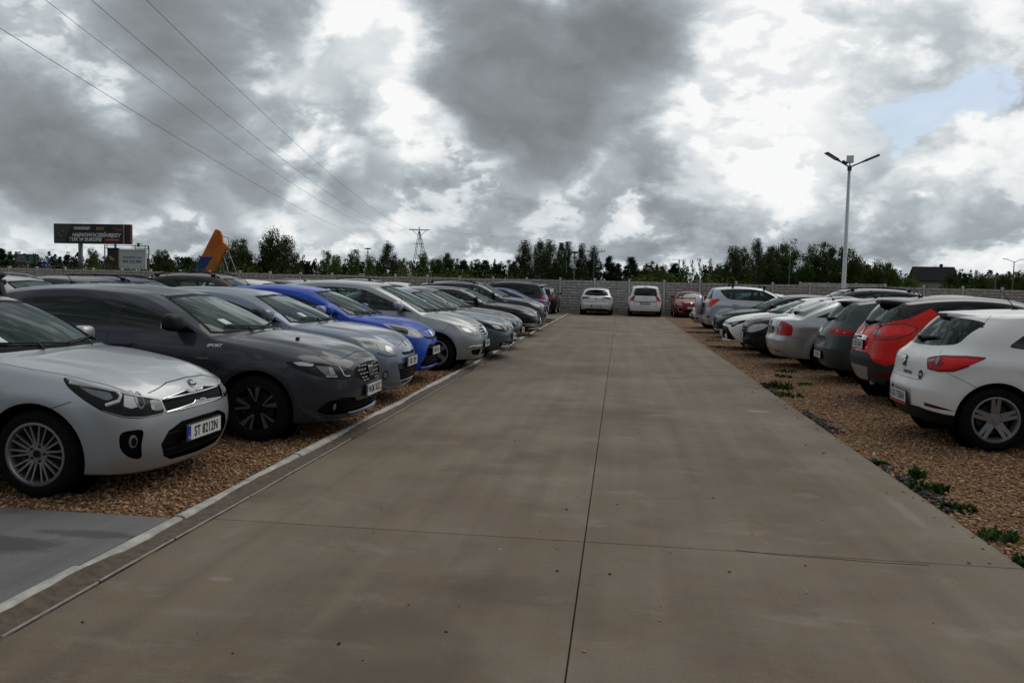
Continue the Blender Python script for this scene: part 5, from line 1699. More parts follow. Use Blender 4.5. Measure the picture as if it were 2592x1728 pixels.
# --- white hatchback, nose to the lane -----------------------------------------------------------------------------------------
S = car_base(4.37, 1.79, 1.435, .94, 2.64, .325, .74, (1.15, .97), wsl=1.0, belt=.08, fset=.30, lod=3, rim='five', rimmat='rim_grey', ant=(3.55, 'fin'), glass_b='glass_dark', tint_from=2.3)
S.update(regs=[('F', 'front_grille', 'gloss_black', [(0, .0, .655), (.40, .05, .64), (.50, .10, .66), (.48, .1, .705), (0, .02, .72)], dict(half=1, depth=.006)),
          ('F', 'headlight', 'lamp_dark', [(.49, .10, .655), (.48, .1, .71), (.62, .22, .735), (.76, .46, .785), (.82, .72, .83), (.80, .58, .755), (.72, .34, .66), (.66, .26, .60), (.62, .22, .60), (.60, .2, .65)], dict(sym=1)),
          ('F', 'lower_grille', 'grille_black', [(0, 0, .61), (.42, .05, .605), (.56, .12, .575), (.68, .22, .40), (.73, .30, .275), (.62, .18, .255), (.36, .05, .245), (0, 0, .24)], dict(half=1, depth=.03))],
    decals=[('F', 'lamp_lens', 'lamp_clear', [(.70, .36, .74), (.62, .22, .715), (.60, .2, .66), (.66, .26, .655), (.71, .34, .70)], dict(sym=1, on='headlight', r=.015)),
            ('F', 'corner_blade', 'body', [(.44, .05, .40), (.52, .1, .42), (.50, .1, .30), (.40, .05, .255), (.34, .05, .255)], dict(sym=1, t=.012))],
    strips=[('F', 'chin', 'body', [(0, .0, .225), (.4, .05, .23), (.62, .2, .24)], .035, .03, dict(half=1)), ('F', 'lamp_trim', 'lamp_white', [(.5, .1, .705), (.62, .22, .728), (.78, .5, .79)], .008, .006, dict(sym=1))],
    plates=[('F', .43, 'KR 9W', .52, .114, 0, 0, .014)], seams=door_seams(S) + hood_seam(S, .55, .3))
SP['white_hatch'] = S

# --- black saloon with chrome strip, tall dark off-roader with bars --------------------------------------------------------------
S = car_base(4.45, 1.80, 1.46, .90, 2.7, .32, .74, (1.2, .96), wsl=1.0, belt=.08, fset=.28, rim='multi')
S.update(regs=[('F', 'front_grille', 'grille_black', [(0, 0, .46), (.36, .05, .48), (.44, .08, .64), (0, .02, .67)], dict(half=1, depth=.01)), ('F', 'headlight', 'lamp_grey', [(.47, .1, .58), (.47, .1, .66), (.62, .2, .70), (.80, .56, .76), (.78, .44, .68), (.66, .24, .59)], dict(sym=1, r=.02))],
    decals=[('F', 'lamp_lens', 'lamp_clear', [(.72, .38, .71), (.6, .2, .68), (.6, .2, .61), (.7, .3, .65)], dict(sym=1, on='headlight', r=.02))],
    strips=[('F', 'nose_trim', 'rail_silver', [(0, .02, .69), (.45, .1, .68), (.62, .2, .71)], .016, .006, dict(half=1)), ('F', 'chin_trim', 'rail_silver', [(0, 0, .24), (.5, .1, .24), (.7, .28, .26)], .02, .01, dict(half=1))], plates=[('F', .46, 'BI 55K', .52, .114, 0, 0, .014)])
SP['black_saloon'] = S
S = car_base(4.65, 1.88, 1.70, .90, 2.75, .36, .97, (1.25, 1.12), kind='suv', wsl=.95, belt=.05, fset=.18, rim='five', rails=('gloss_black', 2.2, 4.1, .05), glass_s='glass_tint')
S.update(regs=[('F', 'front_grille', 'grille_black', [(0, 0, .70), (.40, .04, .72), (.44, .05, .88), (0, .02, .92)], dict(half=1, depth=.01)), ('F', 'headlight', 'lamp_clear', [(.50, .08, .76), (.50, .08, .89), (.66, .16, .92), (.82, .40, .94), (.82, .34, .80), (.68, .14, .76)], dict(sym=1, r=.02))],
    strips=[('F', 'nose_trim', 'rail_silver', [(0, .02, .93), (.46, .06, .90), (.48, .07, .72)], .02, .008, dict(half=1))], plates=[('F', .58, '', .52, .114, 0, 0, .014)])
SP['dark_offroad'] = S

# --- silver off-roader with spare wheel on the tailgate -------------------------------------------------------------------------------
LR = 4.24
def rr_(y, r, z): return (y, LR - r, z)
S = car_base(LR, 1.815, 1.685, .86, 2.56, .355, .92, (1.12, 1.12), kind='suv', wsl=1.0, belt=.06, rd=.07, rear_seen=True, rset=.24, rk=[1, 1, 1, 1, 1, 1], wiper_r=False, ant=None, glass_s='glass_tint', glass_b='glass_dark', tint_from=9, lod=3, flare=.03)
S['dlo'] = [(1.56, 1.17), (2.6, 1.19), (3.25, 1.215), (3.42, 1.24), (3.56, 1.34), (3.70, 1.54), (3.4, 1.575), (2.5, 1.595), (2.1, 1.53), (1.8, 1.36)]
S['pillars'] = [(2.40, 2.36, .045), (3.22, 3.22, .05)]
S.update(regs=[('R', 'tail_light', 'lamp_red_bright', [rr_(.62, .10, .92), rr_(.64, .10, 1.10), rr_(.70, .14, 1.20), rr_(.84, .42, 1.22), rr_(.87, .52, 1.20), rr_(.83, .38, 1.08), rr_(.76, .24, .94), rr_(.70, .16, .90)], dict(sym=1, r=.02)),
               ('R', 'reflector', 'lamp_red_dark', [rr_(.62, .08, .62), rr_(.76, .24, .62), rr_(.74, .2, .55), rr_(.66, .1, .54)], dict(sym=1, r=.02))],
    decals=[('R', 'indicator_lamp', 'lamp_clear', [rr_(.645, .1, .93), rr_(.66, .1, 1.02), rr_(.77, .24, 1.0), rr_(.73, .2, .93)], dict(sym=1, on='tail_light', r=.01))],
    seams=door_seams(S), plates=[])
def rav_post(s):
    b = MB(); x = -LR / 2
    b.lathe([(0, -.24), (.27, -.235), (.34, -.20), (.365, -.13), (.365, -.02), (.34, .0), (0, .0)], 40, 'x', (x + .0, .05, .98))
    o = b.build('spare_wheel_cover', s.S['paint'], s.root, smooth=True)
    b = MB(); b.lathe([(.366, -.05), (.372, -.045), (.372, -.02), (.366, -.015)], 40, 'x', (x, .05, .98)); b.build('cover_rim', 'grey_plastic', o)
    b = MB(); b.box((x + .06, .05, .98), (.16, .2, .2)); b.build('spare_mount', 'black_plastic', s.root)
    for d in (LR - 1.0, LR - 2.1):
        for y in (-.52, .52):
            l, n = s.hit('T', (d, y)); b = MB(); b.box((0, 0, .06), (.08, .06, .12), taper=.7); b.box((0, 0, .125), (.11, .07, .03)); o = b.build('roof_bar_foot', 'black_plastic', s.root, bevel=.008); o.location = l
    b = MB(); b.box((0, 0, .0), (.05, 1.3, .05)); 
S['post'] = [rav_post]
SP['silver_offroad'] = S

# --- silver small car beyond, nose to the lane ---------------------------------------------------------------------------------------------
S = car_base(4.1, 1.74, 1.48, .84, 2.55, .31, .80, (1.0, 1.02), wsl=1.0, belt=.08, fset=.28)
S.update(regs=[('F', 'front_grille', 'grille_black', [(0, .0, .64), (.34, .05, .65), (.42, .08, .72), (0, .03, .74)], dict(half=1, depth=.01)), ('F', 'headlight', 'lamp_clear', [(.46, .1, .64), (.46, .1, .74), (.62, .22, .80), (.76, .5, .86), (.75, .42, .76), (.64, .22, .65)], dict(sym=1, r=.03)), ('F', 'lower_grille', 'grille_black', [(0, 0, .46), (.5, .1, .46), (.6, .16, .34), (0, 0, .32)], dict(half=1, depth=.02)), ('F', 'fog_recess', 'black_plastic', [(.62, .18, .42), (.74, .3, .42), (.70, .24, .34), (.64, .18, .34)], dict(sym=1, r=.02))], plates=[('F', .50, '', .52, .114, 0, 0, .014)])
SP['silver_small'] = S

# --- cars backed up to the fence -----------------------------------------------------------------------------------------------------------------
LS = 4.37
def rs_(y, r, z): return (y, LS - r, z)
S = car_base(LS, 1.809, 1.485, .92, 2.66, .32, .78, (1.15, 1.0), wsl=1.0, belt=.05, rear_seen=True, rset=.30, mirror='black', ant=(3.5, 'stub'), dR=[.10, .02, 0, .05, .06, .22], zR=[.25, .37, .58, .68, .92, 1.05], cr_r=[(2, .4)], rr=(3.75, 1.40),
    rwin=[(0, 1.06), (.40, 1.06), (.60, 1.09), (.66, 1.12), (.55, 1.32), (.35, 1.35), (0, 1.36)], glass_r='glass_tint', plan_r=.93, spoiler=(3.62, .30, .55, None, .05, .03))
S.update(regs=[('R', 'tail_light', 'lamp_red_dark', [rs_(.38, .07, .93), rs_(.40, .07, .99), rs_(.60, .14, 1.0), rs_(.80, .36, 1.0), rs_(.82, .42, .93), rs_(.72, .24, .86), rs_(.62, .14, .88), rs_(.52, .1, .91)], dict(sym=1, r=.015)),
               ('R', 'plate_recess', 'black_plastic', [rs_(0, 0, .565), rs_(.28, .02, .565), rs_(.30, .03, .42), rs_(0, 0, .42)], dict(half=1, depth=.01)), ('R', 'lower_valance', 'black_plastic', [rs_(0, 0, .36), rs_(.5, .08, .36), rs_(.64, .16, .33), rs_(.8, .4, .28), rs_(.8, .4, .1), rs_(0, 0, .1)], dict(half=1))],
    decals=[('R', 'emblem', 'grey_plastic', circle3(0, LS - .08, .90, .04, .04), dict(t=.01))], strips=[('R', 'tailgate_line', 'seam', [(0, LS - .07, .70), (.40, LS - .1, .71), (.52, LS - .12, .80), (.55, LS - .12, .88)], .012, .003, dict(half=1))],
    plates=[('R', .49, 'DA 3YER15', .52, .114, 0, 0, .006)])
S['post'] = [lambda s: s.badge('R', (-.36, .855), 'ASTRA', .045, 'grey_plastic', 1.1, .002, 0)]
SP['white_fence_hatch'] = S
LZ = 4.467
def rz_(y, r, z): return (y, LZ - r, z)
S = car_base(LZ, 1.801, 1.66, .90, 2.703, .32, .84, (.95, 1.05), kind='wagon', wsl=1.25, belt=.06, rd=.06, rear_seen=True, rset=.20, mirror='black', ant=(4.0, 'stub'), dR=[.10, .02, 0, .03, .05, .10], zR=[.24, .37, .60, .80, 1.0, 1.12], cr_r=[(2, .5)],
    rwin=[(0, 1.12), (.45, 1.12), (.60, 1.13), (.63, 1.2), (.54, 1.50), (.3, 1.53), (0, 1.535)], rwin_in=.03, tum=.74, tum_r=.97, glass_r='glass_tint', rr=(LZ - .30, 1.60))
S.update(regs=[('R', 'tail_light', 'lamp_red', [rz_(.62, .08, .82), rz_(.60, .08, 1.0), rz_(.58, .1, 1.12), rz_(.66, .14, 1.13), rz_(.74, .2, 1.05), rz_(.82, .34, .92), rz_(.82, .32, .82)], dict(sym=1, r=.02)), ('R', 'lower_valance', 'black_plastic', [rz_(0, 0, .30), rz_(.6, .14, .30), rz_(.8, .4, .30), rz_(.8, .4, .1), rz_(0, 0, .1)], dict(half=1))],
    decals=[('R', 'indicator_lamp', 'lamp_clear', [rz_(.64, .09, .93), rz_(.76, .22, .93), rz_(.76, .22, .87), rz_(.64, .09, .87)], dict(sym=1, on='tail_light')), ('R', 'emblem', 'rail_silver', circle3(0, LZ - .06, .99, .05, .03), dict(t=.008)), ('R', 'brake_lamp', 'lamp_red_dark', [(-.13, LZ - .3, 1.585), (.13, LZ - .3, 1.585), (.13, LZ - .3, 1.56), (-.13, LZ - .3, 1.56)], dict(t=.006))],
    strips=[('R', 'tailgate_trim', 'grey_plastic', [(0, LZ - .06, .80), (.58, LZ - .09, .80)], .03, .008, dict(half=1)), ('R', 'tailgate_line', 'seam', [(0, LZ, .52), (.56, LZ - .1, .52), (.58, LZ - .1, .79)], .010, .003, dict(half=1))],
    plates=[('R', .70, 'RPZ 55046', .52, .114, 0, 0, .012)])
SP['white_carrier'] = S
S = car_base(4.295, 1.808, 1.43, .87, 2.641, .315, .78, (1.12, 1.0), wsl=.95, belt=.07, fset=.30, rim='multi')
S.update(regs=[('F', 'headlight', 'lamp_clear', [(.50, .1, .63), (.48, .1, .70), (.58, .2, .77), (.72, .4, .83), (.79, .7, .86), (.77, .5, .76), (.68, .26, .66)], dict(sym=1, r=.03)), ('F', 'lower_grille', 'grille_black', [(0, 0, .42), (.38, .06, .42), (.40, .06, .27), (0, 0, .26)], dict(half=1, depth=.02)),
               ('F', 'side_intake', 'grille_black', [(.50, .1, .52), (.68, .24, .50), (.62, .18, .34), (.52, .1, .32)], dict(sym=1, depth=.015))],
    strips=[('F', 'intake_trim', 'rail_silver', [(.46, .1, .545), (.70, .25, .52), (.63, .18, .32), (.46, .09, .29)], .022, .008, dict(sym=1, closed=False))], decals=[('F', 'emblem', 'chrome', [(0, .07, .83), (.055, .08, .77), (0, .06, .70), (-.055, .08, .77)], dict(t=.01))],
    plates=[('F', .53, 'LLB 71', .52, .114, 0, 0, .012)], sticker=(-.5, 1.06))
SP['red_fence'] = S

# --- roofs of the rows behind -------------------------------------------------------------------------------------------------------------------------
SP['back_estate'] = car_base(4.6, 1.80, 1.56, .90, 2.7, .32, .78, (1.15, 1.02), kind='wagon', wsl=1.0, belt=.05, lod=2, handles=False)
SP['back_suv'] = car_base(4.5, 1.84, 1.68, .90, 2.68, .35, .95, (1.15, 1.12), kind='suv', wsl=1.0, belt=.06, lod=2, handles=False)
SP['back_hatch'] = car_base(4.2, 1.76, 1.56, .87, 2.58, .315, .80, (1.05, 1.03), wsl=.98, belt=.06, lod=2, handles=False)
S = SP['back_hatch']
for k in ('back_estate', 'back_suv', 'back_hatch'):
    SP[k]['regs'] = [('F', 'headlight', 'lamp_clear', [(.46, .1, SP[k]['hood'][0][1] - .14), (.46, .1, SP[k]['hood'][0][1] - .05), (.62, .22, SP[k]['hood'][0][1]), (.78, .5, SP[k]['hood'][0][1] + .06), (.76, .44, SP[k]['hood'][0][1] - .04), (.64, .22, SP[k]['hood'][0][1] - .12)], dict(sym=1, r=.02)),
                     ('F', 'front_grille', 'grille_black', [(0, .0, .60), (.36, .05, .61), (.40, .06, SP[k]['hood'][0][1] - .07), (0, .03, SP[k]['hood'][0][1] - .05)], dict(half=1, depth=.01)),
                     ('R', 'tail_light', 'lamp_red', [(.60, SP[k]['L'] - .1, .82), (.60, SP[k]['L'] - .12, .98), (.74, SP[k]['L'] - .3, .98), (.80, SP[k]['L'] - .42, .90), (.76, SP[k]['L'] - .3, .82)], dict(sym=1, r=.02))]
EXPOSURE = 0.0
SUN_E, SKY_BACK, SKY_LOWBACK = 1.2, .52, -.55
CLOUDS = [((-.10, .955, .28), 4, 12, .52), ((-.104, .978, .180), 1, 6, .50), ((-.085, .985, .125), 0, 4, .30), ((.02, .954, .305), 2, 8, .42), ((-.175, .94, .285), 2, 6, .42), ((-.15, .965, .205), 0, 4, .25),
          ((-.580, .785, .215), 4, 13, .56), ((-.44, .849, .29), 2, 9, .58), ((-.62, .77, .14), 1, 6, .34), ((-.458, .881, .115), 1, 6, .56), ((-.299, .948, .112), 1, 4, .46), ((-.56, .82, .085), 1, 5, .36), ((-.40, .90, .145), 0, 4, .34), ((.385, .905, .160), 1, 4, .42), ((.31, .945, .085), 1, 4, .28), ((.10, .985, .12), 0, 3, .25),
          ((0, .3, .95), 10, 45, .45), ((-.3, -.5, .8), 5, 30, .4)]
BRIGHT = [((-.30, .926, .215), 1, 7, .16), ((-.25, .925, .275), 1, 5, .16), ((.151, .968, .202), 3, 10, .12), ((.255, .933, .253), 4, 13, .16), ((.2, .97, .13), 1, 6, .06), ((-.15, .98, .06), 1, 9, -.06), ((.2, .975, .05), 1, 9, -.05), ((-.5, .86, .06), 1, 9, -.05)]
GAPS = [((.338, .917, .212), 0, 4, .86), ((.262, .955, .138), 0, 4, .72), ((.369, .909, .197), 0, 3, .8), ((.20, .96, .14), 0, 3, .5), ((.3, .94, .19), 0, 3, .6), ((-.21, .955, .2), 0, 2, .6)]
# ------------------------------------------------------------------ light, sky, camera
CAM_H = 1.59
def setup_camera():
    c = bpy.data.cameras.new('camera'); o = bpy.data.objects.new('camera', c); COL.objects.link(o)
    c.sensor_width = 36; c.lens = 36 * 1900 / 2352; c.clip_start = .05; c.clip_end = 9000
    right = Vector((0.99136665, 0.1291495, 0.02263992))
    up = Vector((-0.03132474, 0.06561628, 0.99735313))
    fwd = Vector((-0.12732211, 0.98945182, -0.06909536))
    M = Matrix((right, up, -fwd)).transposed().to_4x4(); M.translation = (0, 0, CAM_H)
    o.matrix_world = M
    SC.camera = o

SUN_AZ, SUN_EL = R(38), R(52)      # azimuth measured from +Y (down the lane) towards +X

def setup_sky():
    w = bpy.data.worlds.new('World'); SC.world = w; w.use_nodes = True
    nt = w.node_tree
    for n in list(nt.nodes): nt.nodes.remove(n)
    out = nt.nodes.new('ShaderNodeOutputWorld')
    sky = N(nt, 'ShaderNodeTexSky', sky_type='NISHITA', sun_disc=False)
    sky.sun_elevation = SUN_EL; sky.sun_rotation = SUN_AZ
    sky.air_density = 1.0; sky.dust_density = 1.6
    b1 = N(nt, 'ShaderNodeBackground'); b1.inputs[1].default_value = .11
    L(nt, sky.outputs[0], b1.inputs[0])
    tc = N(nt, 'ShaderNodeTexCoord')
    D = tc.outputs['Generated']
    def math_(op, a, b=None, c=None, clamp=False):
        n = N(nt, 'ShaderNodeMath', operation=op, use_clamp=clamp)
        for i, v in enumerate((a, b, c)):
            if v is None: continue
            if isinstance(v, (int, float)): n.inputs[i].default_value = v
            else: L(nt, v, n.inputs[i])
        return n.outputs[0]
    sep = N(nt, 'ShaderNodeSeparateXYZ'); L(nt, D, sep.inputs[0])
    # cloud-deck coordinates: the view ray met with a gently domed layer overhead
    zz = math_('ADD', math_('MAXIMUM', sep.outputs[2], 0.0), .80)
    cx = math_('DIVIDE', sep.outputs[0], zz); cy = math_('DIVIDE', sep.outputs[1], zz)
    deck = N(nt, 'ShaderNodeCombineXYZ'); L(nt, cx, deck.inputs[0]); L(nt, cy, deck.inputs[1])
    L(nt, math_('MULTIPLY', sep.outputs[2], 1.3), deck.inputs[2])
    def noise(vec, sc, det, ro, dist=0.0, off=(0, 0, 0)):
        mp = N(nt, 'ShaderNodeMapping'); mp.inputs['Location'].default_value = off
        L(nt, vec, mp.inputs[0])
        n = N(nt, 'ShaderNodeTexNoise', i_Scale=sc, i_Detail=det, i_Roughness=ro, i_Distortion=dist)
        L(nt, mp.outputs[0], n.inputs['Vector']); return n
    edge = noise(deck.outputs[0], 5.2, 6.0, .56, .15, (3.1, 1.7, .4))
    mid = noise(deck.outputs[0], 8.5, 5.0, .58, .2, (7.3, 2.2, 0))
    # heaped cumulus: rounded cells, bent by the noise
    wk = N(nt, 'ShaderNodeVectorMath', operation='SCALE'); L(nt, deck.outputs[0], wk.inputs[0]); wk.inputs['Scale'].default_value = 1.0
    wk2 = N(nt, 'ShaderNodeVectorMath', operation='ADD'); L(nt, wk.outputs[0], wk2.inputs[0])
    cmb = N(nt, 'ShaderNodeCombineXYZ'); L(nt, math_('MULTIPLY', edge.outputs['Fac'], .5), cmb.inputs[0]); L(nt, math_('MULTIPLY', mid.outputs['Fac'], .5), cmb.inputs[1]); L(nt, cmb.outputs[0], wk2.inputs[1])
    vo = N(nt, 'ShaderNodeTexVoronoi', feature='SMOOTH_F1', voronoi_dimensions='2D', i_Scale=7.5, i_Smoothness=.35); L(nt, wk2.outputs[0], vo.inputs['Vector'])
    def blob(d, r0, r1):
        """1 inside r0 degrees of direction d, 0 outside r1"""
        dp = N(nt, 'ShaderNodeVectorMath', operation='DOT_PRODUCT'); L(nt, D, dp.inputs[0])
        dp.inputs[1].default_value = Vector(d).normalized()
        return ramp(dp.outputs['Value'], math.cos(R(r1)), math.cos(R(r0)), 0, 1)
    def ramp(sock, f0, f1, t0, t1):
        mr = N(nt, 'ShaderNodeMapRange', interpolation_type='SMOOTHSTEP')
        for k, v_ in zip(('From Min', 'From Max', 'To Min', 'To Max'), (f0, f1, t0, t1)): mr.inputs[k].default_value = v_
        L(nt, sock, mr.inputs['Value']); return mr.outputs[0]
    def total(lst):
        acc = None
        for d, r0, r1, wgt in lst:
            t = math_('MULTIPLY', blob(d, r0, r1), wgt); acc = t if acc is None else math_('ADD', acc, t)
        return acc
    E_, M_ = math_('SUBTRACT', edge.outputs['Fac'], .5), math_('SUBTRACT', mid.outputs['Fac'], .5)
    # the bright upper deck, dim near the horizon behind the camera
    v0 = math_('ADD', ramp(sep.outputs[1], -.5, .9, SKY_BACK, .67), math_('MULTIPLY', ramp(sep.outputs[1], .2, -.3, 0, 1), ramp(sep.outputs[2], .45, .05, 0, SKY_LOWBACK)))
    v0 = math_('ADD', v0, total(BRIGHT))
    v0 = math_('ADD', v0, math_('MULTIPLY', M_, .62)); v0 = math_('ADD', v0, math_('MULTIPLY', E_, .40))
    v0 = math_('ADD', v0, math_('MULTIPLY', math_('SUBTRACT', .36, vo.outputs['Distance']), .50))
    v0 = math_('ADD', v0, ramp(math_('ADD', math_('MULTIPLY', M_, 1.1), math_('MULTIPLY', math_('SUBTRACT', .36, vo.outputs['Distance']), .9)), -.06, .12, -.04, .07))
    # the dark lower clouds: ragged patches with a defined edge and a lit rim
    dens = math_('ADD', total(CLOUDS), math_('ADD', math_('MULTIPLY', E_, 2.1), math_('MULTIPLY', M_, .8)))
    mask = ramp(dens, .30, .82, 0, .94)
    core = ramp(dens, .45, 1.2, .50, .20)
    rim = math_('MULTIPLY', ramp(dens, .10, .34, 0, 1), ramp(dens, .60, .38, 0, .07))
    v0 = math_('ADD', v0, rim)
    vd = math_('ADD', core, math_('MULTIPLY', M_, .42))
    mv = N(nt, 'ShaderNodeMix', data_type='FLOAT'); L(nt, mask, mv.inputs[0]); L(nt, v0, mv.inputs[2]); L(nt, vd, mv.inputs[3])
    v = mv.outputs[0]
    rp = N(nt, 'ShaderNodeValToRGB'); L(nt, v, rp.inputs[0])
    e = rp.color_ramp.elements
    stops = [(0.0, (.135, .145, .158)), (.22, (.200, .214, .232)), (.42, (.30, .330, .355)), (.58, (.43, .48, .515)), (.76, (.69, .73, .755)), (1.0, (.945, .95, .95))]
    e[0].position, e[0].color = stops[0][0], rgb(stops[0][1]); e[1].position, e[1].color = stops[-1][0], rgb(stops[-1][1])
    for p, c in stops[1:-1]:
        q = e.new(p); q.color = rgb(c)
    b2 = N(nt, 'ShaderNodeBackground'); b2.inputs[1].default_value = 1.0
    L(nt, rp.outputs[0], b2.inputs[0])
    # rents in the deck where blue shows
    g = None
    for d, r0, r1, wgt in GAPS:
        t = math_('MULTIPLY', blob(d, r0, r1), wgt); g = t if g is None else math_('ADD', g, t)
    gm = math_('MULTIPLY', ramp(math_('ADD', math_('MULTIPLY', g, .33), math_('MULTIPLY', M_, -3.2)), .42, .66, 0, .8), math_('MULTIPLY', math_('SUBTRACT', 1.0, mask), ramp(g, .12, .45, 0, 1)))
    ms = N(nt, 'ShaderNodeMixShader')
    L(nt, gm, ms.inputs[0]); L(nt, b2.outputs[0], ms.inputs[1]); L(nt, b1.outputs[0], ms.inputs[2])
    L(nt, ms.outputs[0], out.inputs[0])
    sl = bpy.data.lights.new('sun', 'SUN'); so = bpy.data.objects.new('sun', sl); COL.objects.link(so)
    sl.energy = SUN_E; sl.angle = R(50); sl.color = (1, .95, .88)
    d = Vector((math.sin(SUN_AZ) * math.cos(SUN_EL), math.cos(SUN_AZ) * math.cos(SUN_EL), math.sin(SUN_EL)))
    so.rotation_euler = d.to_track_quat('Z', 'Y').to_euler(); so.location = d * 60
    vs = SC.view_settings
    vs.view_transform = 'Standard'; vs.look = 'None'; vs.gamma = 1; vs.use_curve_mapping = False; vs.exposure = EXPOSURE
    SC.cycles.use_denoising = True
    SC.cycles.max_bounces = 10; SC.cycles.transparent_max_bounces = 16
    SC.cycles.sample_clamp_indirect = 6

# ------------------------------------------------------------------ ground
def gravel_mat():
    m, nt, out = new_mat('gravel')
    tc = N(nt, 'ShaderNodeTexCoord')
    v1 = N(nt, 'ShaderNodeTexVoronoi', i_Scale=46.0, i_Randomness=1.0)
    mp = N(nt, 'ShaderNodeMapping'); mp.inputs['Scale'].default_value = (1, 1.25, 1); L(nt, tc.outputs['Object'], mp.inputs[0])
    wn = N(nt, 'ShaderNodeTexNoise', i_Scale=22.0, i_Detail=3.0); L(nt, mp.outputs[0], wn.inputs['Vector'])
    ad = N(nt, 'ShaderNodeMix', data_type='VECTOR'); ad.inputs[0].default_value = .035
    L(nt, mp.outputs[0], ad.inputs[4]); L(nt, wn.outputs['Color'], ad.inputs[5])
    L(nt, ad.outputs[1], v1.inputs['Vector'])
    sp = N(nt, 'ShaderNodeSeparateColor'); L(nt, v1.outputs['Color'], sp.inputs[0])
    rp = N(nt, 'ShaderNodeValToRGB'); L(nt, sp.outputs[0], rp.inputs[0])
    stone_ramp(rp)
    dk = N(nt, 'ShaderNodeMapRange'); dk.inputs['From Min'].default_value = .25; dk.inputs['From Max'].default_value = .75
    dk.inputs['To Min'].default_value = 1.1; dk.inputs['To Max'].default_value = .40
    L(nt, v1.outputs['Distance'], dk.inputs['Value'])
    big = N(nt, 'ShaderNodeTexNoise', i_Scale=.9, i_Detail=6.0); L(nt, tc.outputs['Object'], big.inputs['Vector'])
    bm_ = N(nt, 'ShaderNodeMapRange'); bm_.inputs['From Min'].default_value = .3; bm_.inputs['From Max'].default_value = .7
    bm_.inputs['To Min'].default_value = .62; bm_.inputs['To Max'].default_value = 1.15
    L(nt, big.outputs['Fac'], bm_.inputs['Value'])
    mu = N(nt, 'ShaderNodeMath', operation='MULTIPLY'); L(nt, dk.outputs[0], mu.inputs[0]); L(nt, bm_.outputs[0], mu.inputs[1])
    mx = N(nt, 'ShaderNodeMix', data_type='RGBA', blend_type='MULTIPLY'); mx.inputs[0].default_value = 1
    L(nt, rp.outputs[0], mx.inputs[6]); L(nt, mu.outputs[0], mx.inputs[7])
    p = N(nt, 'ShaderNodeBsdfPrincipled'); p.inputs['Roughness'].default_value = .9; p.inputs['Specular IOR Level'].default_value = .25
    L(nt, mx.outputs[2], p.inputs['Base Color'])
    bp = N(nt, 'ShaderNodeBump', i_Strength=1.0, i_Distance=.03)
    inv = N(nt, 'ShaderNodeMath', operation='SUBTRACT'); inv.inputs[0].default_value = 1; L(nt, v1.outputs['Distance'], inv.inputs[1])
    L(nt, inv.outputs[0], bp.inputs['Height']); L(nt, bp.outputs[0], p.inputs['Normal'])
    L(nt, p.outputs[0], out.inputs[0])
    MATS['gravel'] = m

STONES = [(0.0, (.085, .046, .025)), (.2, (.235, .112, .048)), (.45, (.30, .160, .076)), (.70, (.36, .215, .115)), (.88, (.41, .275, .165)), (.94, (.15, .12, .105)), (1.0, (.46, .36, .26))]
def stone_ramp(rp):
    e = rp.color_ramp.elements
    e[0].position, e[0].color = STONES[0][0], rgb(STONES[0][1]); e[1].position, e[1].color = STONES[-1][0], rgb(STONES[-1][1])
    for p, c in STONES[1:-1]: e.new(p).color = rgb(c)

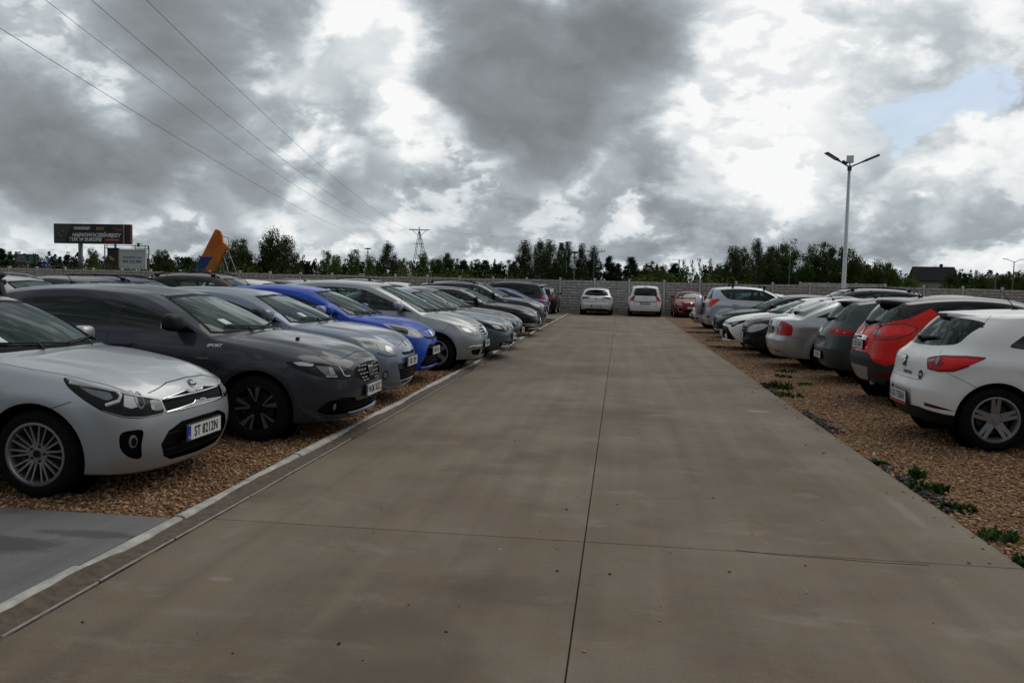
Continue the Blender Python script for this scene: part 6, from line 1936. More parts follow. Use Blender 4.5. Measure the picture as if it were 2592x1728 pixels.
def concrete_mat(name, col, col2, pale, dark, slab=None, marks=True):
    m, nt, out = new_mat(name)
    tc = N(nt, 'ShaderNodeTexCoord'); O = tc.outputs['Object']
    n1 = N(nt, 'ShaderNodeTexNoise', i_Scale=.55, i_Detail=7.0, i_Roughness=.62); L(nt, O, n1.inputs['Vector'])
    rp = N(nt, 'ShaderNodeMapRange'); rp.inputs['From Min'].default_value = .34; rp.inputs['From Max'].default_value = .66; L(nt, n1.outputs['Fac'], rp.inputs['Value'])
    mx = N(nt, 'ShaderNodeMix', data_type='RGBA'); L(nt, rp.outputs[0], mx.inputs[0]); mx.inputs[6].default_value = rgb(col); mx.inputs[7].default_value = rgb(col2)
    cur = mx.outputs[2]
    def mul(a, fac_sock, lo, hi, f0=.3, f1=.7):
        r = N(nt, 'ShaderNodeMapRange'); r.inputs['From Min'].default_value = f0; r.inputs['From Max'].default_value = f1
        r.inputs['To Min'].default_value = lo; r.inputs['To Max'].default_value = hi; L(nt, fac_sock, r.inputs['Value'])
        k = N(nt, 'ShaderNodeMix', data_type='RGBA', blend_type='MULTIPLY'); k.inputs[0].default_value = 1
        L(nt, a, k.inputs[6]); L(nt, r.outputs[0], k.inputs[7]); return k.outputs[2]
    # each slab its own shade
    if slab:
        dv = N(nt, 'ShaderNodeVectorMath', operation='DIVIDE'); sb = N(nt, 'ShaderNodeVectorMath', operation='SUBTRACT')
        L(nt, O, sb.inputs[0]); sb.inputs[1].default_value = slab[0]; L(nt, sb.outputs[0], dv.inputs[0]); dv.inputs[1].default_value = slab[1]
        fl = N(nt, 'ShaderNodeVectorMath', operation='FLOOR'); L(nt, dv.outputs[0], fl.inputs[0])
        wn = N(nt, 'ShaderNodeTexWhiteNoise', noise_dimensions='3D'); L(nt, fl.outputs[0], wn.inputs['Vector'])
        cur = mul(cur, wn.outputs['Value'], .91, 1.07, 0, 1)
    # brushed ribs across the lane and long tyre streaks along it
    mp = N(nt, 'ShaderNodeMapping'); mp.inputs['Scale'].default_value = (.8, 16, 1); L(nt, O, mp.inputs[0])
    n2 = N(nt, 'ShaderNodeTexNoise', i_Scale=3.0, i_Detail=6.0, i_Roughness=.7); L(nt, mp.outputs[0], n2.inputs['Vector'])
    cur = mul(cur, n2.outputs['Fac'], .93, 1.06)
    mp2 = N(nt, 'ShaderNodeMapping'); mp2.inputs['Scale'].default_value = (3.2, .12, 1); L(nt, O, mp2.inputs[0])
    n3 = N(nt, 'ShaderNodeTexNoise', i_Scale=1.4, i_Detail=5.0, i_Distortion=.4); L(nt, mp2.outputs[0], n3.inputs['Vector'])
    cur = mul(cur, n3.outputs['Fac'], .84, 1.13)
    n4 = N(nt, 'ShaderNodeTexNoise', i_Scale=90.0, i_Detail=4.0, i_Roughness=.75); L(nt, O, n4.inputs['Vector'])
    cur = mul(cur, n4.outputs['Fac'], .78, 1.2)
    n7 = N(nt, 'ShaderNodeTexNoise', i_Scale=2.6, i_Detail=9.0, i_Roughness=.7); L(nt, O, n7.inputs['Vector'])
    r7 = N(nt, 'ShaderNodeMapRange'); r7.inputs['From Min'].default_value = .5; r7.inputs['From Max'].default_value = .72; r7.inputs['To Max'].default_value = .55 if slab else .0; L(nt, n7.outputs['Fac'], r7.inputs['Value'])
    k = N(nt, 'ShaderNodeMix', data_type='RGBA'); L(nt, r7.outputs[0], k.inputs[0]); L(nt, cur, k.inputs[6]); k.inputs[7].default_value = (.165, .108, .058, 1); cur = k.outputs[2]
    # pale scuffed patches
    n5 = N(nt, 'ShaderNodeTexNoise', i_Scale=1.3, i_Detail=11.0, i_Roughness=.74, i_Distortion=.3); mp3 = N(nt, 'ShaderNodeMapping'); mp3.inputs['Scale'].default_value = (.8, 1.5, 1); mp3.inputs['Location'].default_value = (4.2, 1.3, 0); L(nt, O, mp3.inputs[0]); L(nt, mp3.outputs[0], n5.inputs['Vector'])
    r5 = N(nt, 'ShaderNodeMapRange'); r5.inputs['From Min'].default_value = .56; r5.inputs['From Max'].default_value = .72; r5.inputs['To Max'].default_value = .65; L(nt, n5.outputs['Fac'], r5.inputs['Value'])
    k = N(nt, 'ShaderNodeMix', data_type='RGBA'); L(nt, r5.outputs[0], k.inputs[0]); L(nt, cur, k.inputs[6]); k.inputs[7].default_value = rgb(pale); cur = k.outputs[2]
    # darker damp stains
    n6 = N(nt, 'ShaderNodeTexNoise', i_Scale=.8, i_Detail=7.0, i_Roughness=.55); mp4 = N(nt, 'ShaderNodeMapping'); mp4.inputs['Location'].default_value = (1.7, 8.1, 2); L(nt, O, mp4.inputs[0]); L(nt, mp4.outputs[0], n6.inputs['Vector'])
    r6 = N(nt, 'ShaderNodeMapRange'); r6.inputs['From Min'].default_value = .58; r6.inputs['From Max'].default_value = .70; r6.inputs['To Max'].default_value = .55; L(nt, n6.outputs['Fac'], r6.inputs['Value'])
    k = N(nt, 'ShaderNodeMix', data_type='RGBA'); L(nt, r6.outputs[0], k.inputs[0]); L(nt, cur, k.inputs[6]); k.inputs[7].default_value = rgb(dark); cur = k.outputs[2]
    if marks:
        # spilt-lime spots, each at its own place on the slab
        nz = N(nt, 'ShaderNodeTexNoise', i_Scale=7.0, i_Detail=8.0, i_Roughness=.7); L(nt, O, nz.inputs['Vector'])
        for (x, y, rx, ry, a) in marks:
            sb = N(nt, 'ShaderNodeVectorMath', operation='SUBTRACT'); L(nt, O, sb.inputs[0]); sb.inputs[1].default_value = (x, y, 0)
            dv = N(nt, 'ShaderNodeVectorMath', operation='DIVIDE'); L(nt, sb.outputs[0], dv.inputs[0]); dv.inputs[1].default_value = (rx, ry, 1)
            ln = N(nt, 'ShaderNodeVectorMath', operation='LENGTH'); L(nt, dv.outputs[0], ln.inputs[0])
            ad = N(nt, 'ShaderNodeMath', operation='MULTIPLY_ADD'); L(nt, nz.outputs['Fac'], ad.inputs[0]); ad.inputs[1].default_value = 1.6; L(nt, ln.outputs['Value'], ad.inputs[2])
            r = N(nt, 'ShaderNodeMapRange', interpolation_type='SMOOTHSTEP'); r.inputs['From Min'].default_value = 1.75; r.inputs['From Max'].default_value = 1.25
            r.inputs['To Min'].default_value = 0; r.inputs['To Max'].default_value = abs(a); L(nt, ad.outputs[0], r.inputs['Value'])
            k = N(nt, 'ShaderNodeMix', data_type='RGBA'); L(nt, r.outputs[0], k.inputs[0]); L(nt, cur, k.inputs[6])
            k.inputs[7].default_value = rgb((.235, .215, .185)) if a > 0 else rgb(dark); cur = k.outputs[2]
    p = N(nt, 'ShaderNodeBsdfPrincipled'); p.inputs['Roughness'].default_value = .82; p.inputs['Specular IOR Level'].default_value = .3
    L(nt, cur, p.inputs['Base Color'])
    bp = N(nt, 'ShaderNodeBump', i_Strength=.35, i_Distance=.004); L(nt, n4.outputs['Fac'], bp.inputs['Height']); L(nt, bp.outputs[0], p.inputs['Normal'])
    L(nt, p.outputs[0], out.inputs[0])
    MATS[name] = m

X0, X1, XC = -2.62, 2.40, -.17
YJ, YS = .18, 4.9
def sheet(name, x0, x1, y0, y1, z, mat, kind='structure'):
    b = MB(); b.add([(x0, y0, z), (x1, y0, z), (x1, y1, z), (x0, y1, z)], [(0, 1, 2, 3)])
    o = b.build(name, mat); tag(o, kind=kind); return o

def ground():
    gravel_mat()
    concrete_mat('road_concrete', (.112, .082, .054), (.178, .146, .110), (.235, .20, .16), (.072, .056, .041), ((XC, YJ, -.5), (2.6, YS, 50)),
                 [(-2.05, 4.05, .08, .05, .5), (-1.9, 3.62, .30, .06, .15), (1.84, 11.1, .20, .09, 1.0), (.55, 10.4, .2, .06, .5), (-1.2, 3.4, .3, .06, .1), (2.12, 6.3, .06, .6, .35), (1.5, 6.6, .12, .12, .25), (-1.15, 6.9, .5, .25, -.4), (-.5, 4.2, .6, .3, -.4)])
    concrete_mat('pad_concrete', (.115, .115, .112), (.145, .144, .140), (.19, .19, .185), (.055, .053, .05), None, [(-3.55, 4.35, .5, .18, -.85), (-3.2, 4.62, .4, .1, -.7)])
    plain('field', (.05, .06, .025), .95, var=.4, vscale=.6)
    plain('kerb', (.34, .325, .295), .85, var=.35, vscale=7)
    plain('gutter_dirt', (.085, .063, .044), .95, var=.4, vscale=18)
    plain('mortar', (.26, .24, .215), .85, var=.3, vscale=14)
    plain('joint', (.030, .025, .02), .95)
    sheet('ground', -900, 900, -120, 1500, -.06, 'field')
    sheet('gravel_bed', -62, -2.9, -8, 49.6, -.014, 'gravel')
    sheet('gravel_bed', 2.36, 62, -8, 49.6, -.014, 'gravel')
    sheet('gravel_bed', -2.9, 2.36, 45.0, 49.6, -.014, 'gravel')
    # slabs with open joints
    b = MB()
    ys = [YJ + YS * k for k in range(-2, 10)]; ys[-1] = 45.0
    for y0, y1 in zip(ys, ys[1:]):
        for x0, x1 in ((X0, XC), (XC, X1)):
            g = .0035
            b.box(((x0 + x1) / 2, (y0 + y1) / 2, -.06), (x1 - x0 - 2 * g, y1 - y0 - 2 * g, .12))
    o = b.build('road', 'road_concrete', bevel=.004); tag(o, kind='structure')
    sheet('joint_bed', X0 - .02, X1, -8, 45, -.02, 'joint')
    # second crack line beside the near joint on the right slab
    b = MB()
    pts = [(.75, 5.10), (1.0, 5.055), (1.3, 5.045), (1.6, 5.03), (1.85, 5.035)]
    b.tube([(x, y, .0005) for x, y in pts], .0022, 4); o = b.build('road_crack', 'joint'); tag(o, kind='structure')
    # pads of smooth concrete between kerb and parking rows
    b = MB(); b.box((-10.4, .55, -.05), (15.0, 9.0, .10)); o = b.build('concrete_pad', 'pad_concrete', bevel=.01); tag(o, kind='structure')
    b = MB(); b.box((-6.4, 41.5, -.05), (7.0, 4.6, .10)); o = b.build('concrete_pad', 'pad_concrete', bevel=.01); tag(o, kind='structure')
    # kerb stones, one metre each, slightly out of line
    r2 = random.Random(3)
    b = MB(); y = -5.0
    while y < 45.5:
        ln = 1.0; dx = r2.uniform(-.008, .008); dz = r2.uniform(-.006, .006)
        w = .082
        prof = [(-w / 2, -.15), (w / 2, -.15), (w / 2, .010), (w / 2 - .012, .026), (w / 2 - .03, .034), (-w / 2 + .02, .034), (-w / 2, .026)]
        vs = [Vector((-2.815 + dx + px_, y + .007, z + dz)) for px_, z in prof]
        b.prism(vs, (0, 0, 0), (r2.uniform(-.006, .006), ln - .014, r2.uniform(-.004, .004)))
        y += ln
    o = b.build('kerb', 'kerb', bevel=.006); tag(o, kind='structure')
    # dirt-filled gutter, ragged along the kerb
    b = MB(); vs, fs = [], []
    n = 400
    for k in range(n + 1):
        y = -5 + 50.5 * k / n
        h = .020 + .012 * math.sin(y * 2.3) + r2.uniform(-.006, .006) + (.012 if 3.75 < y < 4.3 else 0)
        vs += [(-2.775, y, h), (-2.70, y, .004 + r2.uniform(-.003, .006)), (-2.625 + r2.uniform(-.008, .012), y, -.001)]
    for k in range(n):
        for m in range(2): fs.append((k * 3 + m, k * 3 + m + 1, k * 3 + 4 + m, k * 3 + 3 + m))
    b.add(vs, fs); o = b.build('gutter', 'gutter_dirt', smooth=True); tag(o, kind='structure')
    # broken mortar line along the slab edge
    b = MB(); y = -4.0
    while y < 45:
        ln = r2.uniform(.25, 1.3)
        if r2.random() < .86:
            b.box((-2.632 + r2.uniform(-.004, .004), y + ln / 2, .002), (.012, ln - .02, .012), (0, 0, r2.uniform(-.006, .006)))
        y += ln
    o = b.build('mortar_edge', 'mortar', bevel=.003); tag(o, kind='structure')

def stones():
    """Loose stones lying on the gravel near the camera, one mesh."""
    rs = np.random.default_rng(5)
    P = []
    def scatter(n, x0, x1, y0, y1, smin, smax, keep=None):
        x = rs.uniform(x0, x1, n); y = rs.uniform(y0, y1, n); s = .62 * rs.uniform(smin, smax, n) * rs.choice([.5, .85, 1.2, 1.75], n, p=[.3, .38, .24, .08])
        a = np.stack([x, y, s, np.zeros(n)], 1)
        if keep is not None: a = a[keep(x, y)]
        P.append(a)
    scatter(19000, -5.6, -2.885, 5.05, 8.2, .010, .021)
    scatter(9000, -3.6, -2.885, 8.2, 16, .011, .022)
    scatter(2600, -3.3, -2.885, 16, 32, .014, .026)
    scatter(17000, 2.42, 4.6, 4.6, 8.6, .010, .021)
    scatter(15000, 2.42, 5.0, 8.6, 14, .011, .022)
    scatter(5500, 2.42, 4.4, 14, 26, .013, .025)
    # dark basalt chips caught along the road edge
    k = 900; a = np.stack([2.43 + np.abs(rs.normal(0, .05, k)), rs.uniform(4.7, 15, k), rs.uniform(.016, .034, k), np.ones(k)], 1)
    m = (np.sin(a[:, 1] * 1.9 + .6) + rs.normal(0, .35, k)) > .25
    P.append(a[m])
    # strays on the road
    k = 70; P.append(np.stack([rs.uniform(-2.4, 2.3, k), 2.6 + rs.exponential(5, k), rs.uniform(.004, .010, k), rs.choice([0, 1], k)], 1))
    k = 160; P.append(np.stack([2.40 - rs.exponential(.12, k), rs.uniform(4.8, 30, k), rs.uniform(.006, .014, k), np.zeros(k)], 1))
    A = np.concatenate(P); n = len(A)
    t = (1 + 5 ** .5) / 2
    ico = np.array([(-1, t, 0), (1, t, 0), (-1, -t, 0), (1, -t, 0), (0, -1, t), (0, 1, t), (0, -1, -t), (0, 1, -t), (t, 0, -1), (t, 0, 1), (-t, 0, -1), (-t, 0, 1)]); ico /= np.linalg.norm(ico[0])
    F = np.array([(0, 11, 5), (0, 5, 1), (0, 1, 7), (0, 7, 10), (0, 10, 11), (1, 5, 9), (5, 11, 4), (11, 10, 2), (10, 7, 6), (7, 1, 8), (3, 9, 4), (3, 4, 2), (3, 2, 6), (3, 6, 8), (3, 8, 9), (4, 9, 5), (2, 4, 11), (6, 2, 10), (8, 6, 7), (9, 8, 1)])
    V = ico[None] * rs.uniform(.62, 1.25, (n, 12, 1))
    sc = np.stack([rs.uniform(.8, 1.5, n), rs.uniform(.7, 1.15, n), rs.uniform(.42, .8, n)], 1)
    V = V * sc[:, None, :] * A[:, 2][:, None, None]
    a = rs.uniform(0, 6.28, n); tl = rs.normal(0, .3, n)
    ct, st = np.cos(tl)[:, None], np.sin(tl)[:, None]
    x, z = V[..., 0] * ct - V[..., 2] * st, V[..., 0] * st + V[..., 2] * ct
    ca, sa = np.cos(a)[:, None], np.sin(a)[:, None]
    y = V[..., 1]
    V = np.stack([x * ca - y * sa, x * sa + y * ca, z], 2)
    onroad = (A[:, 0] < X1 - .005) & (A[:, 0] > X0)
    zc = np.where(onroad, A[:, 2] * .3, -.014 + A[:, 2] * rs.uniform(.15, .75, n))
    V += np.stack([A[:, 0], A[:, 1], zc], 1)[:, None, :]
    Fa = (F[None] + (np.arange(n) * 12)[:, None, None]).reshape(-1, 3)
    me = bpy.data.meshes.new('gravel_stones')
    me.vertices.add(n * 12); me.vertices.foreach_set('co', V.reshape(-1))
    me.loops.add(len(Fa) * 3); me.loops.foreach_set('vertex_index', Fa.reshape(-1))
    me.polygons.add(len(Fa)); me.polygons.foreach_set('loop_start', np.arange(len(Fa)) * 3)
    me.update(calc_edges=True)
    at = me.attributes.new('tone', 'FLOAT', 'POINT')
    tone = rs.uniform(0, 1, n); tone = np.where(A[:, 3] > .5, -1, tone)
    at.data.foreach_set('value', np.repeat(tone, 12).astype(np.float32))
    m, nt, out = new_mat('stone')
    an = N(nt, 'ShaderNodeAttribute', attribute_name='tone')
    rp = N(nt, 'ShaderNodeValToRGB'); L(nt, an.outputs['Fac'], rp.inputs[0]); stone_ramp(rp)
    lt = N(nt, 'ShaderNodeMath', operation='LESS_THAN'); L(nt, an.outputs['Fac'], lt.inputs[0]); lt.inputs[1].default_value = -.5
    mx = N(nt, 'ShaderNodeMix', data_type='RGBA'); L(nt, lt.outputs[0], mx.inputs[0]); L(nt, rp.outputs[0], mx.inputs[6]); mx.inputs[7].default_value = (.035, .034, .036, 1)
    p = N(nt, 'ShaderNodeBsdfPrincipled'); p.inputs['Roughness'].default_value = .85; p.inputs['Specular IOR Level'].default_value = .3
    L(nt, mx.outputs[2], p.inputs['Base Color']); L(nt, p.outputs[0], out.inputs[0]); MATS['stone'] = m
    o = link_mesh('gravel_stones', me, 'stone'); tag(o, 'loose tan and brown gravel stones along both edges of the concrete lane', 'gravel', None, 'stuff')

# ------------------------------------------------------------------ plants
def leaf_mat(name, col, var=.45, trans=.25):
    m, nt, out = new_mat(name)
    an = N(nt, 'ShaderNodeAttribute', attribute_name='tone')
    mr = N(nt, 'ShaderNodeMapRange'); mr.inputs['To Min'].default_value = 1 - var; mr.inputs['To Max'].default_value = 1 + var; L(nt, an.outputs['Fac'], mr.inputs['Value'])
    oi = N(nt, 'ShaderNodeObjectInfo'); m2 = N(nt, 'ShaderNodeMapRange'); m2.inputs['To Min'].default_value = .75; m2.inputs['To Max'].default_value = 1.3; L(nt, oi.outputs['Random'], m2.inputs['Value'])
    mm = N(nt, 'ShaderNodeMath', operation='MULTIPLY'); L(nt, mr.outputs[0], mm.inputs[0]); L(nt, m2.outputs[0], mm.inputs[1])
    mx = N(nt, 'ShaderNodeMix', data_type='RGBA', blend_type='MULTIPLY'); mx.inputs[0].default_value = 1; mx.inputs[6].default_value = rgb(col); L(nt, mm.outputs[0], mx.inputs[7])
    d = N(nt, 'ShaderNodeBsdfDiffuse'); t = N(nt, 'ShaderNodeBsdfTranslucent')
    L(nt, mx.outputs[2], d.inputs[0]); L(nt, mx.outputs[2], t.inputs[0])
    ms = N(nt, 'ShaderNodeMixShader'); ms.inputs[0].default_value = trans
    L(nt, d.outputs[0], ms.inputs[1]); L(nt, t.outputs[0], ms.inputs[2]); L(nt, ms.outputs[0], out.inputs[0])
    MATS[name] = m

def leaf_mesh(name, C, size, rs, droop=0.0, flat=0.0):
    """C: leaf centres (n,3). Small bent quads."""
    n = len(C)
    a = rs.uniform(0, 6.28, n); e = rs.normal(0, .7, n) * (1 - flat)
    u = np.stack([np.cos(a) * np.cos(e), np.sin(a) * np.cos(e), np.sin(e) - droop], 1); u /= np.linalg.norm(u, axis=1)[:, None]
    w = rs.normal(0, 1, (n, 3)); w -= (w * u).sum(1)[:, None] * u; w /= np.linalg.norm(w, axis=1)[:, None]
    s = size * rs.uniform(.6, 1.3, n)[:, None]
    V = np.stack([C - u * s * .5, C + w * s * .34, C + u * s * .55, C - w * s * .34], 1)
    F = np.arange(n * 4).reshape(n, 4)
    me = bpy.data.meshes.new(name)
    me.vertices.add(n * 4); me.vertices.foreach_set('co', V.reshape(-1))
    me.loops.add(n * 4); me.loops.foreach_set('vertex_index', F.reshape(-1))
    me.polygons.add(n); me.polygons.foreach_set('loop_start', np.arange(n) * 4)
    me.update(calc_edges=True)
    at = me.attributes.new('tone', 'FLOAT', 'POINT')
    at.data.foreach_set('value', np.repeat(rs.uniform(0, 1, n), 4).astype(np.float32))
    return me

def tree_proto(kind, seed):
    """unit-height tree: returns trunk mesh, crown mesh (height 1, half-width .5 before scaling)"""
    rs = np.random.default_rng(seed); rd = random.Random(seed)
    b = MB(); tips = []
    top = {'pine': .97, 'birch': .98, 'poplar': .98, 'broad': .9, 'young': .95, 'sapling': .97, 'bush': .5}[kind]
    lean = rd.uniform(-.03, .03)
    b.tube([(lean * t * 2, rd.uniform(-.008, .008), t * top) for t in np.linspace(0, 1, 7)], [.022 * (1 - .85 * t) + .002 for t in np.linspace(0, 1, 7)], 6)
    nb = {'pine': 26, 'birch': 30, 'poplar': 30, 'broad': 30, 'young': 26, 'sapling': 12, 'bush': 22}[kind]
    cl = []
    for k in range(nb):
        t = (k + .5) / nb
        if kind == 'pine': z0 = .28 + .68 * t; r = .5 * (1 - .75 * max(0, t - .25) / .75) * rd.uniform(.5, 1.05); dz = rd.uniform(-.02, .10)
        elif kind == 'birch': z0 = .14 + .8 * t; r = .5 * math.sin(math.pi * (.22 + .72 * t)) * rd.uniform(.55, 1.05); dz = rd.uniform(0, .08)
        elif kind == 'poplar': z0 = .10 + .84 * t; r = .45 * math.sin(math.pi * (.25 + .68 * t)) * rd.uniform(.6, 1.0); dz = rd.uniform(.05, .14)
        elif kind == 'broad': z0 = .12 + .62 * t; r = .5 * math.sin(math.pi * (.30 + .55 * t)) * rd.uniform(.5, 1.08); dz = rd.uniform(.05, .24)
        elif kind == 'young': z0 = .08 + .7 * t; r = .5 * (1 - .55 * t) * rd.uniform(.35, 1.0); dz = rd.uniform(.10, .30)
        elif kind == 'sapling': z0 = .22 + .7 * t; r = .28 * (1 - .5 * t) * rd.uniform(.4, 1); dz = rd.uniform(.05, .16)
        else: z0 = .05 + .35 * t; r = .5 * rd.uniform(.3, 1.0); dz = rd.uniform(.15, .55) * (1.05 - r)
        a = k * 2.4 + rd.uniform(-.5, .5)
        e = Vector((math.cos(a) * r + lean * 2 * z0, math.sin(a) * r, min(.985, z0 + dz)))
        s0 = Vector((lean * 2 * z0, 0, z0))
        m = s0.lerp(e, .5) + Vector((0, 0, -.015))
        b.tube([s0, m, e], [.008, .005, .002], 4)
        cl.append((e, r)); cl.append((m, r * .8))
        if r > .2: cl.append((s0.lerp(e, .8) + Vector((rd.uniform(-.06, .06), rd.uniform(-.06, .06), rd.uniform(-.04, .05))), r))
    cl.append((Vector((lean * 2, 0, top)), .05))
    per, spread = {'pine': (150, .046), 'birch': (150, .050), 'poplar': (140, .046), 'broad': (150, .054), 'young': (85, .046), 'sapling': (40, .034), 'bush': (140, .070)}[kind]
    C = []
    for c, r in cl:
        n = int(per * rd.uniform(.7, 1.3)); sp = spread * rd.uniform(.7, 1.25)
        q = rs.normal(0, 1, (n, 3)) * sp * np.array([1.15, 1.15, .75])
        if kind == 'birch': q[:, 2] = q[:, 2] * 1.3 - .03
        if kind == 'pine': q[:, 2] *= .7
        if kind == 'poplar': q[:, 2] *= 1.5
        C.append(q + np.array(c))
    C = np.concatenate(C)
    C[:, 2] = np.clip(C[:, 2], .04, 1.02)
    return b, C

TREES = {}
def tree_meshes(kind, var):
    k = (kind, var)
    if k not in TREES:
        b, C = tree_proto(kind, hash_seed(kind) + var * 17)
        tr = b.mesh('trunk', True, ['bark_pale' if kind == 'birch' else 'bark'])
        rs = np.random.default_rng(var + 5)
        cr = leaf_mesh('crown', C, {'pine': .030, 'birch': .026, 'poplar': .027, 'broad': .031, 'young': .030, 'sapling': .028, 'bush': .045}[kind], rs, .5 if kind == 'birch' else 0)
        cr.materials.append(MATS['leaf_' + {'pine': 'pine', 'birch': 'birch', 'poplar': 'birch', 'broad': 'broad', 'young': 'young', 'sapling': 'young', 'bush': 'young'}[kind]])
        TREES[k] = (tr, cr)
    return TREES[k]
def hash_seed(s): return sum(ord(c) * (i + 3) for i, c in enumerate(s))

TREE_WORD = {'pine': ('dark pine', 'pine_tree'), 'birch': ('tall dark birch', 'birch_tree'), 'poplar': ('narrow upright poplar', 'poplar_tree'), 'broad': ('round leafy tree', 'leafy_tree'),
             'young': ('loose open young tree', 'young_tree'), 'sapling': ('thin sparse sapling', 'sapling'), 'bush': ('low green bush', 'bush')}
# where along the fence: (x/y of the sight line, name)
SIGHT = [(-.74, 'tall dark billboard'), (-.62, 'white billboard'), (-.51, 'orange tail fin'), (-.247, 'lattice pylon'), (-.032, 'pale silver fence hatchback'), (.03, 'white people carrier'), (.085, 'dark red car'), (.256, 'near street lamp'), (.352, 'dark-roofed house')]
def trees():
    plain('bark', (.045, .036, .028), .9); plain('bark_pale', (.22, .21, .19), .85, var=.5, vscale=20)
    leaf_mat('leaf_pine', (.026, .042, .022), .4, .2); leaf_mat('leaf_birch', (.044, .060, .028), .5, .25); leaf_mat('leaf_broad', (.060, .086, .028), .5, .3); leaf_mat('leaf_young', (.080, .112, .030), .5, .35); leaf_mat('leaf_grass', (.032, .058, .016), .6)
    cnt = {}
    byland = {}
    for T in TREE_LIST:
        k, x, y, h, w = T
        s = x / y
        best = min(range(len(SIGHT)), key=lambda i: abs(SIGHT[i][0] - s))
        side = 'left' if s < SIGHT[best][0] else 'right'
        byland.setdefault((best, side, k), []).append((abs(s - SIGHT[best][0]), T))
    ORD = ['first', 'second', 'third', 'fourth', 'fifth', 'sixth', 'seventh', 'eighth']
    for (bi, side, k), lst in sorted(byland.items()):
        lst.sort(key=lambda q: q[0])
        for n, (_, (k, x, y, h, w)) in enumerate(lst):
            v = cnt.get(k, 0); cnt[k] = v + 1
            tr, cr = tree_meshes(k, v % (4 if k in ('birch', 'broad', 'pine', 'young') else 2))
            word, nm = TREE_WORD[k]
            wh = '%s beyond fence, %s such %s of the %s' % (word, ORD[n], side, SIGHT[bi][1])
            e = empty(nm, (x, y, -.06), rng.uniform(0, 6.28)); e.scale = (w * 1.22, w * 1.22, h * 1.05)
            tag(e, wh, 'bush' if k == 'bush' else 'tree', 'trees beyond the fence')
            for m, q in ((tr, 'trunk'), (cr, 'crown')):
                o = link_mesh(q, m, None, e)

def scrub():
    """undergrowth behind the fence and the far wood: masses nobody could count"""
    rs = np.random.default_rng(11)
    C = []
    for k in range(760):
        x = rs.uniform(-62, 62); y = 54 + rs.uniform(0, 14) + abs(x) * .12
        h = rs.uniform(1.1, 2.2) + .3 * math.sin(x * .35) + (.2 if x < 10 else -.1); h = max(.9, h)
        r = rs.uniform(.6, 1.5)
        n = 170
        q = rs.normal(0, 1, (n, 3)) * np.array([r * .55, r * .55, h * .26]); q[:, 2] = np.clip(q[:, 2] + h * .5, .05, h)
        C.append(q + np.array([x, y, -.05]))
    me = leaf_mesh('undergrowth', np.concatenate(C), .15, rs); me.materials.append(MATS['leaf_young'])
    o = link_mesh('undergrowth', me); tag(o, 'mass of low green scrub growing close behind the concrete fence', 'undergrowth', None, 'stuff')
    C = []
    for k in range(1500):
        x = rs.uniform(-330, 190); y = rs.uniform(205, 260) + abs(x + 40) * .1
        h = rs.uniform(5.0, 8.2); r = rs.uniform(1.2, 2.4)
        n = 120
        z = rs.uniform(.05, 1, n); rad = r * (1.05 - z) ** .6 * np.sqrt(rs.uniform(0, 1, n)); a = rs.uniform(0, 6.28, n)
        C.append(np.stack([x + rad * np.cos(a), y + rad * np.sin(a), z * h], 1))
    me = leaf_mesh('far_wood', np.concatenate(C), .6, rs); me.materials.append(MATS['leaf_pine'])
    o = link_mesh('far_wood', me); tag(o, 'distant dark pine wood along the whole horizon', 'woods', None, 'stuff')

def weed(name, x, y, r, h, n, seed, label, broad=True):
    rs = np.random.default_rng(seed)
    V, F, T = [], [], []
    n = max(60, int(n * .42))
    for k in range(n):
        a = rs.uniform(0, 6.28); rr = .85 * r * math.sqrt(rs.uniform(0, 1)); bx, by = rr * math.cos(a), rr * math.sin(a)
        hh = .62 * h * rs.uniform(.4, 1.1) * (1.1 - .5 * rr / r); d = rs.uniform(0, 6.28); ln = hh * rs.uniform(.3, .9); w = rs.uniform(.004, .009) * (1.8 if broad else 1)
        dx, dy = math.cos(d), math.sin(d); px_, py_ = -dy, dx
        p = [(0, 0), (.45, .62), (1.0, .95 if rs.random() < .6 else .7)]
        i = len(V)
        for m, (q, z) in enumerate(p):
            ww = w * (1, 1.25, .1)[m]
            for s in (-1, 1): V.append((bx + dx * ln * q + px_ * ww * s, by + dy * ln * q + py_ * ww * s, hh * z))
        F += [(i, i + 1, i + 3, i + 2), (i + 2, i + 3, i + 5, i + 4)]
        T += [rs.uniform(0, 1)] * 6
    me = mesh_from(name, V, F)
    at = me.attributes.new('tone', 'FLOAT', 'POINT'); at.data.foreach_set('value', T)
    me.materials.append(MATS['leaf_grass'])
    o = link_mesh(name, me); o.location = (x, y, -.012)
    if y < 30: tag(o, label, 'weeds', 'weed clumps along the lane edge')
    else: tag(o, label, 'grass', None, 'stuff'); o.name = 'grass_patch'
    return o

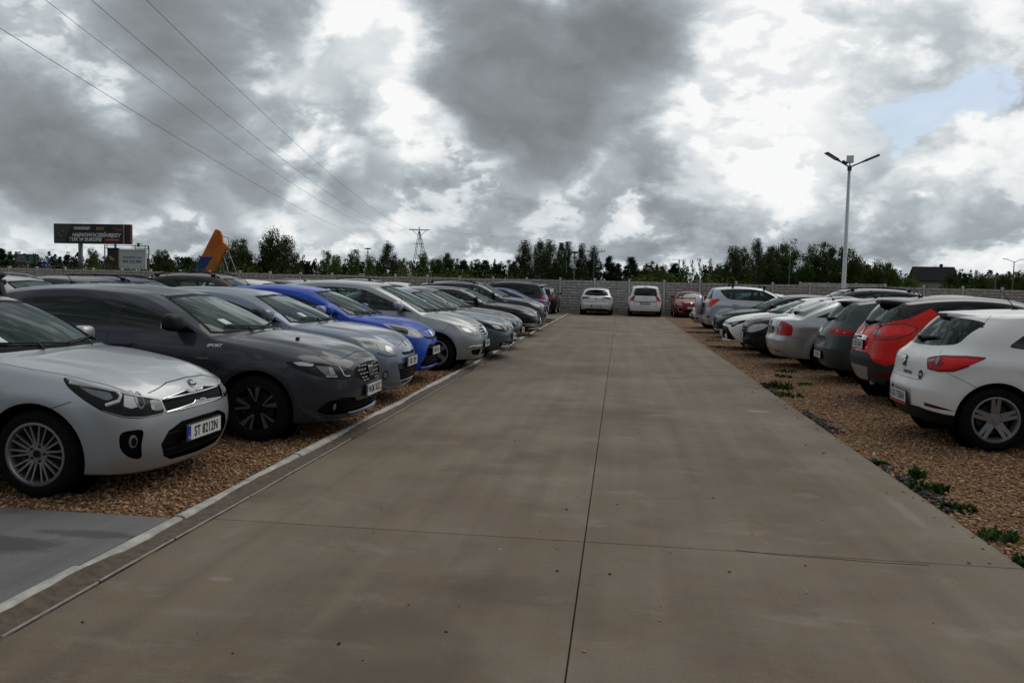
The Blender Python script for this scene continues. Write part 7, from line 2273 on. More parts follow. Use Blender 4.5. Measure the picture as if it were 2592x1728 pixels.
def weeds():
    W = [(2.52, 5.72, .14, .16, 130, 'bright green weed clump at the road edge nearest the camera'),
         (2.47, 5.20, .09, .12, 70, 'small weed clump beside the near end of the right road edge'),
         (2.56, 7.02, .17, .17, 170, 'leafy weed clump at the road edge in front of the white hatchback'),
         (2.55, 6.45, .15, .12, 120, 'low dark weed clump among black stones at the right road edge'),
         (2.62, 7.5, .07, .20, 50, 'tall thin weed standing in gravel by the white hatchback'),
         (2.46, 8.0, .06, .10, 40, 'tiny weed tuft on the road edge between two larger weed clumps'),
         (2.62, 13.9, .30, .24, 260, 'largest weed clump at the road edge beside the red crossover'),
         (2.60, 12.9, .26, .14, 200, 'spreading weed clump at the road edge just nearer than the largest one'),
         (3.05, 15.8, .22, .10, 110, 'flat weed patch in gravel before the grey green hatchback'),
         (3.3, 16.8, .25, .10, 110, 'weed patch in gravel under the silver liftback bumper'),
         (3.2, 14.6, .16, .08, 70, 'small weed tuft in gravel between the red crossover and the road'),
         (2.9, 26.0, .3, .12, 120, 'far weed patch in gravel before the white hatchback facing the lane'),
         (2.75, 30.5, .35, .12, 140, 'weed patch in gravel before the off-road car with spare wheel'),
         (2.7, 23.2, .25, .10, 100, 'weed strip in gravel under the nose of the white hatchback facing the lane'),
         (-3.25, 37.6, .5, .14, 220, 'grass patch between the kerb and the far concrete pad'),
         (-3.1, 35.6, .45, .12, 200, 'grass patch at the kerb near the dark blue car'),
         (.9, 46.6, .6, .10, 220, 'grass fringe at the end of the lane below the white people carrier')]
    for k, (x, y, r, h, n, lb) in enumerate(W): weed('weed_clump', x, y, r, h, n, 40 + k, lb)

# ------------------------------------------------------------------ fence
def fence():
    plain('fence_concrete', (.43, .41, .395), .9, var=.35, vscale=5)
    plain('fence_joint', (.24, .23, .22), .95)
    plain('fence_post', (.50, .48, .455), .9, var=.15, vscale=4)
    e = empty('concrete_fence', (0, 49.8, -.03)); tag(e, 'long grey concrete panel fence with brick pattern closing off the car park', 'fence')
    # one panel: four boards each moulded with two courses of split stone
    rs = random.Random(2)
    pans = []
    for v in range(3):
        b = MB()
        W2 = 2.057 - .13
        for r in range(4):
            z0 = .0 + r * .485; b.cur = 1; b.box((0, 0, z0 + .24), (W2, .04, .478)); b.cur = 0
            for c in range(3):
                zc = z0 + .02 + c * .157; x = -W2 / 2 + .02; off = rs.uniform(0, .2)
                while x < W2 / 2 - .05:
                    ln = min(rs.uniform(.22, .42), W2 / 2 - .02 - x)
                    b.box((x + ln / 2, -.034 - rs.uniform(0, .012), zc + .07), (ln - .022, .045, .118), (rs.uniform(-.05, .22), 0, 0))
                    x += ln
        pans.append(b.mesh('panel', False, ['fence_concrete', 'fence_joint']))
    b = MB(); b.box((0, 0, 1.0), (.125, .125, 2.06)); b.box((0, -.005, 2.035), (.15, .15, .05), taper=.8)
    pm = b.build('post', 'fence_post', bevel=.01); pme = pm.data; bpy.data.objects.remove(pm)
    for i in range(-6, 48):
        x = -38.54 + 2.057 * i; y = -.025 * x
        o = link_mesh('post', pme, None, e); o.location = (x, y, rs.uniform(-.02, .02)); o.rotation_euler = (rs.uniform(-.01, .01), rs.uniform(-.008, .008), -.025)
        o = link_mesh('panel', pans[rs.randrange(3)], None, e); o.location = (x + 1.0285, y - .026, rs.uniform(-.02, .02)); o.rotation_euler = (0, 0, -.025)
    # older wall farther off on the right
    b = MB()
    for k in range(3): b.box((14.3 + k * 2.0, 64, 1.1), (1.94, .08, 2.2))
    for k in range(4): b.box((13.3 + k * 2.0, 64, 1.12), (.14, .14, 2.26))
    o = b.build('concrete_wall', 'fence_concrete'); tag(o, 'short stretch of old concrete wall among trees behind the fence', 'wall')

# ------------------------------------------------------------------ posts, boards, tower
def tlabel(txt, size, loc, mat, parent, bold=0.0, shear=0.0, sx=1.0, align='LEFT', name='lettering'):
    me = text_mesh(txt, size, bold, shear, .0, sx, align).copy(); me.materials.clear(); me.materials.append(MATS[mat])
    o = bpy.data.objects.new(name, me); COL.objects.link(o); o.parent = parent
    o.location = loc; o.rotation_euler = (math.pi / 2, 0, 0)
    return o

def street_lamp():
    plain('lamp_pole', (.42, .45, .46), .45, .3, var=.08, vscale=2)
    plain('lamp_head', (.05, .052, .055), .5)
    plain('led_lens', (.45, .40, .33), .25)
    e = empty('street_lamp', (9.74, 38, -.014)); tag(e, 'tall grey street lamp with three lamp heads rising behind the right car row', 'street lamp')
    b = MB(); b.tube([(0, 0, 0), (0, 0, .25), (0, 0, .3), (0, 0, 7.0)], [.13, .13, .10, .065], 14); b.box((0, 0, .01), (.34, .34, .04))
    b.build('pole', 'lamp_pole', e, smooth=True)
    b = MB(); b.tube([(0, 0, 6.86), (0, 0, 7.06)], .095, 12); b.build('head_bracket', 'lamp_head', e)
    for a, ln, up, solar in ((R(196), 1.22, .62, 1), (R(-20), 1.28, .52, 0), (R(75), .85, .62, 0)):
        d = Vector((math.cos(a), math.sin(a), 0))
        b = MB(); st = Vector((0, 0, 7.0)); tip = st + d * ln + Vector((0, 0, up))
        b.tube([st, st.lerp(tip, .45)], .032, 8)
        ar = b.build('arm', 'lamp_head', e)
        b = MB(); c = st.lerp(tip, .70); ax = (tip - st).normalized(); sd = ax.cross(Vector((0, 0, 1))).normalized(); nn = sd.cross(ax)
        M = Matrix((ax, sd, nn)).transposed()
        b.box(c, (.62, .30, .055), M); b.box(st.lerp(tip, .45), (.18, .10, .07), M)
        hd = b.build('lamp_head', 'lamp_head', e, bevel=.015)
        b = MB(); b.box(c - nn * .031, (.46, .24, .006), M); b.build('lens', 'led_lens', hd)
        if solar:
            b = MB(); b.box(st.lerp(tip, .22) + nn * .07, (.24, .16, .07), M); b.build('sensor_box', 'lamp_head', e, bevel=.01)

def billboards():
    plain('board_dark', (.014, .016, .017), .5); plain('board_green', (.045, .058, .050), .5); plain('steel_grey', (.10, .105, .11), .5, .4, var=.1)
    plain('white_print', (.60, .61, .61), .5); plain('red_print', (.40, .05, .035), .5); plain('yellow_print', (.36, .25, .03), .5); plain('dull_red_print', (.18, .03, .025), .5)
    plain('board_white', (.50, .51, .52), .5); plain('board_maroon', (.06, .014, .014), .5); plain('blue_print', (.12, .20, .38), .5); plain('grey_print', (.28, .28, .29), .5)
    plain('teal_print', (.02, .17, .12), .5); plain('kart_grey', (.05, .05, .05), .6); plain('board_brown', (.045, .040, .036), .5)
    # big board on one post
    e = empty('billboard', (-87.9, 129, 0), R(-1)); tag(e, 'large dark billboard reading NAJNOWOCZEŚNIEJSZY TOR W EUROPIE on a thick post', 'billboard')
    W, z0, z1 = 12.8, 6.72, 10.02
    cz = (z0 + z1) / 2
    b = MB(); b.box((-.6, .3, cz), (W, .5, z1 - z0)); b.build('board', 'board_dark', e, bevel=.03)
    b = MB(); b.box((6.45, .45, cz), (1.0, .6, z1 - z0)); b.build('side_board', 'board_maroon', e)
    b = MB(); b.box((5.86, .0, cz), (.16, .12, z1 - z0)); b.build('edge_strip', 'grey_print', e)
    b = MB(); b.tube([(-2.25, .3, 0), (-2.25, .3, z0)], .36, 16); b.build('post', 'steel_grey', e, smooth=True)
    b = MB(); b.add([(-6.9, .03, z0 + .12), (-4.9, .03, z0 + .25), (-3.7, .03, z1 - .15), (-6.9, .03, z1 - .15)], [(0, 1, 2, 3)]); b.build('picture_field', 'board_green', e)
    b = MB()      # kart with driver, blurred to a few dark shapes in the photo
    for (x, z, w, h) in ((-5.6, 7.75, 1.9, .22), (-6.3, 7.65, .35, .5), (-4.8, 7.65, .35, .5), (-5.4, 8.15, .7, .6), (-5.2, 8.75, .42, .42), (-5.75, 8.35, .5, .2)):
        b.box((x, .0, z), (w, .03, h))
    b.build('kart_picture', 'kart_grey', e, bevel=.01)
    b = MB(); b.box((-5.15, -.02, 8.8), (.22, .02, .16)); b.box((-5.6, -.02, 7.9), (.3, .02, .12)); b.box((-6.0, -.02, 8.3), (.2, .02, .2)); b.build('kart_highlight', 'grey_print', e)
    tlabel('NAJNOWOCZEŚNIEJSZY', .79, (-3.6, .03, 8.17), 'white_print', e, .035, .25, 1.0)
    tlabel('TOR W EUROPIE', .79, (-4.2, .03, 7.42), 'white_print', e, .035, .25, 1.0)
    tlabel('E1GOKART', .56, (-3.2, .03, 9.27), 'white_print', e, .04, .3, 1.0)
    b = MB(); b.prism([(2.35, .03, 7.2), (5.0, .03, 7.2), (5.15, .03, 7.62), (2.5, .03, 7.62)], (0, 0, 0), (0, -.03, 0)); b.build('red_button', 'red_print', e)
    b = MB(); b.box((3.75, -.01, 7.42), (1.9, .02, .11)); b.build('button_text', 'grey_print', e)
    b = MB(); b.prism([(-3.6, .03, 9.2), (-3.35, .03, 9.2), (-3.0, .03, 9.62), (-.3, .03, 9.62), (-.25, .03, 9.68), (-3.2, .03, 9.68)], (0, 0, 0), (0, -.02, 0)); b.build('logo_swash', 'red_print', e)
    b = MB(); b.box((1.6, .02, 9.35), (1.45, .03, .24)); b.build('sponsor_name', 'yellow_print', e)
    b = MB(); b.box((1.5, .02, 9.02), (1.4, .03, .08)); b.box((4.95, .02, 9.0), (1.2, .03, .09)); b.build('sponsor_line', 'grey_print', e)
    b = MB(); b.box((4.75, .02, 9.35), (1.9, .03, .26)); b.build('sponsor_name', 'dull_red_print', e)
    # white board with phone number and its gantry
    e = empty('billboard', (-75.1, 120, 0)); tag(e, 'white billboard with phone number beside a black panel under a steel gantry', 'billboard')
    b = MB(); b.box((0, .25, 4.1), (4.5, .4, 3.05)); b.build('board', 'board_white', e, bevel=.02)
    b = MB(); b.box((-3.2, .2, 4.15), (1.75, .4, 3.25)); b.build('black_panel', 'board_dark', e)
    b = MB(); b.box((-2.28, .1, 4.1), (.1, .5, 3.2)); b.build('panel_edge', 'board_maroon', e)
    b = MB(); b.add([(-3.9, -.02, 4.6), (-3.6, -.02, 4.55), (-3.0, -.02, 4.15), (-2.75, -.02, 3.95), (-3.0, -.02, 3.8), (-3.6, -.02, 4.0)], [(0, 1, 2, 3, 4, 5)]); b.build('panel_print', 'yellow_print', e)
    tlabel('WOLNA', .40, (-1.55, .04, 4.36), 'ink', e, .01); tlabel('REKLAMA', .40, (-.1, .04, 4.36), 'blue_print', e, .01)
    tlabel('600 520 000', .62, (0, .04, 3.72), 'ink', e, .012, align='CENTER')
    b = MB()
    for z in (5.75, 6.15): b.tube([(-4.3, -.3, z), (3.0, -.3, z)], .06, 5)
    for x in (-4.3, -3.9, -2.5, .8, 2.4, 2.9): b.tube([(x, -.3, 5.6), (x, -.3, 6.3)], .05, 5)
    b.box((-2.5, -.3, 6.15), (.25, .2, .7)); b.box((1.3, -.3, 6.3), (.35, .2, .6)); b.box((1.75, -.3, 6.45), (.5, .2, .08))
    for x in (-4.35, 2.95): b.tube([(x, -.2, 0), (x, -.2, 6.1)], .09, 5)
    b.build('gantry', 'steel_grey', e)
    b = MB()
    for x in (-3.6, -1.5, 1.5): b.box((x, .5, 1.4), (.25, .25, 2.8))
    b.build('post', 'steel_grey', e)
    # small far board on the left
    e = empty('billboard', (-139.7, 180, 0)); tag(e, 'small brown billboard with a green square, far left beyond the fence', 'billboard')
    b = MB(); b.box((0, .3, 4.85), (5.6, .4, 2.45)); b.build('board', 'board_brown', e)
    b = MB(); b.box((1.5, .06, 4.95), (1.1, .06, 1.6)); b.build('green_square', 'teal_print', e)
    b = MB(); b.box((-1.0, .06, 5.5), (1.9, .06, .26)); b.box((-1.0, .06, 5.0), (2.6, .06, .22)); b.box((-1.0, .06, 4.45), (2.6, .06, .22)); b.box((.75, .04, 4.15), (1.2, .06, .3)); b.build('print_line', 'grey_print', e)
    b = MB(); b.box((-1.9, .3, 1.8), (.3, .3, 3.7)); b.box((.1, .3, 1.8), (.5, .3, 3.7)); b.build('post', 'steel_grey', e)
    plain('sign_blue', (.02, .08, .38), .4)
    e = empty('road_sign', (-47.8, 64, 0)); tag(e, 'blue road sign just above the fence below the tall dark billboard', 'sign')
    b = MB(); b.box((0, 0, 2.28), (.55, .03, .36)); b.build('sign_plate', 'sign_blue', e); b = MB(); b.tube([(0, .03, 0), (0, .03, 2.2)], .03, 6); b.build('post', 'steel_grey', e)
    b = MB(); b.box((.07, -.02, 2.28), (.06, .01, .24)); b.build('symbol', 'white_print', e)

def tail_fin():
    """orange aircraft fin stood up as a landmark, held by a steel frame"""
    m, nt, out = new_mat('fin_paint')
    tc = N(nt, 'ShaderNodeTexCoord'); sp = N(nt, 'ShaderNodeSeparateXYZ'); L(nt, tc.outputs['Object'], sp.inputs[0])
    nz = N(nt, 'ShaderNodeTexNoise', i_Scale=1.6, i_Detail=7.0, i_Roughness=.6); L(nt, tc.outputs['Object'], nz.inputs['Vector'])
    rp = N(nt, 'ShaderNodeValToRGB'); L(nt, nz.outputs['Fac'], rp.inputs[0])
    e = rp.color_ramp.elements; e[0].position = .35; e[0].color = (.45, .085, .006, 1); e[1].position = .7; e[1].color = (.58, .19, .012, 1)
    # blue foot along the leading edge, a painted shape
    a = N(nt, 'ShaderNodeMath', operation='MULTIPLY_ADD'); L(nt, sp.outputs['Z'], a.inputs[0]); a.inputs[1].default_value = -.61; L(nt, sp.outputs['X'], a.inputs[2])
    a2 = N(nt, 'ShaderNodeMath', operation='MULTIPLY_ADD'); L(nt, nz.outputs['Fac'], a2.inputs[0]); a2.inputs[1].default_value = .9; L(nt, a.outputs[0], a2.inputs[2])
    lt = N(nt, 'ShaderNodeMath', operation='LESS_THAN'); L(nt, a2.outputs[0], lt.inputs[0]); lt.inputs[1].default_value = -1.30
    zl = N(nt, 'ShaderNodeMath', operation='LESS_THAN'); L(nt, sp.outputs['Z'], zl.inputs[0]); zl.inputs[1].default_value = 3.35
    an = N(nt, 'ShaderNodeMath', operation='MULTIPLY'); L(nt, lt.outputs[0], an.inputs[0]); L(nt, zl.outputs[0], an.inputs[1])
    mx = N(nt, 'ShaderNodeMix', data_type='RGBA'); L(nt, an.outputs[0], mx.inputs[0]); L(nt, rp.outputs[0], mx.inputs[6]); mx.inputs[7].default_value = (.012, .03, .20, 1)
    p = N(nt, 'ShaderNodeBsdfPrincipled'); p.inputs['Roughness'].default_value = .45; L(nt, mx.outputs[2], p.inputs['Base Color']); L(nt, p.outputs[0], out.inputs[0]); MATS['fin_paint'] = m
    plain('fin_yellow', (.30, .17, .03), .5, var=.2); plain('fin_dark', (.06, .03, .015), .6); plain('scaffold', (.34, .36, .37), .4, .6)
    e = empty('tail_fin', (-34.2, 66, -.05)); tag(e, 'orange and blue aircraft tail fin standing behind the fence beside a steel frame', 'tail fin')
    out2 = [(-2.6, 0), (.44, 5.62), (.52, 5.70), (.93, 5.52), (1.06, 5.2), (1.12, 4.62), (1.6, 4.3), (1.62, 4.05), (1.36, 3.8), (1.08, 3.25), (.42, 2.0), (-.3, 0)]
    b = MB(); b.prism([Vector((x, -.17, z)) for x, z in out2], (0, 0, 0), (0, .34, 0)); b.build('fin', 'fin_paint', e, smooth=False, bevel=.10)
    b = MB(); b.prism([(1.0, -.19, 3.25), (1.2, -.19, 3.6), (.78, -.19, 2.9), (.25, -.19, 2.0), (-.2, -.19, .6), (-.02, -.19, .6), (.36, -.19, 2.0)], (0, 0, 0), (0, .38, 0)); b.build('rudder', 'fin_yellow', e)
    b = MB(); b.box((1.25, 0, 3.72), (.55, .2, .08)); b.build('hinge', 'fin_dark', e)
    e2 = empty('steel_frame', (-32.7, 66.2, -.05)); tag(e2, 'thin steel prop frame leaning beside the orange tail fin', 'frame')
    b = MB()
    b.tube([(-.75, 0, 0), (-.70, 0, 5.15)], .035, 5); b.tube([(.02, 0, 3.3), (.02, 0, 4.95)], .035, 5); b.tube([(-.70, 0, 5.15), (.02, 0, 4.95)], .03, 5)
    b.tube([(-.70, 0, 4.3), (.95, -.6, 0)], .035, 5); b.tube([(.02, 0, 3.8), (1.75, -.4, 0)], .035, 5)
    b.tube([(-.75, 0, 3.0), (0, 0, 2.85)], .03, 5); b.tube([(0, 0, 2.85), (-.5, 0, 0)], .03, 5); b.tube([(-.72, .3, 2.9), (-.05, .3, 0)], .03, 5); b.tube([(-.75, 0, 1.6), (.3, -.3, 1.6)], .025, 5)
    b.build('frame', 'scaffold', e2)

def pylon():
    plain('pylon_steel', (.045, .05, .048), .6, .3)
    e = empty('pylon', (-37.0, 150, 0)); tag(e, 'dark lattice power pylon standing beyond the fence', 'pylon')
    ap = Vector((0, 0, 10.9))
    for k, ft in enumerate((Vector((-1.55, -.6, 0)), Vector((1.0, 1.4, 0)), Vector((2.9, -.5, 0)))):
        b = MB(); sd = Vector((.16, 0, 0))
        for s in (-1, 1): b.bar(ft + sd * s * 1.2, ap + sd * s * .7, .07)
        for t in np.linspace(.03, .93, 15):
            p = ft.lerp(ap, t); b.bar(p - sd, p + sd, .05)
        b.build('leg', 'pylon_steel', e)
    b = MB(); b.bar((-1.9, 0, 11.2), (1.88, 0, 11.15), .14); b.bar((0, 0, 10.6), (0, 0, 11.75), .12)
    b.bar((-1.4, 0, 11.15), (-.2, 0, 10.1), .07); b.bar((1.4, 0, 11.15), (.25, 0, 10.1), .07)
    b.build('crossarm', 'pylon_steel', e)
    b = MB(); b.bar((-1.0, 0, 8.6), (.9, 0, 8.6), .08); b.build('lower_bar', 'pylon_steel', e)
    # conductors run from the pylon back over the car park
    k = .173
    def zq(y, pts):
        A = np.array([[p[0] ** 2, p[0], 1] for p in pts]); c = np.linalg.solve(A, np.array([p[1] for p in pts])); return c[0] * y * y + c[1] * y + c[2]
    plain('wire', (.02, .02, .022), .6)
    for xp, pts, lb in ((-35.1, [(150, 11.2), (32.9, 8.44), (21.25, 8.96)], 'rightmost of the three upper power wires running to the pylon'),
                        (-37.0, [(150, 11.5), (33.5, 8.6), (22, 9.2)], 'middle one of the three upper power wires running to the pylon'),
                        (-38.9, [(150, 11.2), (34, 8.9), (22.8, 9.55)], 'leftmost of the three upper power wires running to the pylon'),
                        (-37.6, [(150, 8.6), (42, 6.38), (18.4, 7.39)], 'lowest power wire, hung below the three upper ones')):
        b = MB(); b.tube([(xp + k * (150 - y), y, zq(y, pts)) for y in np.linspace(150, 8, 48)], .0075, 5)
        o = b.build('power_wire', 'wire'); tag(o, lb, 'wire', 'power wires')
    for xp, z, tx, lb in ((-35.1, 11.2, 60, 'upper thin wire from the pylon away to the right'), (-36.6, 8.6, 60, 'lower thin wire from the pylon away to the right')):
        b = MB(); b.tube([(lerp(xp, tx, t), lerp(150, 230, t), lerp(z, z + .6, t) - 6 * t * (1 - t)) for t in np.linspace(0, 1, 24)], .010, 4)
        o = b.build('power_wire', 'wire'); tag(o, lb, 'wire', 'power wires')

def small_posts():
    plain('far_metal', (.12, .13, .135), .5, .3)
    for x, y, h, lb in ((-34.27, 110, 5.9, 'lamp mast with flat round head between bushes left of the pylon'), (-3.97, 72, 4.4, 'lamp mast with flat round head before the birches, left of the white hatchback')):
        e = empty('lamp_mast', (x, y, 0)); tag(e, lb, 'lamp mast')
        b = MB(); b.tube([(0, 0, 0), (0, 0, h)], [.07, .045], 8); b.build('pole', 'far_metal', e)
        b = MB(); b.lathe([(0, h - .06), (.16, h - .05), (.5 * y / 110, h + .04), (.5 * y / 110, h + .10), (.1, h + .16), (0, h + .16)], 16, 'z'); b.lathe([(0, h - .5), (.12, h - .48), (.12, h - .32), (0, h - .3)], 10, 'z'); b.build('lamp_head', 'lamp_head', e)
        if y < 80:
            b = MB(); b.box((.02, -.12, h - 1.15), (.16, .2, .3)); b.box((.16, -.1, h - 1.3), (.14, .14, .1)); b.build('camera_box', 'board_white', e)
    for x, y, h, w, lb in ((-2.48, 78, 4.8, 1.2, 'thin pole with twin crossbar among the birches'), (10.95, 160, 6.9, .8, 'distant T-shaped power pole above the wood')):
        e = empty('power_pole', (x, y, 0)); tag(e, lb, 'pole')
        b = MB(); b.tube([(0, 0, 0), (0, 0, h + .05)], .07 * y / 90, 6); b.build('pole', 'far_metal', e)
        b = MB(); b.box((0, 0, h), (2 * w * y / 100, .05, .06)); 
        for s in (-1, -.7, .7, 1): b.box((s * w * y / 100, 0, h + .12), (.05, .05, .2))
        b.build('crossarm', 'far_metal', e)
    for x, y, h, lb in ((13.66, 70, 4.35, 'thin lamp pole standing left of the near street lamp beyond the fence'),):
        e = empty('lamp_pole', (x, y, 0)); tag(e, lb, 'lamp pole'); b = MB(); b.tube([(0, 0, 0), (0, 0, h)], [.05, .035], 8); b.build('pole', 'far_metal', e); b = MB(); b.box((0, -.1, h), (.18, .4, .06)); b.build('lamp_head', 'lamp_head', e)
    e = empty('street_lamp', (43.9, 100, 0)); tag(e, 'distant street lamp with two curved arms at the far right', 'street lamp')
    b = MB(); b.tube([(0, 0, 0), (0, 0, 5.4)], [.09, .05], 8); b.build('pole', 'far_metal', e)
    for s in (-1, 1):
        b = MB(); b.tube([(0, 0, 5.3), (s * .35, 0, 5.5), (s * .75, 0, 5.62)], .03, 6); a = b.build('arm', 'far_metal', e)
        b = MB(); b.box((s * .95, 0, 5.65), (.5, .16, .06), (0, -s * .1, 0)); b.build('lamp_head', 'far_metal', e)
    e = empty('utility_pole', (42.9, 102, 0)); tag(e, 'short dark pole left beside the distant two armed street lamp', 'pole')
    b = MB(); b.tube([(0, 0, 0), (0, 0, 4.0)], .08, 6); b.build('pole', 'far_metal', e); b = MB(); b.box((0, 0, 3.9), (.6, .06, .08)); b.build('crossarm', 'far_metal', e)

def house():
    plain('house_wall', (.34, .31, .27), .9, var=.12, vscale=2); plain('roof_tile', (.020, .022, .026), .9, spec=.05, var=.15, vscale=3); plain('house_window', (.03, .035, .04), .1)
    e = empty('house', (67.1, 190, 0), R(-12)); tag(e, 'cream house with steep dark tiled roof at right beyond the fence', 'house')
    b = MB(); b.box((0, 0, 2.2), (8.0, 7.0, 4.4)); b.add([(-4, -3.5, 4.4), (-4, 3.5, 4.4), (-4, 0, 6.8)], [(0, 1, 2)]); b.add([(4, -3.5, 4.4), (4, 3.5, 4.4), (4, 0, 6.8)], [(0, 1, 2)])
    b.build('wall', 'house_wall', e)
    b = MB()
    for s in (-1, 1):
        b.prism([Vector((-4.7, s * 4.1, 4.15)), Vector((-3.5, s * 0.0, 7.2)), Vector((-3.5, s * 0, 7.35)), Vector((-4.7, s * 4.15, 4.3))], (0, 0, 0), (0, 0, 0))
        v = [(-4.7, s * 4.2, 4.2), (4.7, s * 4.2, 4.2), (4.1, 0, 7.25), (-4.1, 0, 7.25)]
        b.add(v + [(x, y, z + .15) for x, y, z in v], [(0, 1, 2, 3), (4, 5, 6, 7), (0, 1, 5, 4), (1, 2, 6, 5), (2, 3, 7, 6), (3, 0, 4, 7)])
    rf = b.build('roof', 'roof_tile', e)
    b = MB(); b.box((1.6, .6, 7.5), (.6, .5, 1.0)); b.build('chimney', 'roof_tile', rf)
    for x, y in ((-2.0, -3.53), (1.6, -3.53)):
        b = MB(); b.box((x, y, 2.6), (1.2, .08, 1.2)); b.build('window', 'house_window', e)
    e = empty('shed', (-48.3, 84, 0)); tag(e, 'long low dark-roofed shed behind the fence right of the tail fin', 'shed')
    b = MB(); b.box((9.6, 0, 1.3), (9, 4, 2.6)); b.build('wall', 'steel_grey', e)
    b = MB(); b.prism([(4.9, -2.3, 2.6), (4.9, 2.3, 2.6), (4.9, 0, 3.0)], (0, 0, 0), (9.4, 0, 0)); b.build('roof', 'roof_tile', e)
# ------------------------------------------------------------------ the cars in their places
PAINT = {
 'paint_silver': ((.40, .42, .44), .55, .38), 'paint_dark_grey': ((.030, .034, .045), .3, .32), 'paint_blue_grey': ((.16, .19, .245), .5, .33), 'paint_blue': ((.003, .050, .38), .0, .4),
 'paint_silver_warm': ((.31, .325, .33), .55, .38), 'paint_slate': ((.085, .125, .145), .5, .33), 'paint_charcoal': ((.042, .042, .045), .3, .36), 'paint_brown_black': ((.011, .008, .008), .0, .4),
 'paint_graphite': ((.028, .031, .044), .25, .36), 'paint_navy': ((.004, .007, .085), .05, .38), 'paint_petrol': ((.013, .022, .031), .2, .36), 'paint_black': ((.0035, .0035, .004), .0, .4),
 'paint_white': ((.74, .74, .73), .0, .4), 'paint_red': ((.62, .010, .004), .0, .4), 'roof_black': ((.004, .004, .005), .0, .4), 'paint_grey_green': ((.050, .070, .069), .45, .35), 'paint_silver_cool': ((.42, .43, .45), .6, .32),
 'paint_silver_blue': ((.45, .48, .52), .5, .33), 'paint_pale_silver': ((.58, .59, .60), .4, .35), 'paint_wine': ((.20, .006, .008), .05, .38), 'paint_brown': ((.045, .028, .023), .3, .36), 'paint_yellow': ((.50, .30, .03), 0, .4),
}
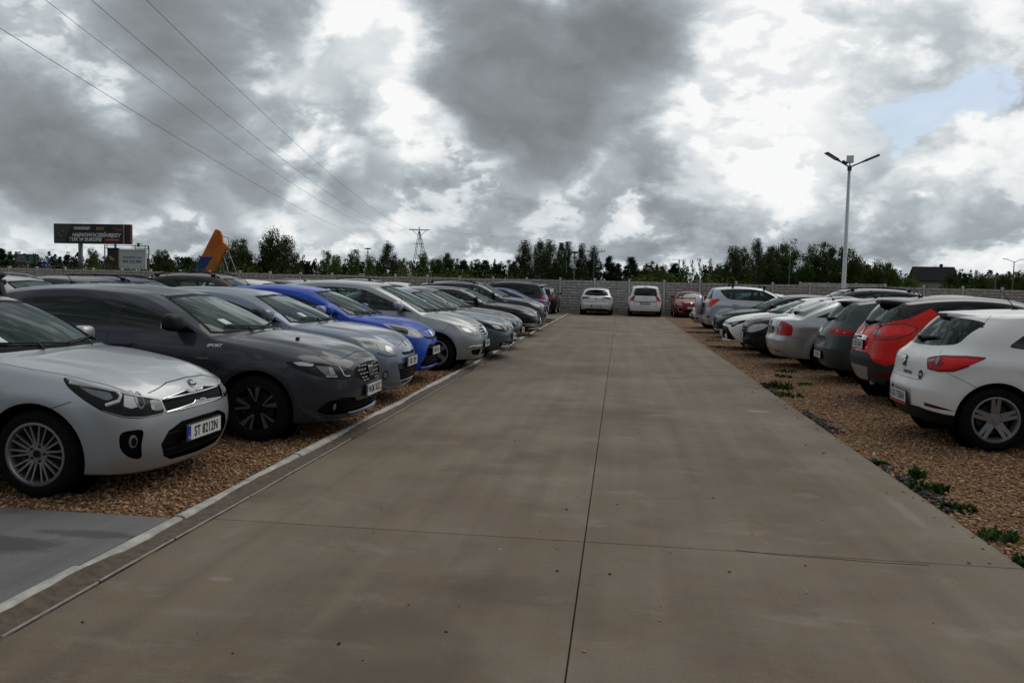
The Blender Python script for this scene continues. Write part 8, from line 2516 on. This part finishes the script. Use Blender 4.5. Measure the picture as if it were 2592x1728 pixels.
# model, paint, ('x' faces +x / '-x' / 'y' / '-y'), x or y of the end towards the lane (or camera), the other coordinate, label, group, yaw, object name
ROW_L, ROW_R, ROW_F, BACK_L, BACK_R = 'cars parked left of the lane', 'cars parked right of the lane', 'cars parked along the fence', 'cars in the row behind the left row', 'cars in the row behind the right row'
CARS = [
 ('silver_hatch', 'paint_silver', 'x', -3.23, 6.13, 'silver hatchback with plate ST 8212N, nearest the camera on the left', ROW_L, 0),
 ('grey_sport', 'paint_dark_grey', 'x', -2.55, 8.47, 'dark grey hatchback with SPORT lettering and plate WGM 7652C', ROW_L, 0),
 ('blue_grey', 'paint_blue_grey', 'x', -2.74, 10.85, 'blue-grey hatchback with swept pale headlights between the dark grey and bright blue cars', ROW_L, 0),
 ('bright_blue', 'paint_blue', 'x', -2.92, 13.1, 'bright blue small hatchback parked beside the tall silver hatchback', ROW_L, 0),
 ('silver_mpv', 'paint_silver_warm', 'x', -2.46, 15.45, 'tall silver hatchback with three bar grille, next to the bright blue car', ROW_L, 0),
 ('slat_saloon', 'paint_slate', 'x', -2.24, 17.8, 'slate blue saloon with chrome slat grille behind the tall silver hatchback', ROW_L, 0),
 ('slat_saloon', 'paint_charcoal', 'x', -2.34, 20.3, 'charcoal saloon with chrome slat grille next to the dark brown estate', ROW_L, 0),
 ('brown_estate', 'paint_brown_black', 'x', -2.42, 25.6, 'long blackish brown estate with chrome window trim and white lamps', ROW_L, 0),
 ('grey_crossover', 'paint_graphite', 'x', -2.5, 28.6, 'tall graphite crossover beyond the blackish brown estate', ROW_L, 0),
 ('blue_saloon', 'paint_navy', '-x', -2.75, 32.2, 'navy blue saloon parked with red tail lights to the lane', ROW_L, 0),
 ('dark_carrier', 'paint_petrol', '-x', -2.95, 35.2, 'tall dark petrol people carrier with tailgate to the lane', ROW_L, 0),
 ('black_hatch', 'paint_black', 'y', 45.4, -4.35, 'black hatchback seen from behind at the far left corner by the fence', ROW_F, 0),
 ('white_fence_hatch', 'paint_pale_silver', 'y', 45.2, -1.26, 'pale silver hatchback seen from behind at the end of the lane', ROW_F, 0),
 ('white_carrier', 'paint_white', 'y', 45.1, 1.38, 'white people carrier seen from behind at the end of the lane', ROW_F, 0),
 ('red_fence', 'paint_wine', '-y', 45.3, 3.85, 'dark red hatchback by the fence facing the camera', ROW_F, 0),
 ('white_coupe_hatch', 'paint_white', 'x', 3.13, 9.72, 'white three-door hatchback with plate GD 755RH, nearest on the right', ROW_R, 0),
 ('red_crossover', 'paint_red', 'x', 3.46, 12.7, 'red crossover with black roof, tailgate to the lane', ROW_R, 0),
 ('grey_green', 'paint_grey_green', 'x', 3.58, 15.6, 'grey-green hatchback with black roof spoiler behind the red crossover', ROW_R, 0),
 ('silver_liftback', 'paint_silver_cool', 'x', 3.14, 18.15, 'silver liftback with tall red tail lights and amber-grey inserts', ROW_R, 0),
 ('black_small', 'paint_black', '-x', 2.98, 20.75, 'small black saloon with large pale oval headlights facing the lane', ROW_R, 0),
 ('white_hatch', 'paint_white', '-x', 2.76, 23.0, 'white hatchback with dark open grille facing the lane', ROW_R, 0),
 ('dark_offroad', 'paint_charcoal', '-x', 4.3, 25.6, 'tall charcoal off-road car with roof bars behind the white hatchback', ROW_R, 0),
 ('black_saloon', 'paint_black', '-x', 3.1, 28.2, 'low black hatchback with chrome nose strip before the spare wheel car', ROW_R, 0),
 ('silver_offroad', 'paint_silver_blue', 'x', 3.02, 31.1, 'silver off-road car with spare wheel on its tailgate', ROW_R, 0),
 ('silver_small', 'paint_silver_cool', '-x', 2.9, 34.6, 'small silver car facing the lane, half hidden by the spare wheel', ROW_R, 0),
 # rows behind: mostly roofs
 ('back_estate', 'paint_silver', 'x', -8.1, 13.2, 'silver estate with roof rails and cross bar behind the two nearest left cars', BACK_L, 0),
 ('back_hatch', 'paint_charcoal', 'x', -8.3, 15.5, 'dark car with pale roof behind the aerial of the dark grey hatchback', BACK_L, 0),
 ('back_estate', 'paint_navy', 'x', -8.4, 17.4, 'navy estate with roof rails, only its roof showing over the dark grey hatchback', BACK_L, 0),
 ('back_suv', 'paint_brown', 'x', -7.6, 19.9, 'brown crossover with bright window line above the roof of the dark grey hatchback', BACK_L, 0),
 ('back_hatch', 'paint_white', 'x', -8.2, 23.2, 'white hatchback roof behind the blue-grey hatchback', BACK_L, 0),
 ('back_hatch', 'paint_black', 'x', -8.3, 25.8, 'black hatchback roof behind the bright blue hatchback', BACK_L, 0),
 ('back_estate', 'paint_silver_cool', 'x', -8.2, 28.4, 'silver estate roof above the bright blue hatchback', BACK_L, 0),
 ('back_hatch', 'paint_white', 'x', -8.0, 31.0, 'white hatchback with sloping windscreen above the tall silver hatchback', BACK_L, 0),
 ('back_suv', 'paint_brown', 'x', -8.6, 36.0, 'brown estate with long black roof rails above the tall silver hatchback', BACK_L, 0),
 ('back_hatch', 'paint_pale_silver', 'x', -7.9, 33.6, 'pale silver roof beyond the charcoal saloon', BACK_L, 0),
 ('back_hatch', 'paint_white', 'x', -8.0, 38.8, 'white car at the back with lamps showing left of the graphite crossover', BACK_L, 0),
 ('back_estate', 'paint_pale_silver', '-x', 9.4, 21.0, 'pale silver estate with roof bars at the far right behind the red crossover', BACK_R, 0),
 ('back_hatch', 'paint_yellow', '-x', 9.6, 33.0, 'yellow car, only a bit of roof showing beyond the roof bars', BACK_R, 0),
 ('back_hatch', 'paint_silver', '-x', 8.4, 35.6, 'silver car roof just beyond the spare wheel car', BACK_R, 0),
]
NAMES = {'silver_hatch': 'hatchback', 'grey_sport': 'hatchback', 'blue_grey': 'hatchback', 'bright_blue': 'hatchback', 'silver_mpv': 'tall_hatchback', 'slat_saloon': 'saloon_car', 'brown_estate': 'estate_car', 'grey_crossover': 'crossover', 'blue_saloon': 'saloon_car', 'dark_carrier': 'people_carrier',
         'black_hatch': 'hatchback', 'white_fence_hatch': 'hatchback', 'white_carrier': 'people_carrier', 'red_fence': 'hatchback', 'white_coupe_hatch': 'hatchback', 'red_crossover': 'crossover', 'grey_green': 'hatchback', 'silver_liftback': 'liftback_car', 'black_small': 'saloon_car', 'white_hatch': 'hatchback',
         'dark_offroad': 'offroad_car', 'black_saloon': 'hatchback', 'silver_offroad': 'offroad_car', 'silver_small': 'hatchback', 'back_estate': 'estate_car', 'back_suv': 'crossover', 'back_hatch': 'hatchback'}

def park_cars(only=None):
    for k, (c, m, r) in PAINT.items(): paint(k, c, m, r, .10, .8 if m > .45 else (.7 if max(c) < .07 else .5))
    for model, pt, face, end, other, label, group, yaw in CARS:
        if only and model not in only: continue
        S = dict(SP[model])
        for key in ('strips', 'decals', 'regs'):      # 'body' coloured trim takes this car's paint
            if key in S:
                S[key] = [tuple(pt if (i == 2 and v == 'body') else v for i, v in enumerate(e)) for e in S[key]]
        if model == 'back_estate': S['rails'] = ('rail_silver' if pt != 'paint_navy' else 'black_plastic', 2.2, 4.1, .05)
        if model == 'back_suv': S['rails'] = ('black_plastic', 2.2, 4.0, .06)
        Ln = S['L']
        tail = model in ('white_coupe_hatch', 'red_crossover', 'grey_green', 'silver_liftback', 'silver_offroad')
        if face == 'x': loc, rz = ((end + Ln / 2) if tail else (end - Ln / 2), other, 0), 0
        elif face == '-x': loc, rz = ((end - Ln / 2) if end < 0 else (end + Ln / 2), other, 0), math.pi
        elif face == 'y': loc, rz = (other, end + Ln / 2, 0), math.pi / 2
        else: loc, rz = (other, end + Ln / 2, 0), -math.pi / 2
        Car(model, **S).assemble(loc, rz + yaw, label, 'car', group, pt, NAMES[model])
init_mats()
setup_camera()
setup_sky()
ground()
TREE_LIST = [('pine',-97.3,120.0,5.1,2.6), ('pine',-99.6,125.0,4.8,1.4), ('young',-50.9,75.0,4.0,1.4), ('bush',-47.8,72.0,2.9,1.6), ('bush',-53.3,85.0,3.1,2.3), ('broad',-55.5,95.0,4.7,2.2), ('pine',-77.0,140.0,4.7,3.8), ('broad',-33.5,70.0,4.9,2.5), ('broad',-31.5,72.0,6.0,2.4), ('birch',-31.6,76.0,5.4,2.6), ('pine',-46.8,120.0,3.8,2.0), ('young',-27.4,75.0,4.1,1.7), ('young',-24.7,70.0,3.6,1.4), ('young',-26.3,80.0,4.4,1.9), ('young',-23.5,76.0,3.8,1.6), ('birch',-25.9,90.0,5.7,2.3), ('young',-22.4,84.0,3.8,1.6), ('young',-22.9,95.0,4.8,2.1), ('broad',-20.1,90.0,4.3,1.8), ('broad',-19.4,92.0,4.8,2.0), ('pine',-19.2,100.0,4.1,2.4), ('pine',-19.3,110.0,4.1,1.8), ('pine',-17.3,105.0,4.3,2.0), ('pine',-17.7,120.0,4.1,2.6), ('pine',-15.2,118.0,4.6,1.9), ('birch',-9.1,78.0,5.4,2.3), ('birch',-7.8,80.0,5.7,1.9), ('birch',-7.0,82.0,5.7,2.2), ('poplar',-5.7,80.0,5.3,1.3), ('poplar',-5.2,82.0,5.5,1.2), ('birch',-3.9,84.0,5.5,1.8), ('birch',-2.7,80.0,5.1,1.8), ('pine',-1.1,85.0,4.4,1.8), ('pine',-0.4,100.0,4.1,1.6), ('pine',1.1,90.0,4.5,2.1), ('bush',2.3,84.0,3.9,1.5), ('broad',3.3,92.0,4.3,1.9), ('broad',4.6,95.0,4.1,2.1), ('pine',6.1,98.0,4.2,2.1), ('sapling',6.3,85.0,4.1,1.7), ('sapling',7.1,84.0,4.2,1.4), ('sapling',8.0,86.0,4.4,1.4), ('sapling',8.9,85.0,4.3,1.4), ('broad',10.5,90.0,4.0,1.8), ('birch',10.1,78.0,5.2,1.9), ('broad',11.1,80.0,5.4,2.0), ('birch',13.2,84.0,6.2,1.8), ('broad',14.9,86.0,5.8,2.3), ('broad',16.7,88.0,6.4,3.1), ('broad',17.9,84.0,4.5,1.6), ('broad',19.7,86.0,6.2,3.0), ('birch',21.5,90.0,6.0,2.0), ('broad',22.6,88.0,5.9,2.9), ('broad',24.4,90.0,5.3,2.4), ('broad',24.4,84.0,4.5,2.5), ('broad',26.8,88.0,4.5,2.1), ('bush',39.4,120.0,4.6,2.6), ('broad',63.8,170.0,6.1,3.1), ('pine',66.0,170.0,5.3,2.4), ('broad',60.8,150.0,5.2,3.6), ('broad',65.0,155.0,4.9,3.4), ('broad',60.3,140.0,4.8,3.3), ('broad',64.3,145.0,5.3,2.7), ('broad',64.2,140.0,5.0,3.0)]
trees(); scrub(); stones(); weeds(); fence(); street_lamp(); billboards(); tail_fin(); pylon(); small_posts(); house()
park_cars()
